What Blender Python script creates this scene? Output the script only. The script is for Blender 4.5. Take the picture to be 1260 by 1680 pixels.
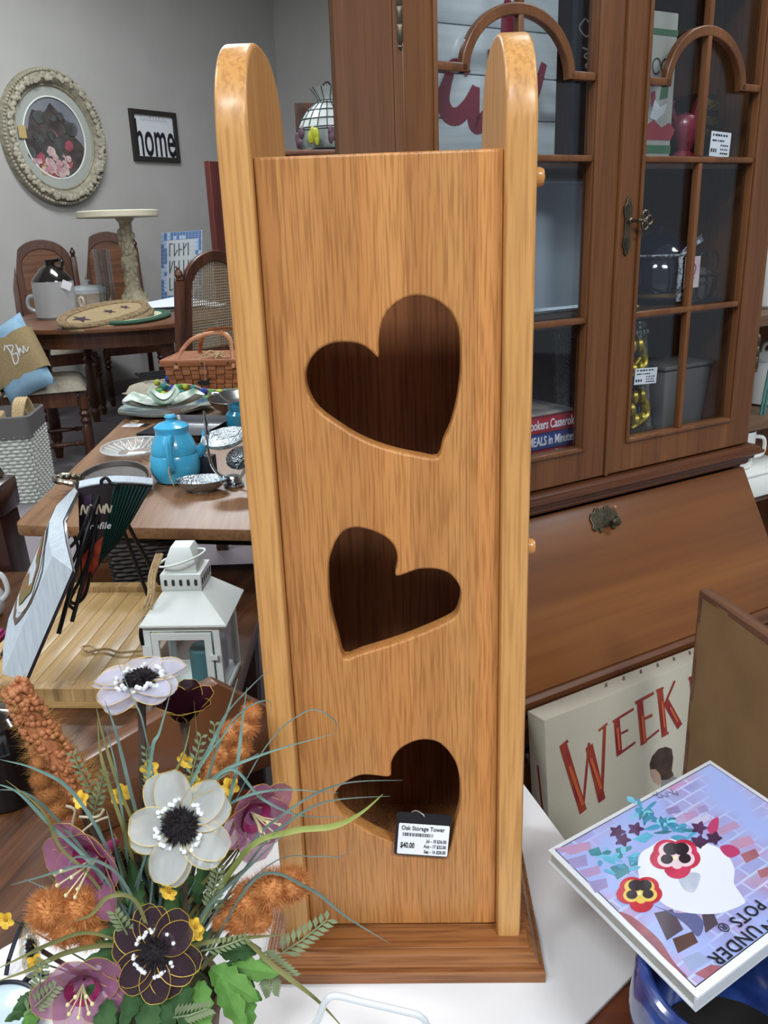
import bpy, bmesh, math, random
from mathutils import Vector, Matrix
random.seed(7)
for o in list(bpy.data.objects): bpy.data.objects.remove(o)
SC = bpy.context.scene
COL = SC.collection
# ------------------------------------------------------------------ camera
FPX, PITCH, ROLL, ZC = 1400.0, .3222, -.0347, 1.2
cp, sp, cr, sr = math.cos(PITCH), math.sin(PITCH), math.cos(ROLL), math.sin(ROLL)
CF = Vector((0, cp, -sp)); U0 = Vector((0, sp, cp)); R0 = Vector((1, 0, 0))
CR = cr*R0 + sr*U0; CU = -sr*R0 + cr*U0
CP = Vector((0, 0, ZC))
cd = bpy.data.cameras.new('camera'); cam = bpy.data.objects.new('camera', cd); COL.objects.link(cam)
cd.sensor_fit = 'VERTICAL'; cd.sensor_height = 36; cd.lens = 36*FPX/1680; cd.clip_start = .02; cd.clip_end = 60
m = Matrix((CR, CU, -CF)).transposed().to_4x4(); m.translation = CP
cam.matrix_world = m
SC.camera = cam
# ------------------------------------------------------------------ light
W = bpy.data.worlds.new('world'); SC.world = W; W.use_nodes = True
W.node_tree.nodes['Background'].inputs[0].default_value = (.80, .90, 1, 1)
W.node_tree.nodes['Background'].inputs[1].default_value = .26
SC.view_settings.view_transform = 'Standard'; SC.view_settings.look = 'None'
SC.view_settings.gamma = 1; SC.view_settings.use_curve_mapping = False
SC.view_settings.exposure = 0.15
CEIL = 3.0
LAMPS = [(-.8, -1.5, 17), (1.5, -1.9, 25), (-2.4, 1.6, 12), (.3, 3.0, 8), (-1.2, 5.0, 14), (2.6, 1.0, 8), (-3.0, -1.2, 10)]
# ------------------------------------------------------------------ helpers
def ray(u, v): return CF + CR*((u-630)/FPX) + CU*((840-v)/FPX)
def PY(u, v, y): d = ray(u, v); return CP + d*(y/d.y)
def PZ(u, v, z): d = ray(u, v); return CP + d*((z-ZC)/d.z)
def lin(c):
    return c/12.92 if c <= .04045 else ((c+.055)/1.055)**2.4
def hx(s):
    s = s.lstrip('#'); return tuple(lin(int(s[i:i+2], 16)/255) for i in (0, 2, 4)) + (1,)
class Fr:
    """local frame: x to the viewer's right, y away from the viewer, z up"""
    def __init__(s, o, deg): 
        s.o = Vector((o[0], o[1], 0)); s.a = math.radians(deg)
        s.x = Vector((math.cos(s.a), math.sin(s.a), 0)); s.n = Vector((-math.sin(s.a), math.cos(s.a), 0))
    def hit(s, u, v, dy=0):
        d = ray(u, v); t = ((s.o + s.n*dy) - CP).dot(s.n)/d.dot(s.n); p = CP + d*t
        return Vector(((p-s.o).dot(s.x), dy, p.z))
    def loc(s, p): p = Vector(p); return Vector(((p-s.o).dot(s.x), (p-s.o).dot(s.n), p.z))
    def world(s, p): return s.o + s.x*p[0] + s.n*p[1] + Vector((0, 0, p[2]))
def tag(o, label=None, cat=None, group=None, kind=None):
    if label: o['label'] = label
    if cat: o['category'] = cat
    if group: o['group'] = group
    if kind: o['kind'] = kind
    return o
def thing(name, label, cat, loc=(0, 0, 0), deg=0, group=None, fr=None):
    o = bpy.data.objects.new(name, None); COL.objects.link(o); o.empty_display_size = .05
    if fr: loc = fr.o; o.rotation_euler = (0, 0, fr.a)
    else: o.rotation_euler = (0, 0, math.radians(deg))
    o.location = loc
    return tag(o, label, cat, group)
def minv(root):
    m = root.matrix_basis.copy()
    p = root.parent
    while p: m = p.matrix_basis @ m; p = p.parent
    return m.inverted()
def lk(name, me, mt, parent=None, label=None):
    o = bpy.data.objects.new(name, me); COL.objects.link(o)
    if mt is not None and not me.materials: me.materials.append(mt)
    if parent: o.parent = parent
    if label: o['label'] = label
    return o
I4 = Matrix.Identity(4)
def T(x, y, z): return Matrix.Translation((x, y, z))
def RX(d): return Matrix.Rotation(math.radians(d), 4, 'X')
def RY(d): return Matrix.Rotation(math.radians(d), 4, 'Y')
def RZ(d): return Matrix.Rotation(math.radians(d), 4, 'Z')
def SCL(x, y, z): return Matrix.Diagonal((x, y, z, 1))
FACE = Matrix(((1, 0, 0, 0), (0, 0, -1, 0), (0, 1, 0, 0), (0, 0, 0, 1)))   # xy drawing -> upright, facing -y
def frame_from(o, x, y):
    x = Vector(x).normalized(); z = x.cross(Vector(y)).normalized(); y = z.cross(x)
    m = Matrix((x, y, z)).transposed().to_4x4(); m.translation = o; return m
def look(o, n, up=(0, 0, 1)):
    """matrix whose z axis is n"""
    n = Vector(n).normalized(); up = Vector(up)
    if abs(n.dot(up)) > .98: up = Vector((0, 1, 0))
    x = up.cross(n).normalized(); y = n.cross(x)
    m = Matrix((x, y, n)).transposed().to_4x4(); m.translation = o; return m
def smooth(pts, n=6, closed=False):
    P = [Vector(p) for p in pts]; out = []; N = len(P)
    rng = range(N if closed else N-1)
    for i in rng:
        if closed: a, b, c, d = P[i-1], P[i], P[(i+1) % N], P[(i+2) % N]
        else: a, b, c, d = P[max(i-1, 0)], P[i], P[i+1], P[min(i+2, N-1)]
        for k in range(n):
            t = k/n
            out.append(.5*((2*b)+(c-a)*t+(2*a-5*b+4*c-d)*t*t+(3*b-a-3*c+d)*t**3))
    if not closed: out.append(P[-1])
    return out
class MB:
    def __init__(s): s.v = []; s.f = []
    def add(s, v, f, M=None):
        b = len(s.v)
        s.v += [tuple(M @ Vector(p)) if M else tuple(p) for p in v]
        s.f += [tuple(i+b for i in q) for q in f]; return s
    def box(s, x0, x1, y0, y1, z0, z1, M=None):
        v = [(x0,y0,z0),(x1,y0,z0),(x1,y1,z0),(x0,y1,z0),(x0,y0,z1),(x1,y0,z1),(x1,y1,z1),(x0,y1,z1)]
        return s.add(v, [(0,3,2,1),(4,5,6,7),(0,1,5,4),(1,2,6,5),(2,3,7,6),(3,0,4,7)], M)
    def taper(s, b, t, z0, z1, M=None):
        """b, t = (x0,x1,y0,y1) at the bottom and the top"""
        v = [(b[0],b[2],z0),(b[1],b[2],z0),(b[1],b[3],z0),(b[0],b[3],z0),(t[0],t[2],z1),(t[1],t[2],z1),(t[1],t[3],z1),(t[0],t[3],z1)]
        return s.add(v, [(0,3,2,1),(4,5,6,7),(0,1,5,4),(1,2,6,5),(2,3,7,6),(3,0,4,7)], M)
    def prism(s, pts, z0, z1, M=None):
        n = len(pts); v = [(p[0], p[1], z0) for p in pts] + [(p[0], p[1], z1) for p in pts]
        f = [tuple(range(n-1, -1, -1)), tuple(range(n, 2*n))] + [(i, (i+1) % n, n+(i+1) % n, n+i) for i in range(n)]
        return s.add(v, f, M)
    def lathe(s, prof, n=24, M=None, sx=1, sy=1, cap=True):
        """prof: (r, z) from bottom to top"""
        v = []; f = []
        for r, z in prof:
            for k in range(n):
                a = 2*math.pi*k/n; v.append((r*math.cos(a)*sx, r*math.sin(a)*sy, z))
        for i in range(len(prof)-1):
            for k in range(n):
                k2 = (k+1) % n; f.append((i*n+k, i*n+k2, (i+1)*n+k2, (i+1)*n+k))
        if cap:
            if prof[0][0] > 1e-5: f.append(tuple(range(n-1, -1, -1)))
            if prof[-1][0] > 1e-5: f.append(tuple(range((len(prof)-1)*n, len(prof)*n)))
        return s.add(v, f, M)
    def sphere(s, c, r, n=12, m=8, M=None, sx=1, sy=1, sz=1):
        prof = [(max(1e-6, r*math.sin(math.pi*i/m)), -r*math.cos(math.pi*i/m)*sz) for i in range(m+1)]
        MM = T(*c) if M is None else M @ T(*c)
        return s.lathe(prof, n, MM, sx, sy, cap=False)
    def tube(s, pts, r, n=8, M=None, closed=False, flat=1.0):
        P = [Vector(p) for p in pts]; N = len(P); v = []; f = []; up = None
        for i in range(N):
            if closed: d = P[(i+1) % N]-P[i-1]
            else: d = P[min(i+1, N-1)]-P[max(i-1, 0)]
            if d.length < 1e-9: d = Vector((0, 0, 1))
            d.normalize()
            if up is None:
                up = Vector((0, 0, 1)) if abs(d.z) < .9 else Vector((1, 0, 0))
            x = d.cross(up)
            if x.length < 1e-6: x = d.cross(Vector((.3, .8, .5)))
            x.normalize(); y = x.cross(d).normalized(); up = y
            rr = r[i] if isinstance(r, (list, tuple)) else r
            for k in range(n):
                a = 2*math.pi*k/n; v.append(P[i] + x*(rr*math.cos(a)) + y*(rr*flat*math.sin(a)))
        for i in range(N if closed else N-1):
            j = (i+1) % N
            for k in range(n):
                k2 = (k+1) % n; f.append((i*n+k, i*n+k2, j*n+k2, j*n+k))
        if not closed: f += [tuple(range(n-1, -1, -1)), tuple(range((N-1)*n, N*n))]
        return s.add(v, f, M)
    def strip(s, pts, w, nrm, M=None, th=0):
        """flat blade along pts; w = width(s); nrm = face normal hint"""
        P = [Vector(p) for p in pts]; N = len(P); v = []; f = []; nrm = Vector(nrm)
        for i in range(N):
            d = (P[min(i+1, N-1)]-P[max(i-1, 0)]).normalized(); x = d.cross(nrm)
            if x.length < 1e-6: x = Vector((1, 0, 0))
            x.normalize(); ww = (w[i] if isinstance(w, (list, tuple)) else w)/2
            q = nrm.normalized()*(ww*.35)
            v += [P[i]-x*ww+q, P[i]-q*.0, P[i]+x*ww+q]
        for i in range(N-1):
            a = i*3; f += [(a, a+1, a+4, a+3), (a+1, a+2, a+5, a+4)]
        return s.add(v, f, M)
    def stroke(s, pts, w, M=None, n=6, z=0):
        """flat printed pen stroke in the xy plane"""
        P = smooth([(p[0], p[1], z) for p in pts], n) if n else [Vector((p[0], p[1], z)) for p in pts]
        N = len(P); v = []; f = []
        for i in range(N):
            d = (P[min(i+1, N-1)]-P[max(i-1, 0)])
            if d.length < 1e-9: d = Vector((1, 0, 0))
            d.normalize()
            ww = w/2 if not isinstance(w, (list, tuple)) else (w[0]+(w[1]-w[0])*math.sin(math.pi*i/(N-1)))/2
            x = Vector((-d.y, d.x, 0))*ww; v += [P[i]+x, P[i]-x]
        for i in range(N-1): f.append((2*i, 2*i+1, 2*i+3, 2*i+2))
        return s.add(v, f, M)
    def poly(s, pts, M=None, z=0):
        return s.add([(p[0], p[1], z) for p in pts], [tuple(range(len(pts)))], M)
    def disc(s, cx, cy, rx, ry=None, M=None, z=0, n=20, rot=0):
        ry = ry or rx; c, q = math.cos(math.radians(rot)), math.sin(math.radians(rot))
        pts = []
        for k in range(n):
            a = 2*math.pi*k/n; x, y = rx*math.cos(a), ry*math.sin(a); pts.append((cx+x*c-y*q, cy+x*q+y*c))
        return s.poly(pts, M, z)
    def grid(s, fn, nu, nv, M=None, closed=False):
        v = [fn(i/(nu-1) if not closed else i/nu, j/(nv-1)) for i in range(nu) for j in range(nv)]; f = []
        for i in range(nu if closed else nu-1):
            i2 = (i+1) % nu
            for j in range(nv-1): f.append((i*nv+j, i2*nv+j, i2*nv+j+1, i*nv+j+1))
        return s.add(v, f, M)
    def mesh(s, name, mt=None, bevel=0, ang=35, seg=2, shade=True):
        me = bpy.data.meshes.new(name); me.from_pydata(s.v, [], s.f); me.update()
        bm = bmesh.new(); bm.from_mesh(me)
        bmesh.ops.recalc_face_normals(bm, faces=bm.faces)
        if bevel:
            es = [e for e in bm.edges if len(e.link_faces) == 2 and e.calc_face_angle(0) > .6]
            bmesh.ops.bevel(bm, geom=es, offset=bevel, segments=seg, profile=.5, affect='EDGES', clamp_overlap=True)
        bm.to_mesh(me); bm.free()
        if shade:
            me.polygons.foreach_set('use_smooth', [True]*len(me.polygons)); me.set_sharp_from_angle(angle=math.radians(ang))
        if mt is not None: me.materials.append(mt)
        return me
    def build(s, name, mt, parent=None, bevel=0, ang=35, world=False, label=None, seg=2, kind=None, shade=True):
        if world and parent:
            M = minv(parent); s.v = [tuple(M @ Vector(p)) for p in s.v]
        o = lk(name, s.mesh(name, mt, bevel, ang, seg, shade), mt, parent, label)
        if kind: o['kind'] = kind
        return o
def curve_mesh(name, loops, depth, bevel, mt, M):
    """filled 2D outlines (holes allowed) -> slab of given depth, rounded edges"""
    cu = bpy.data.curves.new(name, 'CURVE'); cu.dimensions = '2D'; cu.fill_mode = 'BOTH'
    cu.extrude = max(depth/2-bevel, 1e-5); cu.bevel_depth = bevel; cu.bevel_resolution = 2; cu.offset = -bevel
    for lp in loops:
        sp_ = cu.splines.new('POLY'); sp_.points.add(len(lp)-1); sp_.use_cyclic_u = True
        for i, p in enumerate(lp): sp_.points[i].co = (p[0], p[1], 0, 1)
    ob = bpy.data.objects.new(name, cu); COL.objects.link(ob)
    me = bpy.data.meshes.new_from_object(ob); bpy.data.objects.remove(ob); bpy.data.curves.remove(cu)
    me.transform(M); me.materials.clear()
    if M.determinant() < 0: me.flip_normals()
    me.polygons.foreach_set('use_smooth', [True]*len(me.polygons)); me.set_sharp_from_angle(angle=math.radians(32))
    if mt is not None: me.materials.append(mt)
    me.name = name
    return me
def txt(name, body, size, mt, parent, M, ex=.0002, align='CENTER', sx=1, off=0, shear=0, spacing=1, world=False, label=None):
    cu = bpy.data.curves.new(name, 'FONT'); cu.body = body; cu.size = size; cu.align_x = align; cu.align_y = 'CENTER'
    cu.extrude = ex; cu.offset = off; cu.shear = shear; cu.space_character = spacing; cu.resolution_u = 3
    ob = bpy.data.objects.new(name, cu); COL.objects.link(ob)
    me = bpy.data.meshes.new_from_object(ob); bpy.data.objects.remove(ob); bpy.data.curves.remove(cu)
    M = M @ SCL(sx, 1, 1)
    if world and parent: M = minv(parent) @ M
    me.transform(M); me.materials.clear(); me.materials.append(mt)
    return lk(name, me, mt, parent, label)
def copytree(o, parent=None):
    c = o.copy(); COL.objects.link(c); c.parent = parent
    for ch in list(o.children): copytree(ch, c)
    return c
# ------------------------------------------------------------------ materials
MATS = {}
def nn(nt, t, **k):
    n = nt.nodes.new(t)
    for a, b in k.items(): setattr(n, a, b)
    return n
def mixc(nt, fac, a, b, blend='MIX'):
    n = nt.nodes.new('ShaderNodeMix'); n.data_type = 'RGBA'; n.blend_type = blend
    for i, x in ((0, fac), (6, a), (7, b)):
        if isinstance(x, (float, int, tuple)): n.inputs[i].default_value = x
        else: nt.links.new(x, n.inputs[i])
    return n.outputs[2]
def mat(name, c, rough=.5, metal=0, c2=None, nscale=20, bump=0, bscale=60, coat=0, stretch=(1, 1, 1), alpha=1, spec=.5, emit=0, trans=0, sheen=0, ior=1.5, sharp=None, sss=0):
    if name in MATS: return MATS[name]
    c = hx(c) if isinstance(c, str) else c
    M = bpy.data.materials.new(name); M.use_nodes = True; nt = M.node_tree; b = nt.nodes['Principled BSDF']
    b.inputs['Base Color'].default_value = c; b.inputs['Roughness'].default_value = rough; b.inputs['Metallic'].default_value = metal
    b.inputs['Coat Weight'].default_value = coat; b.inputs['Coat Roughness'].default_value = .08
    b.inputs['Specular IOR Level'].default_value = spec; b.inputs['Alpha'].default_value = alpha
    b.inputs['Transmission Weight'].default_value = trans; b.inputs['IOR'].default_value = ior
    b.inputs['Sheen Weight'].default_value = sheen
    if emit: b.inputs['Emission Color'].default_value = c; b.inputs['Emission Strength'].default_value = emit
    if c2 or bump:
        tc = nn(nt, 'ShaderNodeTexCoord'); mp = nn(nt, 'ShaderNodeMapping'); mp.inputs['Scale'].default_value = stretch
        nt.links.new(tc.outputs['Object'], mp.inputs[0])
    if c2:
        c2 = hx(c2) if isinstance(c2, str) else c2
        n = nn(nt, 'ShaderNodeTexNoise'); n.inputs['Scale'].default_value = nscale; n.inputs['Detail'].default_value = 5
        nt.links.new(mp.outputs[0], n.inputs[0])
        r = nn(nt, 'ShaderNodeValToRGB'); lo, hi = sharp or (.35, .65)
        r.color_ramp.elements[0].position = lo; r.color_ramp.elements[0].color = c
        r.color_ramp.elements[1].position = hi; r.color_ramp.elements[1].color = c2
        nt.links.new(n.outputs[0], r.inputs[0]); nt.links.new(r.outputs[0], b.inputs['Base Color'])
    if bump:
        n2 = nn(nt, 'ShaderNodeTexNoise'); n2.inputs['Scale'].default_value = bscale; n2.inputs['Detail'].default_value = 3
        nt.links.new(mp.outputs[0], n2.inputs[0])
        bp = nn(nt, 'ShaderNodeBump'); bp.inputs['Strength'].default_value = bump; bp.inputs['Distance'].default_value = .004
        nt.links.new(n2.outputs[0], bp.inputs['Height']); nt.links.new(bp.outputs[0], b.inputs['Normal'])
    MATS[name] = M; return M
def wood(name, dark, mid, light, axis='Z', s=1.0, rough=.4, strip=0, sax='X', coat=.15, pores=.5, fine=1.0, rot=0, sv=.35, spec=.4):
    if name in MATS: return MATS[name]
    M = bpy.data.materials.new(name); M.use_nodes = True; nt = M.node_tree; b = nt.nodes['Principled BSDF']; L = nt.links.new
    b.inputs['Roughness'].default_value = rough; b.inputs['Coat Weight'].default_value = coat; b.inputs['Coat Roughness'].default_value = .2
    b.inputs['Specular IOR Level'].default_value = spec
    tc = nn(nt, 'ShaderNodeTexCoord'); mr = nn(nt, 'ShaderNodeMapping'); mr.inputs['Rotation'].default_value = (0, 0, math.radians(rot))
    L(tc.outputs['Object'], mr.inputs[0])
    k = {'X': (.035, 1, 1), 'Y': (1, .035, 1), 'Z': (1, 1, .035)}[axis]
    vec = mr.outputs[0]
    if strip:
        sx = nn(nt, 'ShaderNodeSeparateXYZ'); L(vec, sx.inputs[0])
        d = nn(nt, 'ShaderNodeMath', operation='DIVIDE'); L(sx.outputs[sax], d.inputs[0]); d.inputs[1].default_value = strip
        # uneven board widths
        wn0 = nn(nt, 'ShaderNodeTexNoise', noise_dimensions='1D'); wn0.inputs['Scale'].default_value = .9; L(d.outputs[0], wn0.inputs['W'])
        ad = nn(nt, 'ShaderNodeMath', operation='ADD'); L(d.outputs[0], ad.inputs[0]); L(wn0.outputs[0], ad.inputs[1])
        fl = nn(nt, 'ShaderNodeMath', operation='FLOOR'); L(ad.outputs[0], fl.inputs[0])
        wn = nn(nt, 'ShaderNodeTexWhiteNoise', noise_dimensions='1D'); L(fl.outputs[0], wn.inputs['W'])
        va = nn(nt, 'ShaderNodeVectorMath', operation='SCALE'); va.inputs['Scale'].default_value = 3.0; L(wn.outputs['Color'], va.inputs[0])
        vb = nn(nt, 'ShaderNodeVectorMath', operation='ADD'); L(vec, vb.inputs[0]); L(va.outputs[0], vb.inputs[1]); vec = vb.outputs[0]
    m1 = nn(nt, 'ShaderNodeMapping'); m1.inputs['Scale'].default_value = tuple(a*s*30 for a in k); L(vec, m1.inputs[0])
    n1 = nn(nt, 'ShaderNodeTexNoise'); n1.inputs['Scale'].default_value = 1; n1.inputs['Detail'].default_value = 4; n1.inputs['Distortion'].default_value = .6; L(m1.outputs[0], n1.inputs[0])
    m2 = nn(nt, 'ShaderNodeMapping'); m2.inputs['Scale'].default_value = tuple(a*s*330*fine*(1.1 if a < .5 else 1) for a in k); L(vec, m2.inputs[0])
    n2 = nn(nt, 'ShaderNodeTexNoise'); n2.inputs['Scale'].default_value = 1; n2.inputs['Detail'].default_value = 2; L(m2.outputs[0], n2.inputs[0])
    r1 = nn(nt, 'ShaderNodeValToRGB'); e = r1.color_ramp.elements
    e[0].position = .3; e[0].color = hx(dark); e[1].position = .72; e[1].color = hx(light); x = e.new(.5); x.color = hx(mid)
    L(n1.outputs[0], r1.inputs[0])
    r2 = nn(nt, 'ShaderNodeValToRGB'); e = r2.color_ramp.elements
    e[0].position = .36; e[0].color = (1-pores*.85, 1-pores*1.02, 1-pores*1.2, 1); e[1].position = .55; e[1].color = (1, 1, 1, 1); L(n2.outputs[0], r2.inputs[0])
    c = mixc(nt, 1.0, r1.outputs[0], r2.outputs[0], 'MULTIPLY')
    if strip:
        mrg = nn(nt, 'ShaderNodeMapRange'); mrg.inputs['To Min'].default_value = 1-sv; mrg.inputs['To Max'].default_value = 1+sv*.35; L(wn.outputs['Value'], mrg.inputs[0])
        cmb = nn(nt, 'ShaderNodeCombineColor'); 
        for i in range(3): L(mrg.outputs[0], cmb.inputs[i])
        c = mixc(nt, 1.0, c, cmb.outputs[0], 'MULTIPLY')
    L(c, b.inputs['Base Color'])
    bp = nn(nt, 'ShaderNodeBump'); bp.inputs['Strength'].default_value = .12; bp.inputs['Distance'].default_value = .001; L(n2.outputs[0], bp.inputs['Height']); L(bp.outputs[0], b.inputs['Normal'])
    MATS[name] = M; return M
def pane_mat(name, tint, refl=1.0, rough=.02, add=0.0):
    """thin window glass: clear, mirrors more at grazing angles"""
    if name in MATS: return MATS[name]
    M = bpy.data.materials.new(name); M.use_nodes = True; nt = M.node_tree; nt.nodes.clear(); L = nt.links.new
    out = nn(nt, 'ShaderNodeOutputMaterial'); mx = nn(nt, 'ShaderNodeMixShader'); tr = nn(nt, 'ShaderNodeBsdfTransparent'); gl = nn(nt, 'ShaderNodeBsdfGlossy')
    tr.inputs[0].default_value = hx(tint); gl.inputs['Roughness'].default_value = rough; gl.inputs[0].default_value = (.95, .97, 1, 1)
    fr = nn(nt, 'ShaderNodeLayerWeight'); fr.inputs[0].default_value = .5
    pw = nn(nt, 'ShaderNodeMath', operation='POWER'); pw.inputs[1].default_value = 5; L(fr.outputs['Facing'], pw.inputs[0])
    ml = nn(nt, 'ShaderNodeMath', operation='MULTIPLY_ADD'); ml.inputs[1].default_value = refl; ml.inputs[2].default_value = .035+add; L(pw.outputs[0], ml.inputs[0])
    L(ml.outputs[0], mx.inputs[0]); L(tr.outputs[0], mx.inputs[1]); L(gl.outputs[0], mx.inputs[2]); L(mx.outputs[0], out.inputs[0])
    MATS[name] = M; return M
def sheer(name, c, alpha, rough=.5):
    """sheer fabric petal: diffuse + translucent + partly see-through"""
    if name in MATS: return MATS[name]
    M = bpy.data.materials.new(name); M.use_nodes = True; nt = M.node_tree; nt.nodes.clear(); L = nt.links.new
    out = nn(nt, 'ShaderNodeOutputMaterial'); d = nn(nt, 'ShaderNodeBsdfDiffuse'); t = nn(nt, 'ShaderNodeBsdfTranslucent'); tr = nn(nt, 'ShaderNodeBsdfTransparent')
    tc = nn(nt, 'ShaderNodeTexCoord'); n = nn(nt, 'ShaderNodeTexNoise'); n.inputs['Scale'].default_value = 60; L(tc.outputs['Object'], n.inputs[0])
    hc = hx(c); c1 = mixc(nt, n.outputs[0], tuple(x*.75 for x in hc[:3])+(1,), tuple(min(1, x*1.2) for x in hc[:3])+(1,))
    L(c1, d.inputs[0]); L(c1, t.inputs[0])
    m1 = nn(nt, 'ShaderNodeMixShader'); m1.inputs[0].default_value = .35; L(d.outputs[0], m1.inputs[1]); L(t.outputs[0], m1.inputs[2])
    m2 = nn(nt, 'ShaderNodeMixShader'); m2.inputs[0].default_value = alpha; L(tr.outputs[0], m2.inputs[1]); L(m1.outputs[0], m2.inputs[2]); L(m2.outputs[0], out.inputs[0])
    MATS[name] = M; return M
white_p = mat('white_paint', '#e8ece6', .45)
black_m = mat('black_iron', '#17171a', .45, .4)
ink = mat('black_ink', '#14141a', .6)
label_w = mat('label_paper', '#eef2f6', .6)
cardblk = mat('black_card', '#101218', .5)
twine = mat('jute_twine', '#a88f68', .9, c2='#cdb58c', nscale=200)
gold_w = mat('gold_wire', '#cfae3c', .45, .35)
chrome = mat('chrome', '#d8dde0', .12, 1)
# ------------------------------------------------------------------ room
CORNER = PY(450, 60, 8.6)
FWL = Fr(CORNER, 54.8); FWB = Fr(CORNER, -35.2)
carpet = mat('carpet', '#7d767c', .95, c2='#8d868b', nscale=260, bump=.5, bscale=500)
wallm = mat('wall_paint', '#aaa9a5', .85, c2='#b0afab', nscale=3, bump=.05, bscale=300)
tag(MB().box(-7, 7, -4, 13, -.05, 0).build('floor', carpet), kind='structure')
tag(MB().box(-7, 7, -4, 13, 3.45, 3.5).build('ceiling', mat('ceiling_tile', '#d9dad7', .9)), kind='structure')
o = MB().box(-7.5, .12, 0, .12, 0, 3.45).build('wall_left', wallm); o.location = FWL.o; o.rotation_euler = (0, 0, FWL.a); tag(o, kind='structure')
o = MB().box(-.12, 8, 0, .12, 0, 3.45).build('wall_back', wallm); o.location = FWB.o; o.rotation_euler = (0, 0, FWB.a); tag(o, kind='structure')
o = MB().box(-7.5, 0, -.015, 0, 0, .1).build('baseboard_left', mat('base_paint', '#8a8680', .6)); o.location = FWL.o; o.rotation_euler = (0, 0, FWL.a); tag(o, kind='structure')
dif = mat('lamp_diffuser', '#f4f8ff', .5, emit=6)
for i, (x, y, p) in enumerate(LAMPS):
    t = thing('ceiling_lamp', 'flat white fluorescent ceiling lamp panel above the shop floor', 'lamp', (x, y, 3.45), 0, 'fluorescent ceiling lamps')
    MB().box(-.62, .62, -.32, .32, -.05, 0).build('housing', white_p, t)
    MB().box(-.58, .58, -.28, .28, -.056, -.05).build('diffuser', dif, t)
    ld = bpy.data.lights.new('lamp_light', 'AREA'); ld.shape = 'RECTANGLE'; ld.size = 1.16; ld.size_y = .56; ld.energy = p*4.2; ld.color = (.93, .97, 1)
    lo = bpy.data.objects.new('lamp_light', ld); COL.objects.link(lo); lo.parent = t; lo.location = (0, 0, -.06)
# ------------------------------------------------------------------ tables near the camera
TZ = .52
walnut = wood('walnut_top', '#3a2417', '#55351f', '#6d4629', 'Y', 1.0, .4, rot=14, pores=.35)
walnut2 = wood('walnut_leg', '#2c1a10', '#412717', '#553520', 'Z', 1.0, .45, pores=.3)
def table(name, label, x0, x1, y0, y1, top, th, leg, mtop, mleg):
    t = thing(name, label, 'table', ((x0+x1)/2, (y0+y1)/2, 0)); a, b = (x1-x0)/2, (y1-y0)/2
    MB().box(-a, a, -b, b, top-th, top).build('table_top', mtop, t, bevel=.004)
    MB().box(-a+.04, a-.04, -b+.04, b-.04, top-th-.07, top-th).build('apron', mleg, t)
    for sx in (-1, 1):
        for sy in (-1, 1):
            x, y = sx*(a-.07), sy*(b-.07)
            MB().taper((x-.018, x+.018, y-.018, y+.018), (x-.03, x+.03, y-.03, y+.03), 0, top-th).build('leg', mleg, t, bevel=.003)
    return t
table('display_table', 'dark grained wooden table under the bamboo tray, lantern and black jar', -1.05, -.240, .2, 1.72, TZ, .03, 0, walnut, walnut2)
t = thing('side_table', 'brown wooden table under the white board and blue pots', 'table', (.1, .5, 0))
sq = [(-.236, .2), (.42, .2), (.42, .45), (.415, .66), (.39, .73), (.232, .73), (.157, .905), (.13, .932), (-.236, .932)]
MB().prism([(x-.1, y-.5) for x, y in sq], TZ-.03, TZ).build('table_top', wood('cherry_top', '#4a2413', '#653318', '#7a4120', 'X', 1, .4, pores=.25), t, bevel=.003)
for x, y in ((-.2, .24), (.38, .24), (-.2, .89), (.09, .88), (.36, .66)): MB().taper((x-.118, x-.082, y-.518, y-.482), (x-.13, x-.07, y-.53, y-.47), 0, TZ-.0305).build('leg', walnut2, t, bevel=.003)
pts = []
crn = [(.16, .932), (.243, .642), (-.08, .36), (-.42, .66), (-.142, .918)]
def rounded(crn, rad, n=5):
    out = []; N = len(crn)
    for i in range(N):
        p = Vector(crn[i]).to_2d(); a = (Vector(crn[i-1]).to_2d()-p).normalized(); b = (Vector(crn[(i+1) % N]).to_2d()-p).normalized()
        r = rad[i] if isinstance(rad, (list, tuple)) else rad
        for k in range(n+1):
            t = k/n; q0 = p+a*r; q1 = p+b*r
            out.append((1-t)**2*q0+2*t*(1-t)*p+t*t*q1)
    return [(q.x, q.y) for q in out]
o = MB().prism(rounded(crn, [.006, .015, .02, .03, .02]), TZ+.0005, TZ+.0055).build('white_board', mat('white_laminate', '#e6e6e6', .42, c2='#dcdcdd', nscale=2), None, bevel=.0012)
tag(o, 'white laminate board lying under the oak tower and flowers', 'board')
BZ = TZ+.0056
# ------------------------------------------------------------------ storage tower
FT = Fr((.0044, .660), math.degrees(-.0341))
oak = wood('oak_front', '#bc7f46', '#c88b4e', '#d19657', 'Z', .9, .42, strip=.05, sv=.2, pores=.36, fine=1.8, coat=.12)
oak_s = wood('oak_side', '#c48f52', '#cc9859', '#d3a264', 'Z', 1.0, .40, pores=.26, fine=1.0, coat=.2)
oak_b = wood('oak_base', '#82512c', '#946036', '#a57042', 'X', 1.0, .4, pores=.38, coat=.2)
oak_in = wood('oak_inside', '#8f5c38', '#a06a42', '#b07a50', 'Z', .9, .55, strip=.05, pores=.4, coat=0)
tw = thing('storage_tower', 'tall oak storage tower with three heart cutouts and rounded side boards', 'storage tower', fr=FT)
PB, PT, HW = .5565, 1.2505, .090
def crop(pts, sc, ox, oy): return [FT.hit(ox+x/sc, oy+y/sc) for x, y in pts]
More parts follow.
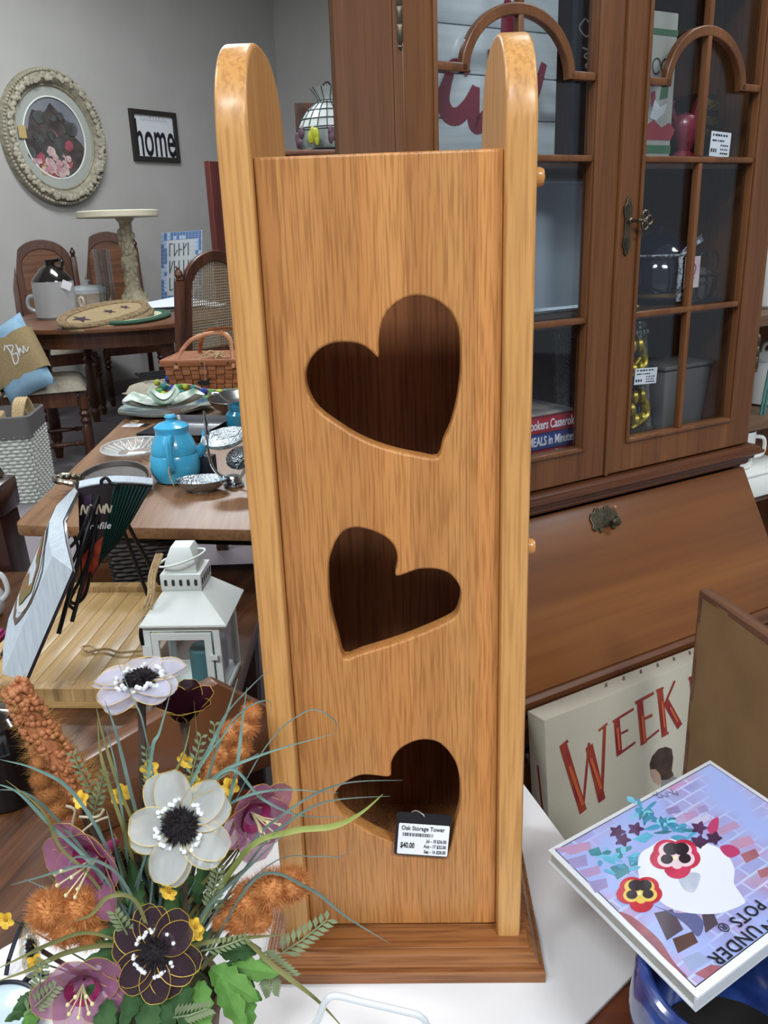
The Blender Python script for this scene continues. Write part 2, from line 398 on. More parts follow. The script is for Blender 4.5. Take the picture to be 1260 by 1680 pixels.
h1 = crop([(590,532),(540,490),(470,445),(370,428),(260,440),(170,490),(110,570),(85,660),(100,760),(150,860),(220,930),(320,1000),(430,1070),(560,1130),(720,1180),(870,1210),(1000,1225),(1040,1110),(1090,1000),(1130,850),(1150,720),(1160,600),(1155,400),(1130,290),(1080,210),(1000,145),(890,110),(790,120),(700,170),(640,240),(605,330),(592,430)], 4.2, 480, 460)
h2 = crop([(640,515),(720,490),(800,462),(890,455),(980,465),(1060,500),(1120,570),(1145,640),(1140,730),(1110,820),(1050,870),(900,940),(700,1020),(500,1085),(350,1130),(215,1170),(170,1030),(130,880),(100,740),(90,600),(90,430),(120,310),(160,220),(220,155),(300,128),(390,140),(490,175),(570,225),(620,290),(640,370),(635,440),(622,490)], 4.846, 520, 840)
h3 = crop([(552,255),(530,262),(470,255),(410,256),(350,285),(312,320),(296,360),(320,410),(370,455),(440,500),(520,540),(620,575),(720,592),(800,600),(822,560),(840,480),(860,400),(862,300),(850,220),(820,160),(770,110),(710,95),(650,105),(590,140),(557,190),(552,230)], 2.74, 440, 1180)
rect = [(-HW, PB), (HW, PB), (HW, PT), (-HW, PT)]
def dense(lp):
    P = [(p[0], p[2]) for p in lp]
    S = smooth([(a, b, 0) for a, b in P], 3, True); return [(q.x, q.y) for q in S]
lk('front_panel', curve_mesh('front_panel', [rect, dense(h1), dense(h2), dense(h3)], .016, .0022, oak, T(0, .008, 0) @ FACE), oak, tw)
YZ = Matrix(((0, 0, 1, 0), (1, 0, 0, 0), (0, 1, 0, 0), (0, 0, 0, 1)))
y0, y1, spr = -.012, .188, ZC+.052
arch = [(y0, PB-.003), (y1, PB-.003)] + [((y0+y1)/2+(y1-y0)/2*math.copysign(abs(math.cos(a))**.8, math.cos(a)), spr+.084*math.sin(a)**.8) for a in [math.pi*k/28 for k in range(29)]]
for sx, w in ((-1, .0232), (1, .0225)):
    lk('side_board', curve_mesh('side_board', [arch], w, .0030, oak_s, T(sx*(HW+w/2), 0, 0) @ YZ), oak_s, tw)
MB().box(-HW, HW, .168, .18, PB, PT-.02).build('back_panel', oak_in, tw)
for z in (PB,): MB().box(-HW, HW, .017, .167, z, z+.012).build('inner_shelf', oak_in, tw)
def rectmold(mb, prof, x0, x1, y0, y1):
    v = []; f = []
    for off, z in prof: v += [(x0-off, y0-off, z), (x1+off, y0-off, z), (x1+off, y1+off, z), (x0-off, y1+off, z)]
    for i in range(len(prof)-1):
        for k in range(4): f.append((i*4+k, i*4+(k+1) % 4, (i+1)*4+(k+1) % 4, (i+1)*4+k))
    n = len(prof)-1; f += [(3, 2, 1, 0), (n*4, n*4+1, n*4+2, n*4+3)]
    return mb.add(v, f)
rectmold(MB(), [(.0, BZ), (.0, BZ+.0105), (-.0012, BZ+.012)], -.1325, .1325, -.040, .238).build('base_plinth', oak_b, tw, ang=25)
rectmold(MB(), [(.0095, BZ+.012), (.0095, BZ+.0145), (.0075, BZ+.0155), (.0078, BZ+.0165), (.006, BZ+.0190), (.0045, BZ+.0225), (.0015, BZ+.0245), (-.0015, BZ+.0250), (-.0015, BZ+.0262), (0, BZ+.0268), (0, PB-.0035), (-.001, PB-.003)], -.1195, .1195, -.0255, .2235).build('base_molding', oak_b, tw, ang=25)
knob = mat('maple_knob', '#d69a52', .3, coat=.3)
for u, v in ((880, 291), (864, 893)):
    q = FT.hit(u, v, .055)
    MB().lathe([(.0045, -.004), (.0045, .003), (.0068, .006), (.0075, .010), (.006, .0135), (.0001, .015)], 14, T(HW+.0225, .05, q.z) @ RY(90)).build('peg', knob, tw)
# price tag hanging from the lowest heart
tg = thing('price_tag', 'black swing tag with white forty dollar label hanging on the oak tower', 'price tag', fr=FT)
c = [FT.hit(u, v, -.006) for u, v in [(634,1344),(726,1342),(742,1404),(653,1403)]]
o3 = (c[2]+c[3])/2; XX = (c[2]-c[3]); YY = (c[0]+c[1])/2-o3
TM = frame_from(o3, XX, YY); tw_, th_ = XX.length, YY.length*1.02
TM = TM @ T(-.004, 0, 0) @ RZ(-4) @ RX(-7)
MB().prism(rounded([(-tw_/2, -.0005), (tw_/2, -.0005), (tw_/2, th_), (-tw_/2, th_)], .003), -.0006, 0, TM).build('card', cardblk, tg)
lw, lh = tw_*.93, th_*.74
MB().prism(rounded([(-lw/2+.001, .0006), (lw/2+.001, .0006), (lw/2+.001, lh), (-lw/2+.001, lh)], .0015), 0, .0002, TM).build('label', label_w, tg)
txt('title_text', 'Oak Storage Tower', .0062, ink, tg, TM @ T(-lw/2+.0035, lh-.0046, .0003), align='LEFT', sx=.80, off=.00008)
txt('price_text', '$40.00', .0078, ink, tg, TM @ T(-lw/2+.0035, lh*.30, .0003), align='LEFT', sx=.62, off=.0002)
for k, s in enumerate(('Jul - 18 $36.00', 'Aug - 17 $32.00', 'Sep - 16 $28.00')):
    txt('date_text', s, .0047, ink, tg, TM @ T(lw/2-.0008, lh*.475-k*.0055, .0003), align='RIGHT', sx=.68, off=.0001)
mb = MB(); x = -lw/2+.005
random.seed(3)
while x < lw*.20:
    w = random.choice((.0004, .0007, .0011)); mb.box(x, x+w, lh*.60, lh*.60+.0035, .0002, .0003, TM); x += w+random.choice((.0004, .0007))
mb.build('barcode', ink, tg)
pA = TM @ Vector((0, th_*.93, .0005)); pB = FT.hit(668, 1338, .02)
MB().tube(smooth([pA, pA+Vector((-.001, -.002, .004)), (pA+pB)/2+Vector((0, 0, .006)), pB], 5), .0006, 6).build('string', mat('clear_string', '#c8c2ba', .4), tg)
# ------------------------------------------------------------------ secretary hutch
FH = Fr((.336, 1.265), 30)
cherry = wood('cherry_frame', '#5e3a20', '#6d4526', '#7b502e', 'Z', .8, .38, pores=.22, coat=.2)
cherry_h = wood('cherry_rail', '#5f381f', '#6e4426', '#7c502e', 'X', .8, .38, pores=.22, coat=.2)
cherry_l = wood('cherry_lid', '#643a1c', '#774822', '#895829', 'X', .35, .38, pores=.12, coat=.2, fine=.8)
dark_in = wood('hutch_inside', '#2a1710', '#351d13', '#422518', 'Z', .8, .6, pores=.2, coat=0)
brass = mat('antique_brass', '#4f493c', .38, .85, c2='#6b6353', nscale=90)
HL, HR, HT, HB = -.345, .345, 1.74, .822
h = thing('secretary_hutch', 'tall brown wooden secretary with glazed arched doors and slanted writing lid', 'secretary desk', fr=FH)
# case
ty0, ty1 = .018, .17
for sx, nm in ((HL, 0), (HR-.018, 1)):
    MB().box(sx, sx+.018, ty0, ty1, HB, HT).build('side_panel', cherry, h)
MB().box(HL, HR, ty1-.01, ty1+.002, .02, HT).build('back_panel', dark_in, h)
MB().box(HL-.02, HR+.02, -.02, ty1, HT, HT+.05).build('cornice', cherry_h, h, bevel=.008)
SB = .8485
shelves = [(HB, .848), (1.052, 1.066), (1.268, 1.282), (1.55, 1.56)]
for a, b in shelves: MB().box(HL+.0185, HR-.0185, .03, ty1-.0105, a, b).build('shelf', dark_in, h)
rectmold(MB(), [(0, .786), (.003, .790), (.003, .794), (.008, .797), (.010, .803), (.016, .805), (.020, .808), (.020, .813), (.015, .8145), (.015, .8175), (.010, .8185), (.009, HB-.0005)], HL-.002, HR+.002, .0, ty1-.03).build('waist_molding', wood('cherry_mold', '#4a2b19', '#5a3520', '#694128', 'X', .8, .32, pores=.2, coat=.35), h, ang=25)
pane = pane_mat('hutch_glass', '#f8fafb', .85, .03, .015)
def door(x0, x1, g0, g1, hinge):
    zb, zt = HB+.002, HT-.002; gb, gt = .876, 1.70
    d = None
    mb = MB()
    loops = [[(x0, zb), (x1, zb), (x1, zt), (x0, zt)], [(g0, gb), (g1, gb), (g1, gt), (g0, gt)]]
    d = lk('door', curve_mesh('door', loops, .02, .0025, cherry, T(0, .008, 0) @ FACE), cherry, h)
    # inner sticking (a thin lip round the opening)
    mb = MB(); w = .006
    for a, b, c_, e in ((g0-w, g0, gb-w, gt+w), (g1, g1+w, gb-w, gt+w)): mb.box(a, b, -.006, -.002, c_, e)
    mb.box(g0, g1, -.006, -.002, gb-w, gb); mb.build('glass_bead', cherry, d, bevel=.0015)
    mw = .0085; xm = (g0+g1)/2
    def mun(nm, *bx): MB().box(*bx).build(nm, cherry, d, bevel=.0018)
    zs = 1.378; hwid = (g1-g0)/2
    rad = hwid*.70; za = 1.446
    mun('muntin', xm-mw/2, xm+mw/2, -.002, .010, gb, 1.274)
    mun('muntin', xm-mw/2, xm+mw/2, -.002, .010, 1.283, za)
    mun('muntin', xm-mw/2, xm+mw/2, -.002, .010, za+.004, gt)
    for z in (1.0635, 1.2785): mun('cross_muntin', g0, g1, -.0025, .0095, z-mw/2, z+mw/2)
    for a, b in ((g0, xm-rad+.008), (xm+rad-.008, g1)): mun('cross_muntin', a, b, -.0025, .0095, zs-mw*.6, zs+mw*.6)
    ro, ri = rad+.002, rad-.010
    out = [(xm+ro*math.cos(t), zs-mw*.6+(za-zs+mw*.6+.008)*math.sin(t)) for t in [math.pi*k/24 for k in range(25)]]
    inn = [(xm+ri*math.cos(t), zs-mw*.6+(za-zs+mw*.6-.006)*math.sin(t)) for t in [math.pi*(24-k)/24 for k in range(25)]]
    lk('arch_muntin', curve_mesh('arch_muntin', [out+inn], .012, .0018, cherry, T(0, .0035, 0) @ FACE), cherry, d)
    zz = [gb, 1.0635, 1.2785, 1.378, gt]
    for k in range(4):
        for a, b in ((g0, xm), (xm, g1)):
            MB().box(a, b, .011, .013, zz[k], zz[k+1]).build('pane', pane, d)
    # hinges
    for z in (1.425, .98):
        mb = MB(); xh = x0-.001 if hinge < 0 else x1+.001
        mb.lathe([(.0022, -.028), (.0034, -.026), (.0034, -.009), (.0028, -.008), (.0034, -.007), (.0034, .009), (.0028, .010), (.0034, .011), (.0034, .026), (.0022, .029), (.0001, .031)], 10, T(xh, -.001, z))
        mb.sphere((xh, -.001, z-.031), .003, 8, 6); mb.build('hinge', brass, d)
    return d
dL = door(HL, .0045, -.297, -.044, -1)
dR = door(.0105, HR, .052, .288, 1)
MB().box(.0047, .0103, -.006, .012, HB+.002, HT-.002).build('door_astragal', cherry, h, bevel=.0015)
# lock plate with key on the right door
lp = [(0, .040), (.004, .037), (.0045, .031), (.009, .027), (.0085, .018), (.0055, .012), (.006, 0), (.0055, -.010), (.0075, -.018), (.0085, -.026), (.0045, -.031), (.004, -.037), (0, -.040)]
lp = lp + [(-x, z) for x, z in lp[-2:0:-1]]
zc_, xc_ = 1.188, .0265
q = FH.hit(1026, 372); xc_, zc_ = q.x, q.z
lo = lk('lock_plate', curve_mesh('lock_plate', [[(x*.95, z) for x, z in lp]], .003, .0008, brass, T(xc_, -.0036, zc_) @ FACE), brass, dR)
mb = MB(); ky = -.006
mb.lathe([(.0042, 0), (.0042, .003), (.0025, .004), (.0022, .016)], 10, T(xc_+.003, -.005, zc_+.008) @ RX(90))
for a, b in ((.012, .007), (.012, -.007), (.020, 0)):
    mb.tube([(xc_+.003+a+.0058*math.cos(t), -.022, zc_+.008+b+.0058*math.sin(t)) for t in [2*math.pi*k/14 for k in range(14)]], .0017, 6, closed=True)
mb.tube([(xc_+.003, -.02, zc_+.008), (xc_+.012, -.022, zc_+.008)], .003, 8)
mb.build('key', brass, lo)
MB().tube([(xc_-.002, -.0054, zc_-.030), (xc_-.002, -.0054, zc_-.022)], .0016, 8).build('keyhole', ink, lo)
# desk: slanted lid, body, drawers
lt, lb, fy = .783, .572, -.118
LM = Matrix(((1, 0, 0, 0), (0, 0, 0, 0), (0, 0, 0, 0), (0, 0, 0, 1)))
up = Vector((0, -fy, lt-lb)); ln = up.length
LM = frame_from(Vector((0, fy, lb)), (1, 0, 0), up)
lid = MB().box(HL+.002, HR-.002, 0, ln, -.018, 0, LM).build('writing_lid', cherry_l, h, bevel=.004)
e0 = frame_from(Vector(FH.loc(PZ(1000, 848, .765))), (1, 0, 0), up)
q = LM.inverted() @ e0.translation; EM = LM @ T(q.x, q.y, 0)
half = [(0, .014), (.005, .012), (.006, .016), (.013, .017), (.018, .012), (.024, .011), (.029, .004), (.027, -.004), (.030, -.009), (.025, -.014), (.018, -.010), (.016, -.017), (.009, -.016), (.008, -.010), (0, -.012)]
ep = half + [(-x, y) for x, y in half[-2:0:-1]]
esc = lk('lid_escutcheon', curve_mesh('lid_escutcheon', [[(x*.98, y*1.15) for x, y in ep]], .0032, .0008, brass, EM @ T(0, 0, .0016)), brass, lid)
MB().lathe([(.004, 0), (.003, .006), (.007, .009), (.0078, .013), (.005, .016), (.0001, .0165)], 14, EM @ T(.011, -.009, .003)).build('lid_knob', brass, esc)
MB().box(-.0012, .0012, -.0035, .004, .003, .0036, EM).build('keyhole', ink, esc)
MB().lathe([(.0008, 0), (.0026, .001), (.0001, .0014)], 8, EM @ T(.030, .014, 0)).build('screw_head', mat('copper_dot', '#c98a62', .4, .5), lid)
for sx in (HL-.0, HR-.018):
    MB().add([(sx, fy+.012, lb-.02), (sx, ty1-.02, lb-.02), (sx, ty1-.02, .785), (sx, .012, .785)] + [(sx+.018, fy+.012, lb-.02), (sx+.018, ty1-.02, lb-.02), (sx+.018, ty1-.02, .785), (sx+.018, .012, .785)],
             [(0, 1, 2, 3), (7, 6, 5, 4), (0, 4, 5, 1), (1, 5, 6, 2), (2, 6, 7, 3), (3, 7, 4, 0)]).build('desk_cheek', cherry, h)
rectmold(MB(), [(.0, lb-.03), (.004, lb-.026), (.004, lb-.018), (.007, lb-.014), (.007, lb-.006), (.002, lb-.001)], HL-.001, HR+.001, fy, ty1-.03).build('desk_molding', cherry_h, h, ang=25)
MB().box(HL, HR, fy+.02, ty1-.02, .06, lb-.03).build('desk_body', cherry_h, h)
dz = [(.405, lb-.036), (.245, .395), (.085, .235)]
for a, b in dz:
    dr = MB().box(HL+.02, HR-.02, fy-.001, fy+.0195, a, b).build('drawer', cherry_h, h, bevel=.004)
    for x in (-.215, .215):
        zc = (a+b)/2+.012
        pl = lk('pull_plate', curve_mesh('pull_plate', [[(px*1.1, pz) for px, pz in ep]], .003, .0008, brass, T(x, fy-.0026, zc) @ FACE), brass, dr)
        mb = MB()
        for s in (-1, 1): mb.sphere((x+s*.024, fy-.008, zc), .006, 10, 6)
        mb.tube(smooth([(x-.024, fy-.012, zc), (x-.024, fy-.016, zc-.012), (x-.012, fy-.017, zc-.020), (x+.012, fy-.017, zc-.020), (x+.024, fy-.016, zc-.012), (x+.024, fy-.012, zc)], 4), .0028, 8)
        mb.build('bail_pull', brass, pl)
rectmold(MB(), [(.014, 0), (.014, .05), (.006, .06), (0, .07)], HL, HR, fy+.005, ty1-.03).build('desk_plinth', cherry_h, h)
# ------------------------------------------------------------------ things behind the hutch glass
def hz(u, v, dy): return FH.hit(u, v, dy)
def scribble(mb, M, x0, x1, y, hgt, n, sd=1):
    R = random.Random(sd)
    for k in range(n):
        a = x0+(x1-x0)*k/n; b = a+(x1-x0)/n*R.uniform(.5, .9); mb.box(a, b, y-hgt/2, y+hgt/2, .0001, .0002, M)
def small_label(name, label, cat, fr, u0, v0, u1, v1, dy, rot=0, tilt=0):
    p0, p1 = fr.hit(u0, v1, dy), fr.hit(u1, v0, dy); w, hgt = p1.x-p0.x, p1.z-p0.z
    t = thing(name, label, cat, fr=fr); M = T((p0.x+p1.x)/2, dy, p0.z) @ RY(rot) @ FACE
    MB().prism([(-w/2, 0), (w/2, 0), (w/2, hgt), (-w/2, hgt)], -.0003, 0, M).build('card', label_w, t)
    mb = MB()
    scribble(mb, M, -w*.42, w*.36, hgt*.86, hgt*.09, 6, 1); scribble(mb, M, -w*.42, w*.2, hgt*.64, hgt*.07, 7, 2)
    for k in range(3): scribble(mb, M, w*.02, w*.42, hgt*(.46-.16*k), hgt*.07, 4, 3+k)
    scribble(mb, M, -w*.45, -w*.12, hgt*.24, hgt*.15, 3, 9)
    mb.build('small_print', ink, t); return t
# white plank sign with dark red script
t = thing('plank_sign', 'white plank sign with dark red script behind the left glass door', 'sign', fr=FH)
dy = .075; a = hz(700, 240, dy); b = hz(914, 100, dy); x0, x1 = HL+.022, b.x; z0 = 1.2825
crim = mat('crimson_paint', '#7a1530', .6)
shipl = mat('shiplap_white', '#ced6d8', .6, c2='#bcc6c9', nscale=6, stretch=(1, 1, 20))
seam = [hz(800, v, dy).z for v in (196, 124, 45)]
zz = [z0]+seam+[seam[-1]+.045, seam[-1]+.09, 1.545]
for k in range(len(zz)-1):
    MB().box(x0, x1, dy, dy+.012, zz[k]+.0007, zz[k+1]-.0007).build('plank', shipl, t, bevel=.0008)
for x in (x0+.03, x1-.03): MB().box(x-.012, x+.012, dy+.0125, dy+.02, z0, 1.54).build('back_batten', walnut2, t)
def hs(pts, sc, ox, oy, dy): return [(lambda q: (q.x, q.z))(hz(ox+x/sc, oy+y/sc, dy)) for x, y in pts]
SM = T(0, dy-.0006, 0) @ FACE
mb = MB()
mb.stroke(hs([(60,780),(130,650),(200,560),(230,460),(290,430)], 3.9375, 680, 0, dy), [.007, .014], SM)
mb.stroke(hs([(230,470),(200,560),(185,660),(220,740),(280,750),(340,690),(375,620),(395,560)], 3.9375, 680, 0, dy), [.012, .022], SM, z=.0002)
mb.stroke(hs([(395,560),(385,660),(380,760),(405,810),(450,770),(500,690),(560,560)], 3.9375, 680, 0, dy), [.012, .022], SM, z=.0004)
mb.stroke(hs([(600,0),(598,60),(600,150),(600,300),(605,600),(640,760),(700,720),(770,620),(835,410)], 3.9375, 680, 0, dy), [.010, .026], SM, z=.0006)
mb.stroke(hs([(470,352),(600,350),(720,352)], 3.9375, 680, 0, dy), .011, SM, z=.0008)
mb.stroke(hs([(215,430),(260,405),(310,430),(345,480)], 3.9375, 680, 0, dy), .010, SM, z=.0010)
mb.build('red_script', crim, t)
# navy sign
t = thing('navy_sign', 'dark navy sign with white curly lettering beside the plank sign', 'sign', fr=FH)
dy = .05; a = hz(940, 250, dy); b = hz(1005, 0, dy)
MB().box(a.x, .03, dy, dy+.01, 1.2825, 1.54).build('sign_board', mat('navy_board', '#151a26', .5), t)
wht = mat('chalk_white', '#aab2ba', .7); mb = MB(); SM = T(0, dy-.0006, 0) @ FACE
mb.stroke(hs([(960,30),(950,45),(962,60),(972,45),(962,32)], 1, 0, 0, dy), .0022, SM)
mb.stroke(hs([(955,78),(966,84),(958,92),(968,100),(960,108),(970,116)], 1, 0, 0, dy), .0024, SM)
mb.stroke(hs([(958,118),(968,128),(966,140),(972,150)], 1, 0, 0, dy), .0022, SM)
mb.stroke(hs([(964,160),(972,168),(966,178),(972,190),(968,205)], 1, 0, 0, dy), .002, SM); mb.build('white_script', wht, t)
# pale tray propped on the middle shelf
t = thing('pale_tray', 'large pale blue grey tray propped up on the middle hutch shelf', 'tray', fr=FH)
dy = .10; zb_ = 1.067; tx1 = hz(962, 420, dy).x; tx0 = tx1-.20
mg = mat('galvanised', '#9aa8b4', .35, .2, c2='#b3c0ca', nscale=5)
MB().prism(rounded([(tx0, zb_), (tx1, zb_), (tx1, 1.255), (tx0, 1.255)], .02), -.006, .0, T(0, dy, 0) @ FACE).build('tray_floor', mg, t)
MB().tube([(x, dy-.004, z) for x, z in rounded([(tx0, zb_+.004), (tx1, zb_+.004), (tx1, 1.255), (tx0, 1.255)], .02)], .0045, 6, closed=True).build('tray_rim', mg, t)
# cookbooks stacked flat on the bottom shelf
zz = SB; bx1 = hz(948, 715, .045).x; bx0 = bx1-.235
for nm, colr, v0, v1, s, fs, lab in (('cookbook', '#9c1f33', 756, 730, 'Dinners on a Dime', .013, 'crimson cookbook lowest in the stack of three behind glass'), ('cookbook', '#1f3a86', 730, 706, 'MEALS in Minutes', .013, 'blue cookbook in the middle of the stack of three'), ('cookbook', '#b01c35', 706, 682, 'Slow Cookers Casseroles', .013, 'red slow cooker cookbook topmost of the stack of three')):
    t = thing(nm, lab, 'book', fr=FH, group='stacked cookbooks in the hutch')
    hgt = .0255 if s[0] != 'D' else .021
    cm = mat('cover'+colr, colr, .4, coat=.3)
    mb = MB(); mb.box(bx0, bx1, .045, .049, zz, zz+hgt-.0005); mb.box(bx0, bx1, .045, .15, zz, zz+.002); mb.box(bx0, bx1, .045, .15, zz+hgt-.0025, zz+hgt-.0005)
    mb.build('cover', cm, t, bevel=.0008); MB().box(bx0+.004, bx1-.004, .05, .148, zz+.0022, zz+hgt-.0028).build('pages', mat('page_paper', '#e8e4d8', .8), t)
    q = hz(868, (v0+v1)/2, .044)
    txt('spine_text', {'D': 'wers on a Din', 'M': 'MEALS in Minutes', 'S': 'Cookers Casseroles'}[s[0]], fs*1.55, label_w, t, T(q.x-{'D': .002, 'M': .001, 'S': .006}[s[0]], .0445, zz+hgt/2) @ FACE, align='LEFT', sx=.62, off=.0003)
    zz += hgt
t = tag(MB().box(bx0+.01, bx1-.008, .05, .148, zz+.0002, zz+.005, None).build('magazine', mat('magazine_cover', '#6a7478', .4, c2='#b9b0a0', nscale=26, coat=.3), None, bevel=.001), 'pale illustrated magazine lying on the stacked cookbooks', 'magazine'); t.location = FH.o; t.rotation_euler = (0, 0, FH.a)
# silver frames on the bottom shelf
pewter = mat('pewter', '#8d908c', .38, .6, c2='#5d5f5c', nscale=120, bump=.6, bscale=220)
def beaded_frame(name, label, x0, x1, z0, z1, dy, lean, gold):
    t = thing(name, label, 'picture frame', fr=FH); M = T(0, dy, z0) @ RX(-lean)
    hgt = z1-z0; w = .026
    lk('frame', curve_mesh('frame', [[(x0, 0), (x1, 0), (x1, hgt), (x0, hgt)], [(x0+w, w), (x1-w, w), (x1-w, hgt-w), (x0+w, hgt-w)]], .012, .003, pewter, M @ FACE), pewter, t)
    mb = MB(); n = 26; bright = mat('bright_bead', '#b9bbb5', .25, .9)
    for i in range(n):
        f = (i+.5)/n
        for xx in (x0+w*.8, x1-w*.8): mb.box(xx-.0028, xx+.0028, -.0095, -.006, f*hgt-.0025, f*hgt+.0015, M)
    for i in range(int((x1-x0)/hgt*n)):
        f = x0+(x1-x0)*(i+.5)/int((x1-x0)/hgt*n)
        for zz_ in (w*.75, hgt-w*.75): mb.box(f-.002, f+.002, -.0095, -.006, zz_-.003, zz_+.003, M)
    mb.build('beading', bright, t, kind='stuff')
    MB().box(x0+w-.002, x1-w+.002, -.001, .003, w-.002, hgt-w+.002, M).build('picture', mat('frame_picture', '#3c403e', .2, c2='#22262a', nscale=20), t)
    if gold:
        gm = mat('gold_leaf', '#b39b2e', .35, .5, c2='#7d6d1c', nscale=60); mb = MB(); xm = x1-.062
        for s in (0, 1):
            zz0 = hgt*(.13+.42*s)
            mb.tube(smooth([(xm+.006, -.014, zz0), (xm+.040, -.016, zz0+.02), (xm+.030, -.016, zz0+.06), (xm+.010, -.014, zz0+.085), (xm+.03, -.014, zz0+.11)], 5), [.004+.004*math.sin(k*.35) for k in range(21)], 8, M, flat=.6)
            for k in range(6):
                a_ = k*1.05; mb.sphere((xm+.025+.016*math.cos(a_), -.013, zz0+.03+.022*math.sin(a_)), .0095, 8, 6, M, sx=.8, sz=1.3)
        mb.build('gold_ornament', gm, t)
    return t
a = hz(1020, 712, .06); b = hz(1072, 525, .06)
beaded_frame('ornate_frame', 'beaded pewter frame with gold leaf ornament behind the right door', a.x-.05, b.x+.004, SB, 1.045, .055, 8, True)
a = hz(935, 700, .10); beaded_frame('ornate_frame', 'beaded pewter frame half hidden by the middle door stile', a.x-.012, a.x+.075, SB, 1.045, .115, 6, False)
small_label('price_card', 'white price card hanging on the gold ornament frame', 'price tag', FH, 1040, 601, 1078, 633, .030, 3)
small_label('price_card', 'white price card stuck inside the upper right glass pane', 'price tag', FH, 1163, 217, 1199, 257, .018, 3)
# planter reflection in the door glass, built as a solid grey body
px0, px1 = hz(1088, 660, .065).x, hz(1163, 660, .065).x; gp = mat('reflection_grey', '#6a6968', .6)
t = thing('planter_reflection', 'dull grey planter reflection built as a solid at the hutch bottom right', 'planter', fr=FH)
MB().taper((px0+.008, px1-.008, .07, .145), (px0, px1, .065, .15), SB, .955).build('reflection_body', gp, t, bevel=.006)
MB().box(px0-.002, px1+.002, .063, .152, .955, .963).build('reflection_rim', gp, t, bevel=.003)
# navy pot with ribbon on the middle shelf
t = thing('navy_pot', 'glossy navy bean pot tied with gingham ribbon on the middle shelf', 'pot', fr=FH)
q = hz(1062, 460, .11); navy = mat('navy_glaze', '#0d1226', .1, coat=.8)
PM = T(q.x-.002, .092, 1.0665) @ SCL(.93, .93, 1)
MB().lathe([(.038, 0), (.052, .008), (.060, .03), (.058, .055), (.050, .070), (.052, .076), (.054, .082)], 28, PM).build('pot_body', navy, t)
MB().lathe([(.053, .082), (.044, .095), (.025, .105), (.008, .110), (.012, .120), (.0001, .124)], 24, PM).build('pot_lid', navy, t)
MB().lathe([(.0545, .012), (.0555, .014), (.0567, .018)], 28, PM @ T(0, 0, 0), cap=False).build('gold_band', mat('gold_band', '#a8884a', .3, .7), t)
ging = mat('gingham', '#aab0b5', .8, c2='#555a60', nscale=160, sharp=(.48, .52))
mb = MB()
mb.tube([(q.x-.002+.0495*math.cos(k*.26), .092+.0495*math.sin(k*.26), 1.0665+.076) for k in range(24)], .0036, 6, closed=True, flat=.6)
x_ = q.x-.004
mb.strip(smooth([(x_, .042, 1.142), (x_-.006, .036, 1.12), (x_-.010, .033, 1.095), (x_-.008, .034, 1.072)], 4), .011, (0, -1, 0)); mb.strip(smooth([(x_, .042, 1.142), (x_+.02, .040, 1.156), (x_+.044, .04, 1.168)], 4), .011, (0, -1, 0))
mb.build('ribbon', ging, t)
tagm = mat('pink_tag', '#d9c9c4', .7, c2='#c8a9b4', nscale=30)
MB().box(x_+.002, x_+.036, .032, .033, 1.092, 1.140, T(0, 0, 0)).build('gift_tag', tagm, t)
mb = MB(); mb.stroke([(0, 0), (.006, .010), (.012, .006), (.010, -.004), (.004, -.008), (.010, -.012)], .002, T(x_+.014, .0315, 1.118) @ FACE); mb.build('tag_motif', mat('plum_ink', '#86466a', .7), t)
# smoky glass bowl on wire stand
t = thing('smoked_bowl', 'smoky glass footed bowl at the back of the middle shelf', 'bowl', fr=FH)
MB().lathe([(.022, 0), (.02, .004), (.008, .014), (.012, .026), (.034, .048), (.043, .066), (.045, .067), (.036, .048), (.0001, .03)], 24, T(.189, .115, 1.100) @ SCL(.8, .8, 1)).build('bowl', mat('smoke_glass', '#57534f', .15, alpha=.7), t)
MB().box(.171, .207, .095, .135, 1.0665, 1.0998).build('block_stand', dark_in, t)
t = thing('wire_rack', 'dark wire rack of curls standing right on the middle shelf', 'rack', fr=FH)
mb = MB(); xw = .222
for k in range(3):
    for j in range(2): mb.tube([(xw+.022*k+.013*math.cos(s), .04, 1.090+.036*j+.020*math.sin(s)) for s in [2*math.pi*i/18 for i in range(18)]], .0015, 6, closed=True)
mb.tube([(xw-.015, .04, 1.069), (xw+.062, .04, 1.069)], .0022, 6); mb.tube([(xw-.015, .04, 1.108), (xw+.062, .04, 1.108)], .0015, 6)
mb.build('curls', black_m, t)
t = thing('casserole_dish', 'dull stoneware casserole dish with lid behind the wire rack', 'dish', fr=FH)
sto = mat('stoneware', '#6d655c', .4)
MB().lathe([(.05, 0), (.062, .01), (.066, .035)], 24, T(.277, .105, 1.0665), sx=.7, sy=.7).build('dish', sto, t); MB().lathe([(.067, .035), (.067, .040), (.05, .050), (.012, .056), (.012, .066), (.0001, .068)], 24, T(.277, .105, 1.0665), sx=.7, sy=.7).build('dish_lid', sto, t)
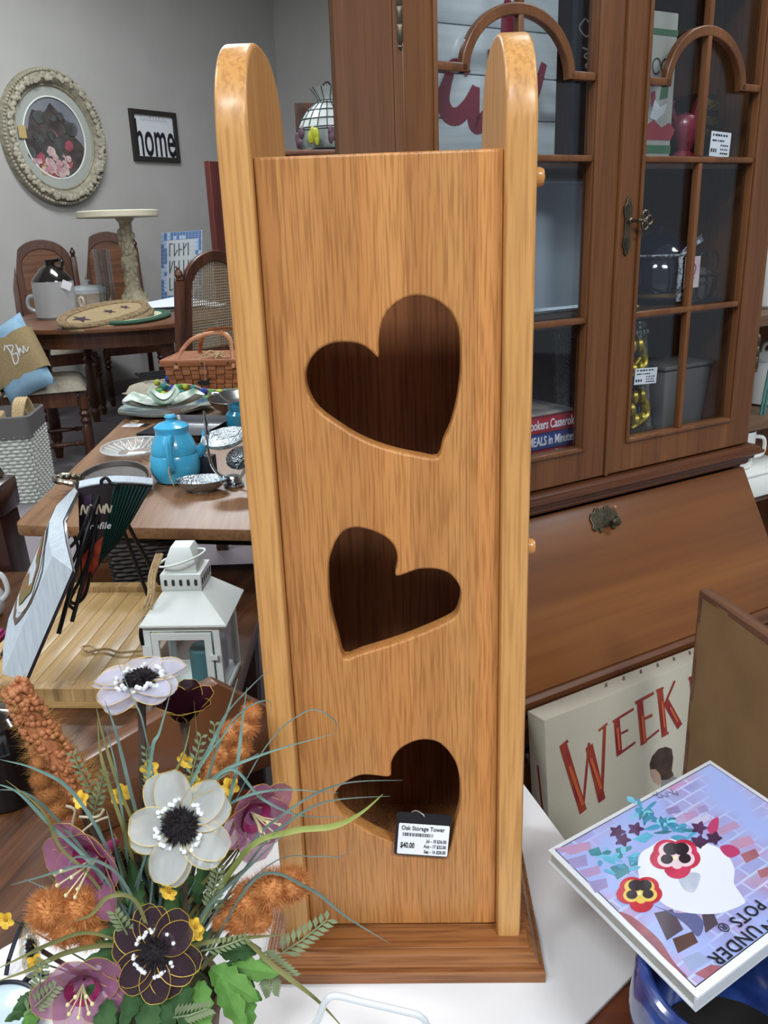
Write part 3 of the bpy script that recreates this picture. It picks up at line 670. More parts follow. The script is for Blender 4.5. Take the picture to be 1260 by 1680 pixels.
# upper right: rooster panels and gilded black box
t = thing('rooster_towel', 'folded cloth printed with red rooster and green band in upper right cupboard', 'towel', fr=FH)
dy = .04; a = hz(1062, 247, dy); x0, x1 = a.x-.004, hz(1107, 130, dy).x
clo = mat('cream_cloth', '#a9aaa0', .9)
MB().box(x0, x1, dy, dy+.006, 1.2825, 1.475).build('cloth', clo, t, bevel=.002)
mb = MB(); SM = T(0, dy-.0006, 0) @ FACE
mb.poly([(x0, 1.29), (x1, 1.29), (x1, 1.301), (x0, 1.301)], SM); mb.poly([(x0, 1.445), (x1, 1.445), (x1, 1.453), (x0, 1.453)], SM)
mb.poly([(x0+.022, 1.362), (x0+.038, 1.365), (x0+.040, 1.385), (x0+.026, 1.388)], SM); mb.build('green_print', mat('green_print', '#3f6b4c', .8), t)
mb = MB(); mb.poly([(x0, 1.308), (x0+.05, 1.308), (x0+.058, 1.322), (x0+.045, 1.332), (x0+.030, 1.325), (x0+.012, 1.335), (x0, 1.328)], SM); mb.poly([(x0+.006, 1.352), (x0+.015, 1.356), (x0+.012, 1.374), (x0+.004, 1.370)], SM); mb.build('red_print', mat('red_print', '#8e2a36', .8), t)
mb = MB(); mb.poly([(x0+.004, 1.337), (x0+.018, 1.334), (x0+.034, 1.345), (x0+.038, 1.358), (x0+.024, 1.352), (x0+.012, 1.362)], SM, z=.0003); mb.build('white_print', mat('white_print', '#c7ccd0', .8), t)
mb = MB(); 
for dx in (.012, .030): mb.stroke([(x0+dx+.008*math.cos(s), 1.405+.010*math.sin(s)) for s in [k*.7 for k in range(9)]], .002, SM)
mb.build('curl_print', ink, t)
t = thing('rooster_figurine', 'red ceramic rooster figurine in the upper right cupboard', 'figurine', fr=FH)
rm = mat('rooster_red', '#7d2637', .3, c2='#94354a', nscale=60, coat=.4)
q = hz(1128, 215, .07); RM = T(q.x, .075, 1.2825)
MB().lathe([(.030, 0), (.026, .006), (.012, .014), (.018, .026), (.030, .04), (.032, .052), (.024, .064), (.0001, .07)], 18, RM, sx=1.0, sy=.7).build('body', rm, t)
MB().tube(smooth([(.018, 0, .05), (.027, 0, .072), (.030, 0, .088), (.036, 0, .092)], 4), [.014-.0007*k for k in range(13)], 10, RM).build('neck', rm, t)
mb = MB()
for k in range(4): mb.tube(smooth([(-.02, 0, .05), (-.036-.004*k, 0, .07+.008*k), (-.030-.010*k, 0, .085+.004*k)], 4), [.007-.0005*j for j in range(9)], 8, RM, flat=.5)
mb.build('tail', rm, t)
mb = MB()
for k in range(3): mb.sphere((.028+.005*k, 0, .097+.002*(k == 1)), .0045, 8, 6, RM)
mb.build('comb', mat('comb_red', '#a02030', .4), t)
MB().lathe([(.004, 0), (.0001, .011)], 8, RM @ T(.040, 0, .089) @ RY(90)).build('beak', mat('beak_yellow', '#b28a3a', .5), t)
t = thing('lacquer_box', 'black box with gilded carved bands beside the rooster figurine', 'box', fr=FH)
bxa = hz(1140, 200, .10).x; bxm = mat('black_lacquer', '#14120f', .25, coat=.5); gdm = mat('dull_gilt', '#94803a', .35, .6, c2='#4a4020', nscale=150, stretch=(1, 1, 3), bump=.6, bscale=200)
MB().box(bxa, .318, .10, .155, 1.2825, 1.385).build('box_body', bxm, t, bevel=.004)
for z0, z1 in ((1.322, 1.332), (1.338, 1.352), (1.360, 1.376)): MB().box(bxa-.001, .319, .096, .0995, z0, z1).build('gilt_band', gdm, t, bevel=.002)
# ------------------------------------------------------------------ open shelf unit to the right of the hutch
FS = Fr(PY(1240, 700, 1.62), 30)
su = thing('open_shelf', 'brown open shelf unit behind the right end of the hutch', 'shelf unit', fr=FS)
def sz(u, v, dy=0): return FS.hit(u, v, dy)
zs = [sz(1245, 519).z, sz(1245, 690).z, sz(1255, 805).z]
shelfw = wood('shelf_wood', '#5a4432', '#6d543f', '#7f6650', 'X', .8, .45, pores=.2)
for z in zs: MB().box(-.12, .62, .0, .26, z-.02, z).build('shelf', shelfw, su, bevel=.002)
MB().box(-.12, .62, .262, .275, .02, 1.75).build('back_panel', cherry, su)
MB().box(-.138, -.1205, 0, .275, 0, 1.75).build('side_panel', cherry, su); MB().box(.622, .64, 0, .275, 0, 1.75).build('side_panel', cherry, su)
MB().box(-.14, .62, .002, .02, zs[2], zs[1]-.0205).box(-.14, -.10, .002, .02, 0, zs[2]).build('front_panel', cherry_h, su) if False else None
MB().box(-.12, .62, .10, .115, zs[2]+.0005, zs[1]-.0205).build('drawer_front', cherry_l, su, bevel=.003)
def can(name, label, cat, u, v, y, prof, mt, extra=None):
    q = sz(u, v, y); t = thing(name, label, cat, FS.world((q.x, y, q.z))); return t
cer = mat('white_ceramic', '#d9dcd8', .2, coat=.5)
t = thing('canister', 'white lidded canister on the open shelf by the hutch', 'canister', FS.world((sz(1252, 640, .1).x+.012, .1, zs[1]+.0005)))
MB().lathe([(.040, 0), (.046, .004), (.047, .085), (.044, .092)], 28).build('body', cer, t); MB().lathe([(.046, .092), (.046, .099), (.03, .108), (.0001, .111)], 28).build('lid', cer, t)
MB().tube(smooth([(-.018, 0, .104), (-.014, 0, .124), (.014, 0, .124), (.018, 0, .104)], 4), .0045, 8).build('lid_handle', cer, t)
t = thing('glass_sheet', 'clear green edged glass sheet leaning on the open shelf', 'glass', FS.world((sz(1246, 685, .03).x, .03, zs[1]+.0005)))
gle = mat('green_glass_edge', '#4f8a80', .1, alpha=.75)
MB().box(0, .005, 0, .004, 0, .17, RY(5)).box(.007, .011, 0, .004, 0, .17, RY(5)).build('edge', gle, t)
MB().box(.0111, .14, 0, .003, 0, .17, RY(5)).build('sheet', pane, t)
t = thing('white_jar', 'white jar cut by the frame on the upper open shelf', 'jar', FS.world((sz(1262, 480, .08).x+.015, .1, zs[0]+.0005)))
MB().lathe([(.035, 0), (.04, .005), (.04, .11), (.03, .125), (.03, .14)], 24).build('body', cer, t); MB().lathe([(.032, .14), (.032, .15), (.0001, .156)], 24).build('lid', cer, t)
WB = FS.world((sz(1250, 790, -.05).x+.03, .03, 0))
t = thing('white_box', 'flat white box on the low shelf under the patterned mug', 'box', (WB.x, WB.y, zs[2]+.0005), 30)
MB().box(-.06, .12, -.05, .06, 0, .045).build('carton', white_p, t, bevel=.002); MB().box(-.062, .122, -.052, .062, .045, .052).build('carton_lid', white_p, t, bevel=.002)
t = thing('mug', 'white mug with grey tree print right of the hutch', 'mug', (WB.x-.005, WB.y+.005, zs[2]+.053))
MB().lathe([(.030, 0), (.034, .003), (.036, .075), (.034, .075), (.031, .006), (.0001, .005)], 28).build('cup', cer, t)
mb = MB(); gpm = mat('grey_print', '#6f7478', .6)
for k in range(9):
    a_ = -2.4+k*.22
    for j in range(3): mb.add([(.0365*math.cos(a_-.05+.012*j), .0365*math.sin(a_-.05+.012*j), .018+.008*j), (.0365*math.cos(a_+.05-.012*j), .0365*math.sin(a_+.05-.012*j), .018+.008*j), (.0365*math.cos(a_), .0365*math.sin(a_), .030+.008*j)], [(0, 1, 2)])
mb.build('tree_print', gpm, t)
MB().tube(smooth([(.034, 0, .06), (.055, 0, .055), (.055, 0, .025), (.034, 0, .018)], 4), .004, 8).build('handle', cer, t)
# ------------------------------------------------------------------ pictures on the left wall
def wz(u, v, dy=0): return FWL.hit(u, v, dy)
c0 = wz(87, 227); ax = (wz(172, 245).x-wz(1, 210).x)/2; az = (wz(66, 113).z-wz(108, 340).z)/2
t = thing('oval_picture', 'large oval picture of flowers in an ornate cream frame on the wall', 'picture', fr=FWL)
ivory = mat('antique_ivory', '#a09a86', .6, c2='#7f7966', nscale=30, bump=.7, bscale=60)
prof = [(1.0, -.0), (1.0, -.03), (.975, -.05), (.94, -.045), (.92, -.06), (.86, -.075), (.80, -.055), (.775, -.035), (.755, -.04), (.74, -.03)]
mb = MB(); n = 64; v = []; f = []
for r, y in prof:
    for k in range(n):
        a = 2*math.pi*k/n; v.append((c0.x+ax*r*math.cos(a), y, c0.z+az*r*math.sin(a)))
for i in range(len(prof)-1):
    for k in range(n): f.append((i*n+k, i*n+(k+1) % n, (i+1)*n+(k+1) % n, (i+1)*n+k))
mb.add(v, f); mb.build('frame_ring', ivory, t, ang=60)
mb = MB(); rr = random.Random(5)
for k in range(150):
    a = 2*math.pi*k/150+rr.uniform(-.02, .02); r = rr.choice((.84, .87, .90)); s_ = rr.uniform(.012, .022)
    mb.sphere((c0.x+ax*r*math.cos(a), -.072, c0.z+az*r*math.sin(a)), s_, 7, 5, sx=1.2, sy=.7)
for k in range(110):
    a = 2*math.pi*k/110; mb.sphere((c0.x+ax*.965*math.cos(a), -.05, c0.z+az*.965*math.sin(a)), .012, 6, 4)
mb.build('carved_leaves', mat('ivory_carving', '#b3ad9a', .6, c2='#8f8976', nscale=40), t, kind='stuff')
def oring(nm, r0, r1, y, m_):
    lo = [[(c0.x+ax*r*math.cos(a), c0.z+az*r*math.sin(a)) for a in [2*math.pi*k/48 for k in range(48)]] for r in (r0, r1)]
    lk(nm, curve_mesh(nm, lo, .006, .0005, m_, T(0, y, 0) @ FACE), m_, t)
oring('mat_board', .76, .60, -.022, mat('mat_grey', '#a3a79f', .8)); oring('mat_bevel', .605, .585, -.025, white_p)
PM_ = T(c0.x, -.018, c0.z) @ FACE
def blob(mb, cx, cy, r, sd, M, z, n=12, sy=1): 
    q = random.Random(sd); mb.poly([(cx+r*q.uniform(.75, 1.2)*math.cos(2*math.pi*k/n), cy+sy*r*q.uniform(.75, 1.2)*math.sin(2*math.pi*k/n)) for k in range(n)], M, z)
mb = MB(); mb.disc(0, 0, ax*.6, az*.6, PM_, n=40); pic = mb.build('painting', mat('painted_sky', '#6f737c', .5, c2='#8b8e92', nscale=4, sharp=(.3, .75)), t)
def pblobs(nm, colr, lst, z, c2=None):
    for i, (u, v_, r) in enumerate(lst):
        mb = MB(); q = wz(u, v_); blob(mb, q.x-c0.x, q.z-c0.z, r, int(u*7+v_*13) % 999, PM_, z+.0002*i)
        mb.build(nm, mat('paint'+colr, colr, .6, c2=c2, nscale=18), pic)
pblobs('painted_foliage', '#3a3434', [(66, 215, .13), (85, 215, .16), (60, 245, .13), (105, 250, .16), (85, 260, .2), (70, 200, .08), (120, 270, .13), (90, 285, .12)], .001, '#544c4a')
pblobs('painted_roses', '#8d3f4c', [(66, 262, .045), (110, 240, .035), (85, 222, .03), (108, 268, .04), (85, 290, .03), (77, 255, .03)], .004, '#a85f66')
pblobs('painted_petals', '#c9b8ac', [(92, 255, .06), (95, 278, .055), (80, 272, .05), (100, 265, .045), (80, 250, .03)], .006, '#a8878a')
rq = random.Random(31)
pblobs('painted_leaves', '#57585a', [(rq.gauss(86, 22), rq.gauss(235, 28), rq.uniform(.02, .05)) for _ in range(26)], .0025, '#3c4038')
pblobs('painted_blooms', '#b08088', [(rq.gauss(86, 16), rq.gauss(268, 12), rq.uniform(.015, .03)) for _ in range(22)], .009, '#cfc0b8')
pblobs('painted_fruit', '#a8894f', [(70, 280, .035), (77, 284, .025)], .008)
MB().box(-.03, .03, 0, .004, -.04, .04, T(wz(31, 217).x, -.04, wz(31, 217).z)).build('frame_label', mat('tan_label', '#b8a06c', .5), t)
# "home" sign
t = thing('home_sign', 'small white sign reading home in a thin black frame', 'sign', fr=FWL)
a = wz(209, 178); b = wz(293, 267); x0, x1 = a.x, b.x; z1 = (wz(209, 178).z+wz(287, 186).z)/2; z0 = (wz(217, 264).z+wz(293, 267).z)/2
fw = (x1-x0)*.075
lk('frame', curve_mesh('frame', [[(x0, z0), (x1, z0), (x1, z1), (x0, z1)], [(x0+fw, z0+fw), (x1-fw, z0+fw), (x1-fw, z1-fw), (x0+fw, z1-fw)]], .03, .003, mat('black_frame', '#26231f', .5), T(0, -.015, 0) @ FACE), None, t)
MB().box(x0+fw-.003, x1-fw+.003, -.012, 0, z0+fw-.003, z1-fw+.003).build('sign_face', mat('sign_white', '#dadde2', .6), t)
hgt = z1-z0
txt('home_text', 'home', hgt*1.02, ink, t, T((x0+x1)/2, -.0135, z0+hgt*.42) @ FACE, sx=(x1-x0)*.80/(hgt*1.02*2.12), off=.004, ex=.001)
mb = MB(); SM = T(0, -.0135, 0) @ FACE; w_ = x1-x0
for k in range(9): 
    xx = x0+w_*(.22+.065*k); mb.stroke([(xx, z0+hgt*.80), (xx+.012, z0+hgt*(.86 if k % 3 else .9)), (xx+.014, z0+hgt*.81), (xx+w_*.06, z0+hgt*.80)], .004, SM)
mb.build('script_line', mat('pale_script', '#a9adb4', .7), t)
# ------------------------------------------------------------------ dining set
dkw = wood('dark_oak', '#3a2013', '#4d2b19', '#5f3822', 'Z', .8, .4, pores=.3)
dkw2 = wood('oak_table', '#4f2f1a', '#673f24', '#7b4e2e', 'X', .8, .35, pores=.3)
linen = mat('linen_seat', '#a8a190', .9, c2='#989180', nscale=60, bump=.3, bscale=300)
canem = mat('cane', '#8f8168', .8)
def turned(mb, x, y, z0, z1, r, M=None, n=12):
    H_ = z1-z0; pr = [(r*.6, 0), (r*.75, .06), (r, .12), (r*.7, .16), (r, .19), (r*.95, .45), (r*1.0, .60), (r*.65, .66), (r*1.15, .71), (r*.65, .75), (r*1.2, .80), (r*.8, .84), (r*1.1, .86), (r*1.1, 1)]
    mb.lathe([(a, z0+b*H_) for a, b in pr], n, (M or I4) @ T(x, y, 0))
def chair(label, p, face, h_=1.18, cane=False, w=.46, sh=.47, scale=1, pad=True):
    """face: direction (deg, world) that the sitter looks"""
    t = thing('dining_chair', label, 'chair', (p[0], p[1], 0), face+90, 'high backed dining chairs')
    a = w/2; d = .44
    mb = MB()
    for s in (-1, 1):
        lg = MB(); turned(lg, s*(a-.035), -d/2+.035, 0, sh-.06, .024); lg.build('leg', dkw, t)
        bk = RX(-5) if False else I4
        pm = MB(); tilt = .07
        pm.add([(s*(a-.02)-.018, d/2-.02, 0), (s*(a-.02)+.018, d/2-.02, 0), (s*(a-.02)+.018, d/2+.02, 0), (s*(a-.02)-.018, d/2+.02, 0)] + [(s*(a-.02)-.018, d/2-.018, sh), (s*(a-.02)+.018, d/2-.018, sh), (s*(a-.02)+.018, d/2+.018, sh), (s*(a-.02)-.018, d/2+.018, sh)] + [(s*(a-.02)-.018, d/2-.018+tilt, h_-.13), (s*(a-.02)+.018, d/2-.018+tilt, h_-.13), (s*(a-.02)+.018, d/2+.018+tilt, h_-.13), (s*(a-.02)-.018, d/2+.018+tilt, h_-.13)],
               [(0, 3, 2, 1), (8, 9, 10, 11)] + [(i+k, i+(k+1) % 4, i+4+(k+1) % 4, i+4+k) for i in (0, 4) for k in range(4)])
        pm.build('post', dkw, t, bevel=.003)
        MB().lathe([(.012, 0), (.020, .006), (.012, .012), (.020, .026), (.018, .040), (.008, .052), (.010, .058), (.0001, .066)], 12, T(s*(a-.02), d/2+tilt, h_-.13)).build('finial', dkw, t)
    BM = T(0, d/2, sh) @ RX(-math.degrees(math.atan2(.07, h_-.13-sh))) @ FACE
    bh = h_-sh; xi = a-.039
    arc = [(xi*math.cos(q), bh-.15+.15*math.sin(q)) for q in [math.pi*k/20 for k in range(21)]]
    lo = [(-xi, .16), (xi, .16)] + [(xi, bh-.17)] + [(x, z) for x, z in arc] + [(-xi, bh-.17)]
    inn = [(x*.76, .21+(z-.16)*.80) for x, z in lo]
    lk('back_frame', curve_mesh('back_frame', [lo, inn], .024, .004, dkw, BM), dkw, t)
    if cane:
        mb = MB(); n = 22; zt = .21+(bh-.16)*.8; xm = xi*.76
        for k in range(n+1):
            f_ = k/n; x = -xm+2*xm*f_
            top = .21+(bh-.31)*.8+.15*.8*math.sqrt(max(0, 1-(x/xm)**2)); mb.box(x-.0022, x+.0022, .21, top, -.002, .002, BM)
        for k in range(30):
            z = .22+(zt-.22)*k/30; zz_ = (z-(.21+(bh-.31)*.8))/(.12); xx = xm*math.sqrt(max(0, 1-zz_*zz_)) if zz_ > 0 else xm
            mb.box(-xx, xx, z-.0022, z+.0022, -.003, .001, BM)
        mb.build('cane_panel', canem, t, kind='stuff')
    else:
        ins = MB(); ins.prism(inn, -.006, .006, BM); ins.build('back_inset', dkw2, t)
    ap = MB()
    for s in (-1, 1): ap.box(s*(a-.035)-.011, s*(a-.035)+.011, -d/2+.06, d/2-.02, sh-.10, sh-.02)
    ap.box(-a+.03, a-.03, -d/2+.02, -d/2+.045, sh-.10, sh-.02); ap.box(-a+.04, a-.04, d/2-.03, d/2-.0185, sh-.1, sh-.02); ap.build('seat_rail', dkw, t)
    def cush(u, v_): 
        x = (u-.5)*2; y = (v_-.5)*2; e = (1-abs(x)**5)*(1-abs(y)**5)
        return (x*(a-.002), y*(d/2-.02)-.012, sh-.018+.055*max(0, e)**.35)
    sc_ = MB(); sc_.grid(cush, 15, 15); sc_.box(-a+.004, a-.004, -d/2+.01, d/2-.034, sh-.021, sh-.016); sc_.build('seat_cushion', linen, t, ang=80)
    for s in (-1, 1):
        st = MB(); pr = [(.009, 0), (.014, .03), (.009, .06), (.015, .10), (.009, .14), (.012, .25), (.013, .5), (.012, .75), (.009, .86), (.015, .9), (.009, .94), (.013, .97), (.009, 1)]
        L_ = d-.075; st.lathe([(r, z*L_) for r, z in pr], 10, T(s*(a-.035), -d/2+.06, .17) @ RX(-90)); st.build('stretcher', dkw, t)
    return t
cA = PY(66, 470, 5.85); cB = PY(186, 470, 6.45); cC = PZ(88, 628, .5); 
chair('dark wooden chair with arched back behind the stoneware jug', (cA.x, cA.y+.22), -62, 1.20)
chair('dark wooden chair with arched back behind the stone cake pedestal', (cB.x+.02, cB.y+.1), -62, 1.24)
chC = chair('wooden chair with linen seat holding the blue and burlap pillow', (cC.x-.12, cC.y+.18), 18, 1.16)
cD = PY(352, 500, 4.15)
chair('wooden chair with cane back beside the woven picnic basket', (cD.x-.22, cD.y+.16), 143, 1.13, cane=True)
t = thing('wire_trivet', 'dark curled wire trivet lying on the chair seat by the basket', 'trivet', (cD.x-.32, cD.y+.23, .512), 30)
mb = MB()
for k in range(4):
    for j in range(3): mb.tube([(-.09+.06*k+.028*math.cos(s), -.06+.06*j+.028*math.sin(s), .012) for s in [2*math.pi*i/12 for i in range(12)]], .005, 5, closed=True)
mb.tube([(-.13, -.1, .012), (.13, -.1, .012), (.13, .1, .012), (-.13, .1, .012)], .007, 6, closed=True)
mb.build('wire_curls', black_m, t)
# table
tc_ = PZ(165, 512, .76)
DT = thing('dining_table', 'oval dark oak dining table set with jug, dishes and placemats', 'table', (-1.52, 5.22, 0), 12)
ell = [(.60*math.copysign(abs(math.cos(a))**.7, math.cos(a)), .80*math.copysign(abs(math.sin(a))**.8, math.sin(a))) for a in [2*math.pi*k/48 for k in range(48)]]
MB().prism(ell, .735, .76).build('table_top', dkw2, DT, bevel=.006)
MB().prism([(x*.9, y*.92) for x, y in ell], .65, .735).build('apron', dkw, DT)
for x, y in ((.26, -.62), (-.42, -.35), (.42, .45), (-.30, .62)):
    lg = MB(); lg.box(x-.035, x+.035, y-.035, y+.035, .60, .70); turned(lg, x, y, 0, .60, .034, n=14); lg.build('leg', dkw, DT)
def on(u, v, z=.76): return PZ(u, v, z)
# jug
p = on(95, 522); k_ = p.y/1400*1.02; t = thing('stoneware_jug', 'grey and black stoneware jug with a price tag on the dining table', 'jug', (p.x, p.y, .7605))
cgrey = mat('jug_grey', '#a5a6a6', .35, coat=.3); cblk = mat('jug_black', '#15110f', .15, coat=.6)
R_ = 31*k_; MB().lathe([(R_*.92, 0), (R_, .012), (R_, 56*k_)], 28).build('body', cgrey, t)
MB().lathe([(R_, 56*k_), (R_*.95, 60*k_), (R_*.5, 76*k_), (R_*.26, 80*k_), (R_*.26, 86*k_), (R_*.3, 88*k_)], 28).build('shoulder', cblk, t)
MB().tube(smooth([(R_*.2, 0, 86*k_), (R_*.55, 0, 88*k_), (R_*.62, 0, 80*k_), (R_*.5, 0, 72*k_)], 4), .011, 8).build('handle', cblk, t)
MB().tube(smooth([(-R_*.9, 0, 34*k_), (-R_*1.3, 0, 32*k_), (-R_*1.35, 0, 18*k_), (-R_*.95, 0, 10*k_)], 4), .014, 8).build('side_handle', cgrey, t)
MB().box(0, .055, 0, .002, 0, .045, T(R_*.65, -R_*.8, 48*k_) @ RY(25)).build('price_tag', label_w, t)
# casserole
p = on(147, 506); k_ = p.y/1400; t = thing('lidded_casserole', 'cream casserole dish with a glass lid on the dining table', 'dish', (p.x, p.y, .7605))
crm = mat('cream_glaze', '#b7ae9d', .3, coat=.4); gls = mat('clear_glass', '#c9d4d8', .05, alpha=.45, coat=.5)
R_ = 30*k_; MB().lathe([(R_*.7, 0), (R_*.92, .02), (R_*.98, 22*k_), (R_*1.03, 24*k_), (R_*.95, 24*k_), (R_*.88, .03), (.0001, .025)], 28).build('dish', crm, t)
MB().lathe([(R_*1.02, 24*k_), (R_*1.0, 30*k_), (R_*.8, 35*k_), (R_*.12, 37*k_), (R_*.1, 40*k_), (R_*.22, 43*k_), (.0001, 45*k_)], 28).build('glass_lid', gls, t)
MB().tube([(R_*.1*math.cos(s)+.0, -R_*1.02-.01, 12*k_+R_*.24*math.sin(s)) for s in [2*math.pi*i/12 for i in range(12)]], .012, 6, closed=True).build('loop_handle', crm, t)
# pedestal
p = on(222, 503); k_ = p.y/1400*1.13; t = thing('cake_pedestal', 'tall cream carved pedestal stand with a round flat top', 'pedestal', (p.x, p.y, .7605))
stn = mat('cream_stone', '#a8a188', .8, c2='#8b846c', nscale=40, bump=.5, bscale=40); R_ = 10.5*k_
MB().lathe([(R_*2.3, 0), (R_*2.3, .02), (R_*1.7, .05), (R_*1.0, .12), (R_*.8, 40*k_), (R_*.95, 60*k_), (R_*.75, 90*k_), (R_*.8, 112*k_), (R_*1.25, 118*k_)], 20).build('column', stn, t)
mb = MB(); q = random.Random(2)
for i in range(46):
    a = q.uniform(0, 6.28); z = q.uniform(.03, 100*k_); r = R_*(1.5 if z < .09 else .85); mb.sphere((r*math.cos(a), r*math.sin(a), z), R_*.34, 7, 5, sz=1.4)
mb.build('carved_scrolls', stn, t, kind='stuff')
MB().lathe([(53*k_, 119*k_), (55*k_, 120*k_), (55*k_, 127*k_), (52*k_, 128*k_), (50*k_, 125*k_), (.0001, 125*k_)], 40, T(-.04, 0, 0)).build('round_top', mat('cream_top', '#c9c3ac', .6), t)
# glass cylinder
p = on(197, 505); k_ = p.y/1400; t = thing('glass_cylinder', 'clear tall glass cylinder vase next to the cream pedestal', 'vase', (p.x-.075, p.y, .7605))
MB().lathe([(13*k_, 0), (13*k_, 90*k_), (12.3*k_, 90*k_), (12.3*k_, .01), (.0001, .01)], 24).build('vase', pane_mat('thin_glass', '#f0f3f3', .9, .03, .05), t)
# blue mosaic sign
p = on(298, 500); t = thing('mosaic_sign', 'blue and white tile bordered sign propped on the dining table', 'sign', (p.x, p.y, .7725), -20)
k_ = p.y/1400; wS, hS = 74*k_, 111*k_; BM = RX(-14) @ RY(-2) @ FACE
MB().prism([(-wS/2, 0), (wS/2, 0), (wS/2, hS), (-wS/2, hS)], -.012, 0, BM).build('backing', mat('mosaic_grout', '#b8c2cf', .6), t)
tl1 = mat('tile_blue', '#4c678f', .3); tl2 = mat('tile_pale', '#8fa2bc', .3); q = random.Random(4)
ma, mb_ = MB(), MB(); b_ = wS*.16; nx, nz = 13, 18
for i in range(nx):
    for j in range(nz):
        if 2 <= i < nx-2 and 2 <= j < nz-2: continue
        x, z = -wS/2+wS*i/nx, hS*j/nz; (ma if q.random() < .6 else mb_).box(x+.002, x+wS/nx-.002, z+.002, z+hS/nz-.002, 0, .004, BM)
ma.build('blue_tiles', tl1, t, kind='stuff'); mb_.build('pale_tiles', tl2, t, kind='stuff')
MB().prism([(-wS*.34, hS*.11), (wS*.34, hS*.11), (wS*.34, hS*.89), (-wS*.34, hS*.89)], 0, .002, BM).build('centre_panel', mat('panel_grey', '#9aa0a2', .7), t)
mb = MB(); q = random.Random(12)
for r_ in range(3):
    for c_ in range(5):
        x = -wS*.28+c_*wS*.115; z = hS*(.66-.24*r_); s_ = hS*.18
        mb.stroke([(x, z), (x, z+s_)], .008, BM, n=0, z=.003); 
        if q.random() < .8: mb.stroke([(x, z+s_*q.choice((0, .5, 1))), (x+wS*.08, z+s_*q.choice((.1, .5, .95)))], .007, BM, n=0, z=.0032)
mb.build('lettering', mat('slate_ink', '#34383c', .7), t)
mb = MB(); 
for s in (-1, 1): mb.tube([(s*wS*.25, .02, .0), (s*wS*.2, .10, 0)], .006, 6); mb.tube([(s*wS*.2, .10, .0), (0, .12, hS*.6)], .006, 6)
mb.build('stand', black_m, t)
# placemats
def placemat(nm, label, C0, Xv, Yv, m1, m2, star):
    t = thing(nm, label, 'placemat', C0, 0, 'placemats on the dining table'); a, b = Vector(Xv).length, Vector(Yv).length
    M = frame_from(Vector((0, 0, 0)), Xv, Yv)
    el = lambda r: [((a-r)*math.cos(q), (b-r)*math.sin(q)) for q in [2*math.pi*k/40 for k in range(40)]]
    MB().prism(el(.045), 0, .012, M).build('centre', m1, t)
    for r in (.0, .016, .032):
        mb = MB(); mb.tube([(x, y, .008) for x, y in el(r)], .0105, 6, M, closed=True); mb.build('braid', m2, t)
    if star:
        for cx, s_ in star:
            mb = MB(); mb.poly([(cx+s_*(1 if k % 2 == 0 else .42)*math.cos(k*math.pi/5+.3), s_*(1 if k % 2 == 0 else .42)*math.sin(k*math.pi/5+.3)) for k in range(10)], M, .0135); mb.build('star', mat('plum_star', '#33212a', .9), t)
brd = mat('jute_braid', '#8b7758', .95, c2='#6a573d', nscale=50, bump=.8, bscale=120); brc = mat('jute_centre', '#968465', .95, c2='#85734f', nscale=90)
grn = mat('green_braid', '#2f5340', .9); crc = mat('cream_centre', '#b9bba2', .9, c2='#a1a587', nscale=30)
def matp(pa, pb, pc): A_, B_, C_ = PY(*pa), PY(*pb), PY(*pc); c_ = (A_+B_)/2; X_ = (B_-A_)/2; Y_ = (C_-c_); Y_ = Y_-X_.normalized()*Y_.dot(X_.normalized()); return c_, X_, -Y_
p = on(226, 522, .764); placemat('placemat', 'cream round placemat with a green edge beneath the braided mats', p, Vector((.16, 0, 0)), Vector((0, .34, 0)), crc, grn, None)
c_, X_, Y_ = matp((113, 544, 4.42), (241, 507, 4.98), (199, 537, 4.56)); placemat('placemat', 'braided jute oval mat without stars showing, lower of the pair', c_, X_, Y_, brc, brd, None)
c_, X_, Y_ = matp((102, 536, 4.40), (236, 499, 5.0), (190, 531, 4.58)); placemat('placemat', 'braided jute oval mat with purple stars, upper of the pair', c_, X_, Y_, brc, brd, [(-.19, .055), (.03, .04), (.16, .035)])
p = on(258, 498, .79); t = tag(MB().add([(-.25, -.12, 0), (.05, -.16, .01), (.3, -.1, .0), (.32, .05, .0), (.0, .12, .05), (-.2, .1, .02)], [(0, 1, 4, 5), (1, 2, 3, 4)]).add([(-.25, -.12, -.012), (.05, -.16, -.012), (.3, -.1, -.012), (.32, .05, -.012), (.0, .12, -.012), (-.2, .1, -.012)], [(5, 4, 1, 0), (4, 3, 2, 1)]).build('linen_napkins', mat('white_linen', '#c6ccd2', .8), None), 'folded white linen napkins by the cream pedestal foot', 'napkin'); t.location = (p.x+.12, p.y-.08, .777)
# pillow on the chair
PM2 = chC.matrix_basis.copy()
t = thing('wrapped_pillow', 'pale blue pillow wrapped in a burlap band with white script', 'pillow', chC.location + Vector((-.20, -.03, 0)), 0)
q = PY(26, 590, chC.location.y-.20); cen = Vector((q.x, q.y, q.z)) - t.location
KM = T(*cen) @ RY(-26) @ RX(-16) @ SCL(.86, .86, .82)
def pil(w, h_, d_, e=3): 
    def fn(u, v_):
        x = (u-.5)*2; z = (v_-.5)*2; 
        return None
    return None
def pillow(mb, w, h_, d_, M, squeeze=0):
    for s in (-1, 1):
        def fn(u, v_, s=s):
            x = (u-.5)*2; z = (v_-.5)*2; e = max(0, (1-x**4)*(1-z**4))**.5
            return (x*w*(1-.06*(1-abs(z))-squeeze*(1-z*z)), s*d_*e, z*h_*(1-.06*(1-abs(x))))
        mb.grid(fn, 17, 17, M)
mb = MB(); pillow(mb, .155, .24, .075, KM); mb.build('pillow', mat('sky_cotton', '#86a9bf', .85, c2='#7698b0', nscale=12), t, ang=80)
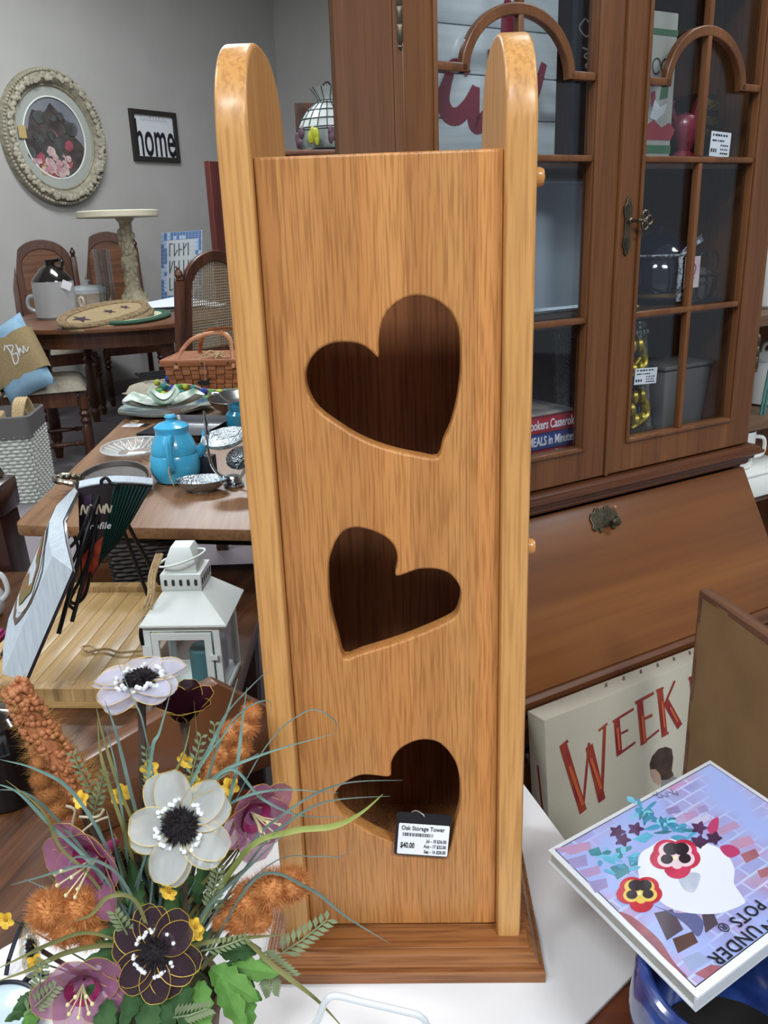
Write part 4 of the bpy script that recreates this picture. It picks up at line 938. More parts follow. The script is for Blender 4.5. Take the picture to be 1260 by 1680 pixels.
def band(u, v_):
    a = 2*math.pi*u; z = (v_-.5)*2*.135; r = .080*(1-abs(z/.27)**3)
    return (.168*math.copysign(abs(math.cos(a))**.6, math.cos(a)), r*math.copysign(abs(math.sin(a))**.7, math.sin(a)), z)
MB().grid(band, 40, 7, KM, closed=True).build('burlap_band', mat('burlap', '#94825f', .95, c2='#84724f', nscale=150, bump=.5, bscale=300), t, ang=60)
mb = MB(); SM = KM @ T(.03, -.082, 0) @ FACE
mb.stroke([(-.03, .05), (-.01, .075), (.0, .02), (-.01, -.05), (.02, -.04), (.03, 0), (.0, .01), (.03, .05), (-.01, .07)], .007, SM); mb.stroke([(.04, -.02), (.05, .05), (.05, -.01), (.06, .02), (.07, -.02), (.085, .02), (.09, -.02), (.11, .0)], .006, SM)
mb.build('white_script', mat('script_white', '#cfd2d2', .8), t)
# ------------------------------------------------------------------ tall reddish mirror frame and lamp corner
FM = Fr(PY(346, 300, 6.1), 54.8); t = thing('leaning_mirror', 'tall narrow mirror in a reddish wooden frame by the wall', 'mirror', fr=FM)
rdw = wood('red_wood', '#4a1f1c', '#5e2a25', '#6c3530', 'Z', .8, .45, pores=.2)
ztop = FM.hit(346, 264).z
lk('frame', curve_mesh('frame', [[(0, .0), (.75, .0), (.75, ztop), (0, ztop)], [(.10, .12), (.65, .12), (.65, ztop-.12), (.10, ztop-.12)]], .05, .006, rdw, T(0, .025, 0) @ FACE), rdw, t)
MB().box(.098, .652, .02, .026, .118, ztop-.118).build('mirror_glass', mat('mirror', '#b9bdbf', .03, 1), t)
p = PY(520, 246, 4.6); t = thing('tall_cabinet', 'tall brown cabinet in the far corner carrying the stained glass lamp', 'cabinet', (p.x, p.y, 0), 12)
zt = p.z
MB().box(-.17, .62, 0, .45, .06, zt-.025).build('cabinet_body', dkw, t); MB().box(-.2, .65, -.03, .48, zt-.025, zt).build('cabinet_top', wood('cab_top', '#5b3826', '#714832', '#82563d', 'X', .8, .4), t, bevel=.006)
for s in (0, 1): 
    d_ = MB().box(-.16+.39*s, .22+.39*s, -.018, -.0005, .10, zt-.06).build('cabinet_door', dkw2, t, bevel=.004); MB().sphere((.18+.09*s, -.03, zt*.55), .014, 10, 8).build('knob', brass, d_)
MB().box(-.16, .61, .02, .43, 0, .06).build('plinth', dkw, t)
# lamp
q = PY(529, 246, 4.62); k_ = 4.85/1400
t = thing('stained_glass_lamp', 'stained glass dome lampshade with white panels and grape border', 'lampshade', (q.x+.03, q.y+.16, zt+.0075))
R_ = 47*k_; lead = mat('lead_line', '#1b2022', .5, .3); wg = mat('milk_glass', '#a9b2ad', .25)
pr = [(R_*1.04, 0), (R_*1.06, .03), (R_*1.0, 27*k_), (R_*.98, 30*k_), (R_*.86, 42*k_), (R_*.68, 54*k_), (R_*.42, 64*k_), (R_*.28, 68*k_)]
crn_ = [(R_*.29, 67*k_), (R_*.30, 71*k_), (R_*.42, 79*k_), (R_*.52, 85*k_)]
N_ = 20
def ringp(r, z, a): return (r*math.cos(a), r*math.sin(a), z)
pan = MB().lathe(pr[2:], N_, cap=False).build('dome', wg, t, ang=5)
MB().lathe(pr[:3], N_*2, cap=False).build('border_band', mat('band_glass', '#39443f', .3, c2='#7d8a84', nscale=14), t)
MB().lathe(crn_, N_, cap=False).build('crown', wg, t)
mb = MB()
for k in range(N_):
    a = 2*math.pi*k/N_; mb.tube([ringp(r*1.004, z, a) for r, z in pr[2:]], .003, 5)
for r, z in pr[2:]: mb.tube([ringp(r*1.004, z, 2*math.pi*k/N_) for k in range(N_)], .0035, 5, closed=True)
mb.tube([ringp(pr[0][0], 0, 2*math.pi*k/N_) for k in range(N_)], .006, 5, closed=True)
for k in range(0, N_, 2): mb.tube([ringp(r*1.01, z, 2*math.pi*k/N_) for r, z in crn_], .0022, 5)
mb.build('leading', lead, t)
def gl_blobs(nm, c_, angs, mtl):
    q_ = random.Random(len(nm))
    for a0 in angs:
        mb = MB()
        for i in range(7):
            a = a0+q_.uniform(-.16, .16); z = q_.uniform(.036, 24*k_); mb.sphere(ringp(R_*1.045, z, a), .024, 7, 5, sx=.6, sy=.6, sz=1.3)
        mb.build(nm, mtl, t)
gl_blobs('yellow_glass', 0, (-1.95, -.6, .9, 2.4), mat('yellow_glass', '#a9b02e', .3)); gl_blobs('grape_glass', 0, (-1.35, -2.6, .2, 1.7), mat('grape_glass', '#4a2c3e', .25, c2='#6f5a66', nscale=30))
MB().tube([(.018*math.cos(s), 0, 88*k_+.018*math.sin(s)) for s in [2*math.pi*i/12 for i in range(12)]], .005, 6, closed=True).build('hanging_ring', lead, t)
# shutter behind the lamp
q = PY(482, 200, 4.9); t = thing('louvered_shutter', 'brown louvered wooden shutter behind the stained glass lampshade', 'shutter', (q.x, q.y+.14, zt+.0005), 12)
hS = PY(482, 163, 4.9).z-zt; wS = .62
for x in (0, wS-.05): MB().box(x, x+.05, 0, .025, 0, hS).build('stile', dkw, t)
for z in (0, hS-.05): MB().box(.05, wS-.05, 0, .025, z, z+.05).build('rail', dkw, t)
n = 9
for k in range(n): MB().box(.05, wS-.05, -.012, .012, -.003, .003, T(0, .0125, .06+(hS-.12)*(k+.5)/n) @ RX(38)).build('slat', dkw2, t)
# ------------------------------------------------------------------ white hamper on the floor
p = PZ(10, 826, 0); t = thing('white_hamper', 'white woven hamper with a grey liner on the carpet', 'basket', (p.x-.02, p.y+.12, 0), 8)
wov = mat('white_weave', '#c3c7c0', .85, c2='#b0b4ac', nscale=80, bump=.5, bscale=120); gr_l = mat('grey_liner', '#5c5a58', .95)
hb = PY(20, 684, p.y).z
MB().taper((-.15, .17, -.13, .13), (-.15, .155, -.15, .15), 0, hb*.82).build('inner_wall', wov, t, bevel=.03)
n = 19
for j in range(n):
    z = hb*.80*(j+.5)/n; f_ = 1
    lp_ = rounded([(-.155, -.155), (.175, -.155), (.175, .155), (-.155, .155)], .05, 6)
    mb = MB(); P_ = []; cnt = 0
    L_ = []
    for i in range(len(lp_)):
        a_, b_ = Vector(lp_[i]), Vector(lp_[(i+1) % len(lp_)]); m_ = max(1, int((b_-a_).length/.022))
        for k in range(m_): L_.append(a_.lerp(b_, k/m_))
    for i, q_ in enumerate(L_): 
        o_ = 1+.035*(1 if (i+j) % 2 else -1); P_.append((q_.x*o_, q_.y*o_, z))
    mb.tube(P_, hb*.8/n*.55, 5, closed=True); mb.build('woven_strand', wov, t)
rim = rounded([(-.17, -.17), (.185, -.17), (.185, .17), (-.17, .17)], .05, 6)
v = []; f = []
for s_, z in ((.99, hb*.76), (1.0, hb), (.93, hb*1.01), (.9, hb*.8)): v += [(x*s_, y*s_, z) for x, y in rim]
m_ = len(rim)
for i in range(3):
    for k in range(m_): f.append((i*m_+k, i*m_+(k+1) % m_, (i+1)*m_+(k+1) % m_, (i+1)*m_+k))
MB().add(v, f).build('liner', gr_l, t, ang=60)
MB().lathe([(.06, hb*.5), (.07, hb*.9), (.05, hb*1.02), (.0001, hb*1.03)], 14, T(-.06, -.02, 0)).build('wood_block', mat('tan_block', '#a48a6c', .8), t) if False else None
mb = MB(); 
for k in range(4): mb.tube(smooth([(.08+.012*k, -.05, hb*.9), (.09+.015*k, -.02, hb*1.10), (.10+.012*k, .05, hb*1.12), (.12+.01*k, .09, hb*.92)], 4), .008, 6)
o = mb.build('rope_handle', twine, t)
t2 = tag(MB().box(-.09, .03, -.07, .06, hb*.55, hb*1.0).build('wood_block', mat('tan_block', '#a48a6c', .8), None, bevel=.01), 'tan wooden block sticking out of the white hamper', 'block'); t2.location = t.location; t2.rotation_euler = (0, 0, .3)
# ------------------------------------------------------------------ drop-leaf table
LZ = .66
lam = wood('laminate_oak', '#6b4b31', '#7d5b3d', '#8d6a49', 'Y', .55, .42, pores=.25, coat=.08, fine=.7, rot=-4)
t = thing('dropleaf_table', 'long laminate wood table covered with metal and glass dishes', 'table', (-.5, 2.4, 0))
quad = [(-.742, 1.616), (-.145, 1.520), (-.02, 3.3), (-.845, 3.42)]
MB().prism(rounded([(x+.5, y-2.4) for x, y in quad], [.03, .01, .03, .03]), LZ-.024, LZ).build('table_top', lam, t, bevel=.003)
for x, y in ((-.58, 1.95), (-.25, 1.85), (-.65, 3.2), (-.2, 3.1)): MB().taper((x+.48, x+.52, y-2.42, y-2.38), (x+.47, x+.53, y-2.43, y-2.37), 0, LZ-.1).build('leg', walnut2, t)
MB().prism([(x*.72+.0+.02, (y)*.8+.02) for x, y in [(a+.45, b-2.4) for a, b in quad]], LZ-.10, LZ-.0245).build('apron', mat('dark_apron', '#1d1510', .6), t)
def L(u, v, z=LZ): return PZ(u, v, z)
def at(u, v, z=LZ, dz=.0004): p = PZ(u, v, z); return (p.x, p.y, z+dz)
def px(p): return (p[1]*cp+(ZC-p[2])*sp)/1400
# turquoise teapot
p = at(291, 788); k = px(p); t = thing('turquoise_teapot', 'turquoise ceramic lidded teapot on the laminate table', 'teapot', p)
tq = mat('turquoise_glaze', '#3fa6cf', .25, c2='#48b0d8', nscale=4, coat=.5); R_ = 41*k
MB().lathe([(R_*.62, 0), (R_*.8, .004), (R_*.97, 16*k), (R_, 28*k), (R_*.96, 42*k), (R_*.90, 47*k), (R_*.92, 49*k), (R_*.86, 60*k), (R_*.76, 70*k), (R_*.63, 80*k), (R_*.66, 88*k)], 36).build('body', tq, t)
MB().lathe([(R_*.68, 88*k), (R_*.68, 91*k), (R_*.5, 96*k), (R_*.22, 99*k), (R_*.15, 102*k), (R_*.24, 106*k), (R_*.2, 109*k), (.0001, 110*k)], 30).build('lid', tq, t)
MB().tube(smooth([(.1*R_, -R_*.66, 74*k), (.12*R_, -R_*1.25, 76*k), (.14*R_, -R_*1.35, 55*k), (.12*R_, -R_*1.2, 36*k), (.1*R_, -R_*.92, 30*k)], 4), .0085, 8, flat=1.5).build('handle', tq, t)
MB().tube(smooth([(R_*.85, R_*.2, 40*k), (R_*1.15, R_*.35, 55*k), (R_*1.25, R_*.4, 78*k)], 4), [.014-.0008*i for i in range(9)], 10).build('spout', tq, t)
MB().tube(smooth([(0, -R_*1.3, 70*k), (.012, -R_*1.42, 52*k), (.004, -R_*1.46, 30*k), (.012, -R_*1.44, 8*k)], 4), .0016, 5).build('string', twine, t)
q = at(341, 782); o = MB().box(-.016, .016, -.02, .02, 0, .05).build('navy_box', mat('navy_card', '#1b2030', .6), None, bevel=.001); o.location = q; o.rotation_euler = (0, 0, -.3); tag(o, 'small navy box behind the turquoise teapot', 'box')
# hammered dishes
ham = mat('hammered_metal', '#aeb9be', .16, 1, bump=.9, bscale=170)
def dish(nm, label, p, a, b, h_, deg, tiltx=0, tilty=0, m_=ham, dz=0, foot=True):
    t = thing(nm, label, 'dish', (p[0], p[1], p[2]), deg); M = T(0, 0, dz) @ RX(tiltx) @ RY(tilty)
    pr = [(.42, 0), (.6, .12), (.82, .45), (.96, .9), (1, 1), (.985, 1.02), (.93, .92), (.78, .52), (.55, .2), (.0001, .14)]
    MB().lathe([(r, z*h_) for r, z in pr], 36, M, a, b).build('bowl', m_, t, ang=70)
    if foot: MB().lathe([(.40, 0), (.43, -.002), (.40, .004)], 28, M, a, b).build('foot', m_, t)
    return t
p = at(333, 806); k = px(p); dish('hammered_dish', 'shallow hammered metal dish at the front of the laminate table', p, 42*k, 30*k, .026, 4, dz=.002)
# tall metal stand holding the upper hammered tray
p = at(384, 798); k = px(p); t = thing('dish_stand', 'shiny metal dish stand with curved wires and hammered trays', 'dish', p)
for a_, zz in ((.020, 0), (.017, .009), (.014, .017)): MB().lathe([(a_, zz), (a_*1.15, zz+.004), (a_, zz+.008)], 20).build('foot_ring', chrome, t)
mb = MB()
for (u0, v0), (u1, v1), (u2, v2) in (((372, 788), (348, 765), (338, 715)), ((392, 788), (404, 765), (405, 735))):
    P_ = [PY(u, v, p[1]-.005) - Vector(p) for u, v in ((u0, v0), (u1, v1), (u2, v2))]; mb.tube(smooth(P_, 6), .0035, 8)
mb.build('wire_arm', chrome, t)
q = PY(371, 728, p[1]) - Vector(p)
pr = [(.42, 0), (.7, .12), (.9, .5), (1, 1), (.96, .95), (.8, .45), (.5, .15), (.0001, .1)]
MB().lathe([(r, z*.018) for r, z in pr], 32, T(*q) @ RX(12) @ RY(-6), 38*k, .050).build('upper_tray', ham, t, ang=70)
q = PY(396, 757, p[1]-.015) - Vector(p)
MB().lathe([(r, z*.016) for r, z in pr], 32, T(*q) @ RX(42) @ RY(-10), 22*k, .030).build('small_tray', ham, t, ang=70)
mb = MB(); q = PY(337, 700, p[1]) - Vector(p); mb.tube(smooth([q+Vector((0, 0, -.03)), q+Vector((.002, 0, .0)), q+Vector((0, 0, .035))], 4), [.003, .005, .006, .005, .004, .005, .004, .003, .002], 8); mb.build('finial', chrome, t)
# grey rectangular pewter platter, round pewter bowl
pew = mat('grey_pewter', '#5e6165', .32, .75, c2='#54575b', nscale=8)
p = at(310, 712); t = thing('pewter_platter', 'dark grey pewter platter with an upturned rim behind the teapot', 'platter', p, -14); k = px(p)
def plat(u, v_): 
    x = (u-.5)*2; y = (v_-.5)*2; e = max(abs(x), abs(y)); return (x*.095, y*.125, .004+.026*max(0, e-.72)**1.5*6)
MB().grid(plat, 21, 21).grid(lambda u, v_: (plat(u, v_)[0], plat(u, v_)[1], plat(u, v_)[2]-.004), 21, 21).build('platter', pew, t, ang=70)
p = at(398, 676); dish('pewter_bowl', 'wide brushed pewter bowl beside the blue glass jar', p, .10, .14, .05, -10, dz=.003, tiltx=0, m_=mat('brushed_pewter', '#7d7c7c', .25, .9), foot=True)
# blue glass jar with spoon
p = at(396, 706); t = thing('blue_jar', 'blue glass jar with a spoon beside the oak tower', 'jar', p); k = px(p)
bgl = mat('blue_glass', '#2f8fb0', .05, alpha=.75, coat=.6, spec=.7)
MB().lathe([(21*k, 0), (23*k, .006), (23*k, 28*k), (18*k, 34*k), (18*k, 44*k), (16*k, 44*k), (16*k, 34*k), (21*k, 27*k), (21*k, .008), (.0001, .008)], 28).build('jar_body', bgl, t)
for z in (37, 41): MB().tube([(18.3*k*math.cos(s), 18.3*k*math.sin(s), z*k) for s in [2*math.pi*i/24 for i in range(24)]], .0014, 6, closed=True).build('thread', bgl, t)
MB().tube([(.006, 0, .02), (-.01, -.012, 40*k), (-.045, -.03, 62*k)], .003, 8).sphere((-.058, -.036, 66*k), .013, 12, 8, sx=1.3, sz=.4).build('spoon', chrome, t)
# fused glass dishes
fus = mat('fused_glass', '#7d9a86', .1, c2='#d5dcd4', nscale=16, coat=.7, sharp=(.42, .56)); fus2 = mat('fused_blue', '#38586c', .12, c2='#93a59a', nscale=14, coat=.7, sharp=(.45, .6))
def boat(mb, a, b, h_):
    def fn(u, v_): 
        x = (u-.5)*2; y = (v_-.5)*2; return (x*a*(1-.25*y*y), y*b*(1-.4*x*x*(1 if x > 0 else .2)), h_*(x*x*.8+y*y*.5))
    mb.grid(fn, 17, 13); mb.grid(lambda u, v_: (fn(u, v_)[0]*1.0, fn(u, v_)[1]*1.0, fn(u, v_)[2]-.006), 17, 13)
p = at(274, 676); t = thing('glass_platter', 'flat mottled blue green fused glass platter underneath the boat dish', 'platter', p, 8)
mb = MB(); boat(mb, .15, .12, .016); mb.v = [(x, y, z+.006) for x, y, z in mb.v]; mb.build('platter', fus2, t, ang=70)
p = at(271, 669, LZ+.03); t = thing('boat_dish', 'boat shaped green and white fused glass dish stacked on the platter', 'dish', p, 14)
mb = MB(); boat(mb, .125, .085, .030); mb.v = [(x, y, z+.007) for x, y, z in mb.v]; mb.build('dish', fus, t, ang=70)
mb = MB(); boat(mb, .05, .05, .04); mb.v = [(x, y+.02, z+.012) for x, y, z in mb.v]; mb.build('inner_shell', mat('shell_glass', '#9db8a4', .1, c2='#dfe6df', nscale=30, coat=.7), t, ang=70)
# clear pressed glass plate
p = at(222, 745); t = thing('cut_glass_plate', 'clear pressed glass plate left of the turquoise teapot', 'plate', p); k = px(p)
cg = mat('pressed_glass', '#c9ccc9', .06, alpha=.42, coat=.8, spec=.8, bump=.8, bscale=60); a_, b_ = 52*k, .10
v = []; f = []; n = 48
for r, z in ((.0, .004), (.55, .004), (.62, .008), (.9, .016), (1.0, .022)):
    for i in range(n): s_ = 2*math.pi*i/n; w_ = 1+(.04*math.cos(12*s_) if r > .8 else 0); v.append((a_*r*w_*math.cos(s_), b_*r*w_*math.sin(s_), z))
for j in range(4):
    for i in range(n): f.append((j*n+i, j*n+(i+1) % n, (j+1)*n+(i+1) % n, (j+1)*n+i))
MB().add(v, f).build('plate', cg, t, ang=70)
mb = MB()
for i in range(24): s_ = 2*math.pi*i/24; mb.tube([(a_*.5*math.cos(s_), b_*.5*math.sin(s_), .006), (a_*.95*math.cos(s_), b_*.95*math.sin(s_), .019)], .0022, 5)
mb.tube([(a_*1.0*math.cos(2*math.pi*i/40), b_*1.0*math.sin(2*math.pi*i/40), .022) for i in range(40)], .0028, 6, closed=True)
mb.build('cut_ridges', mat('cut_glass', '#dfe4e4', .08, alpha=.7, coat=.8), t, kind='stuff')
o = MB().box(-.022, .022, -.014, .014, 0, .0006).build('price_slip', label_w, None); o.location = (p[0]+.005, p[1]-.01, p[2]+.0045); tag(o, 'white price slip lying in the pressed glass plate', 'price tag')
# tag with ring
p = at(217, 698); t = thing('string_tag', 'white price tag with twine ring at the table edge', 'price tag', p, -8)
MB().box(-.025, .030, -.02, .02, 0, .001).build('card', label_w, t); MB().box(.032, .052, -.02, .02, 0, .001).build('card_back', cardblk, t)
mb = MB(); 
for y in (-.010, -.002, .008): scribble(mb, T(0, y, .001), -.02, .022, 0, .003, 6, int(y*1e4) % 7)
mb.build('small_print', ink, t)
MB().tube([(-.006+.012*math.cos(s), .035+.014*math.sin(s), .003) for s in [2*math.pi*i/14 for i in range(14)]], .002, 6, closed=True).build('twine_ring', twine, t)
# white oval plate and dark oval tray with silver handles
p = at(186, 778); t = tag(MB().lathe([(.6, 0), (.9, .006), (1, .012), (.97, .013), (.85, .007), (.0001, .005)], 36, None, .062, .06).build('white_plate', mat('white_china', '#c9cfc6', .2, coat=.5), None), 'white oval china plate partly under the dark oval tray', 'plate'); t.location = p
p = at(188, 806); t = thing('oval_tray', 'dark brown oval tray with ornate silver handle behind the cookbook', 'tray', p, 8); k = px(p)
dkb = mat('dark_leather', '#2b241e', .5, c2='#3b332b', nscale=30, bump=.3, bscale=80)
MB().lathe([(.9, .016), (1, .020), (1, .030), (.96, .030), (.9, .022), (.0001, .022)], 40, RX(10), 60*k, .10).build('tray', dkb, t)
mb = MB(); slv = mat('tarnished_silver', '#8e897c', .25, .9, c2='#5f5a4e', nscale=60); q = PY(112, 790, p[1]) - Vector(p); q = RZ(-8) @ q
for s in (-1, 1): mb.tube(smooth([q+Vector((.028, s*.022, -.004)), q+Vector((.0, s*.028, .006)), q+Vector((-.020, s*.018, .008)), q+Vector((-.030, s*.004, .006))], 4), [.005, .006, .007, .007, .006, .006, .007, .008, .007, .006, .006, .005, .004], 8)
for i in range(5): mb.sphere(tuple(q+Vector((-.026+.013*i, 0, .010))), .0075, 8, 6)
mb.tube([q+Vector((.026, -.028, 0)), q+Vector((.028, .028, 0))], .006, 8)
mb.build('silver_handle', slv, t)
# woven picnic basket
p = at(338, 637); k = px(p); FB = Fr(p, -6)
t = thing('picnic_basket', 'woven wood basket with two swing handles on the laminate table', 'basket', p, -6)
wb = wood('basket_strip', '#8a5433', '#a0663f', '#b07650', 'X', 1, .5, pores=.2); wbz = wood('basket_stave', '#7d4a2c', '#935b38', '#a36a45', 'Z', 1, .5, pores=.2); W_, H_, D_ = .155, .105, .20
MB().taper((-W_*.84+.004, W_*.84-.004, .004, D_-.004), (-W_+.004, W_-.004, -.012, D_+.012), .001, H_).build('liner_wall', wbz, t)
n = 9; rows = 5
for j in range(rows):
    z0 = H_*.82*j/rows; z1 = H_*.82*(j+1)/rows-.001; fr0 = .84+.16*(z0/H_); 
    for i in range(n):
        x0 = -W_*fr0+2*W_*fr0*i/n; x1 = x0+2*W_*fr0/n; o_ = .004 if (i+j) % 2 else .0005
        yy = -.012*(z0/H_)
        MB().box(x0+.001, x1-.001, yy-o_-.003, yy+.003, z0, z1).build('weave_strip', wb, t, bevel=.001)
mb = MB(); lp_ = rounded([(-W_-.004, -.02), (W_+.004, -.02), (W_+.004, D_+.02), (-W_-.004, D_+.02)], .01, 3)
for y in (-.020, D_+.012): MB().box(-W_-.004, W_+.004, y, y+.008, H_*.80, H_*1.02).build('rim_band', wb, t, bevel=.002)
for x in (-W_-.004, W_-.004): MB().box(x, x+.008, -.0115, D_+.0115, H_*.80, H_*1.02).build('rim_band', wb, t, bevel=.002)
for yy, xx, hh in ((-.026, .0, .085), (D_+.026, .02, .10)):
    P_ = smooth([(-W_*.62+xx, yy, H_*.72), (-W_*.60+xx, yy*.8+.02, H_*1.1), (-W_*.30+xx, yy*.4+.05, H_+hh*.8), (xx+.03, .085, H_+hh), (W_*.6+xx, yy*.4+.05, H_+hh*.8), (W_*.75+xx, yy, H_*.72)], 5)
    MB().tube(P_, .0085, 8, flat=.35).build('handle', wb, t)
for x in (-W_*.62, 0.0, W_*.62): MB().lathe([(.0045, 0), (.004, .003), (.0001, .004)], 10, T(x, -.0215, H_*.9) @ RX(90)).build('rivet', brass, t)
mb = MB(); q_ = random.Random(3)
for i in range(9): mb.tube(smooth([(q_.uniform(-.02, .08), -.01+q_.uniform(0, .05), H_+.004), (q_.uniform(-.02, .08), .02, H_+q_.uniform(.01, .035)), (q_.uniform(-.01, .09), .04, H_+.006)], 4), .0018, 5)
mb.build('twine_bow', twine, t)
MB().tube([(.012, -.027, H_*.95), (.010, -.028, .03)], .001, 5).build('tag_string', mat('grey_string', '#a9a9a9', .8), t)
MB().poly([(-.03, .0), (-.012, .010), (.004, .007), (.026, .018), (.016, .0), (.022, -.004), (0, -.010), (-.022, -.008)], T(.006, -.030, .026) @ FACE).prism([(-.03, .0), (-.012, .010), (.004, .007), (.026, .018), (.016, .0), (.022, -.004), (0, -.010), (-.022, -.008)], 0, .001, T(.006, -.030, .026) @ FACE).build('bird_tag', cardblk, t)
# felt ball garland
fl = [mat('felt_lime', '#9fb43c', .95), mat('felt_teal', '#2c7d76', .95), mat('felt_blue', '#27408e', .95), mat('felt_green', '#4f8f4a', .95)]
t = thing('felt_garland', 'garland of blue, teal and lime felt balls before the picnic basket', 'garland', at(320, 645))
P0 = Vector(at(320, 645)); q_ = random.Random(8)
path = [(258, 628), (270, 634), (282, 638), (292, 636), (304, 635), (318, 637), (334, 643), (348, 644), (360, 645), (374, 644), (388, 643), (262, 643), (268, 648), (297, 646), (316, 645), (340, 655), (350, 652), (329, 650), (276, 622), (395, 640)]
for i, (u, v_) in enumerate(path):
    r = px(P0)*q_.uniform(5.6, 6.8); q = PZ(u, v_, LZ+r); MB().sphere((q.x-P0.x, q.y-P0.y, r), r, 12, 8).build('felt_ball', fl[i % 4 if i != 10 else 0], t)
MB().tube(smooth([tuple(Vector((PZ(u, v_, LZ+.012).x-P0.x, PZ(u, v_, LZ+.012).y-P0.y, .022))) for u, v_ in path[:11]], 3), .0025, 5).build('cord', mat('pink_cord', '#b9a59a', .9), t)
# things on the chair seat behind
# ------------------------------------------------------------------ bamboo tray
bam = wood('bamboo', '#a98a58', '#bb9c69', '#cbae7c', 'Y', 1.2, .45, pores=.15, strip=.02, sv=.18)
bamx = wood('bamboo_end', '#a78656', '#b99866', '#c8aa78', 'Z', 1.2, .45, pores=.15, strip=.011, sv=.3)
FR_ = Fr(PZ(50, 1163, TZ), -4); t = thing('bamboo_tray', 'thick bamboo serving tray on the dark table under the cookbook', 'tray', fr=FR_)
X0, X1, D_ = -.10, .150, .41; n = 8
for i in range(n):
    x0 = X0+(X1-X0)*i/n; MB().box(x0+.0003, x0+(X1-X0)/n-.0003, .026, D_-.026, TZ+.006, TZ+.024).build('plank', bam, t, bevel=.0008)
for y0_, y1_, nm in ((.0, .025, 'front_rail'), (D_-.025, D_, 'back_rail')):
    MB().box(X0, X1, y0_, y1_, TZ+.0005, TZ+.012).build(nm, wood('bamboo_rail', '#a07d4c', '#b08e5b', '#bf9f6c', 'X', 1.2, .45, pores=.15), t, bevel=.0015)
    for i in range(12):
        x0 = X0+(X1-X0)*i/12; MB().box(x0+.0002, x0+(X1-X0)/12-.0002, y0_+.0008, y1_-.0008, TZ+.0125, TZ+.034).build('rail_block', bamx, t)
for x in (X0-.018, X1+.0005): MB().box(x, x+.0175, 0, D_, TZ+.0005, TZ+.034).build('side_rail', bam, t, bevel=.0015)
mb = MB(); q = PZ(200, 1068, TZ+.03); q1 = FR_.loc(q)
mb.tube(smooth([q1+Vector((-.06, .0, -.002)), q1+Vector((-.03, .008, 0)), q1+Vector((0, -.004, 0)), q1+Vector((.05, .006, 0))], 5), .0022, 6)
mb.tube(smooth([q1+Vector((-.06, .0, 0)), q1+Vector((-.072, .01, .002)), q1+Vector((-.06, .016, .002)), q1+Vector((-.045, .004, 0))], 5), .002, 6); mb.build('twine', twine, t)
q = PZ(244, 1020, TZ+.05); MB().tube(smooth([FR_.loc(PY(244, y_, 1.24)) + Vector((dx, 0, 0)) for y_, dx in ((1010, .012), (1015, -.004), (1040, -.012), (1065, -.004), (1072, .012))], 4), .0045, 8).build('iron_handle', black_m, t)
# ------------------------------------------------------------------ white lantern
FL = Fr(PZ(243, 1152, TZ), -3); t = thing('white_lantern', 'white metal candle lantern with glass panes and ring handle', 'lantern', fr=FL)
lw_ = mat('lantern_white', '#dce5e1', .4, c2='#e3ebe7', nscale=3)
def lz(u, v, dy=0): return FL.hit(u, v, dy)
xl, xr = lz(243, 1100).x, lz(366, 1100).x; Wd = xr-xl; ze = lz(300, 1026).z; zb0 = TZ+.001
p_ = .010
MB().box(xl, xr, 0, Wd, zb0, zb0+.010).build('base_plate', lw_, t, bevel=.001)
for x in (xl, xr-p_):
    for y in (0, Wd-p_): MB().box(x, x+p_, y, y+p_, zb0+.010, ze-.010).build('corner_post', lw_, t)
for a_ in ((xl, xr, 0, p_), (xl, xr, Wd-p_, Wd), (xl, xl+p_, p_, Wd-p_), (xr-p_, xr, p_, Wd-p_)): MB().box(*a_, ze-.010, ze).build('top_rail', lw_, t)
dd = .008; d0, d1 = xl+p_+.002, xr-p_-.002
df = lk('lantern_door', curve_mesh('lantern_door', [[(d0, zb0+.012), (d1, zb0+.012), (d1, ze-.012), (d0, ze-.012)], [(d0+.011, zb0+.024), (d1-.011, zb0+.024), (d1-.011, ze-.023), (d0+.011, ze-.023)]], .005, .0006, lw_, T(0, -.001, 0) @ FACE), lw_, t)
MB().box(d0+.009, d1-.009, .0018, .0028, zb0+.022, ze-.021).build('pane', pane, df)
MB().box(d1-.004, d1+.008, -.008, -.004, (zb0+ze)/2+.01, (zb0+ze)/2+.017).build('latch', lw_, df)
for z in (.35, .62): MB().box(xl-.002, xl+.012, -.005, -.0036, zb0+(ze-zb0)*z, zb0+(ze-zb0)*z+.018).build('hinge', lw_, df)
for x in (xl+.004, xr-.006): MB().box(x, x+.0015, p_, Wd-p_, zb0+.010, ze-.010).build('pane', pane, t)
MB().box(xl+p_, xr-p_, Wd-.006, Wd-.0045, zb0+.010, ze-.010).build('pane', pane, t)
xe0, xe1 = lz(230, 1022).x, lz(373, 1022).x; ov = (xe1-xe0-Wd)/2; xm = (xl+xr)/2; cy = Wd/2
zc0 = FL.hit(306, 968, cy-.028).z; cw = .0285
MB().taper((xe0, xe1, -ov, Wd+ov), (xm-cw, xm+cw, cy-cw, cy+cw), ze+.003, zc0).build('roof', lw_, t, bevel=.0008)
MB().box(xe0, xe1, -ov, Wd+ov, ze+.0002, ze+.003).build('eave', lw_, t)
cw2 = cw*1.08; zc1 = zc0+.026
cl = MB().box(xm-cw2, xm+cw2, cy-cw2, cy+cw2, zc0+.0002, zc1).build('collar', lw_, t, bevel=.0008)
sl = mat('slot_dark', '#2a352f', .7)
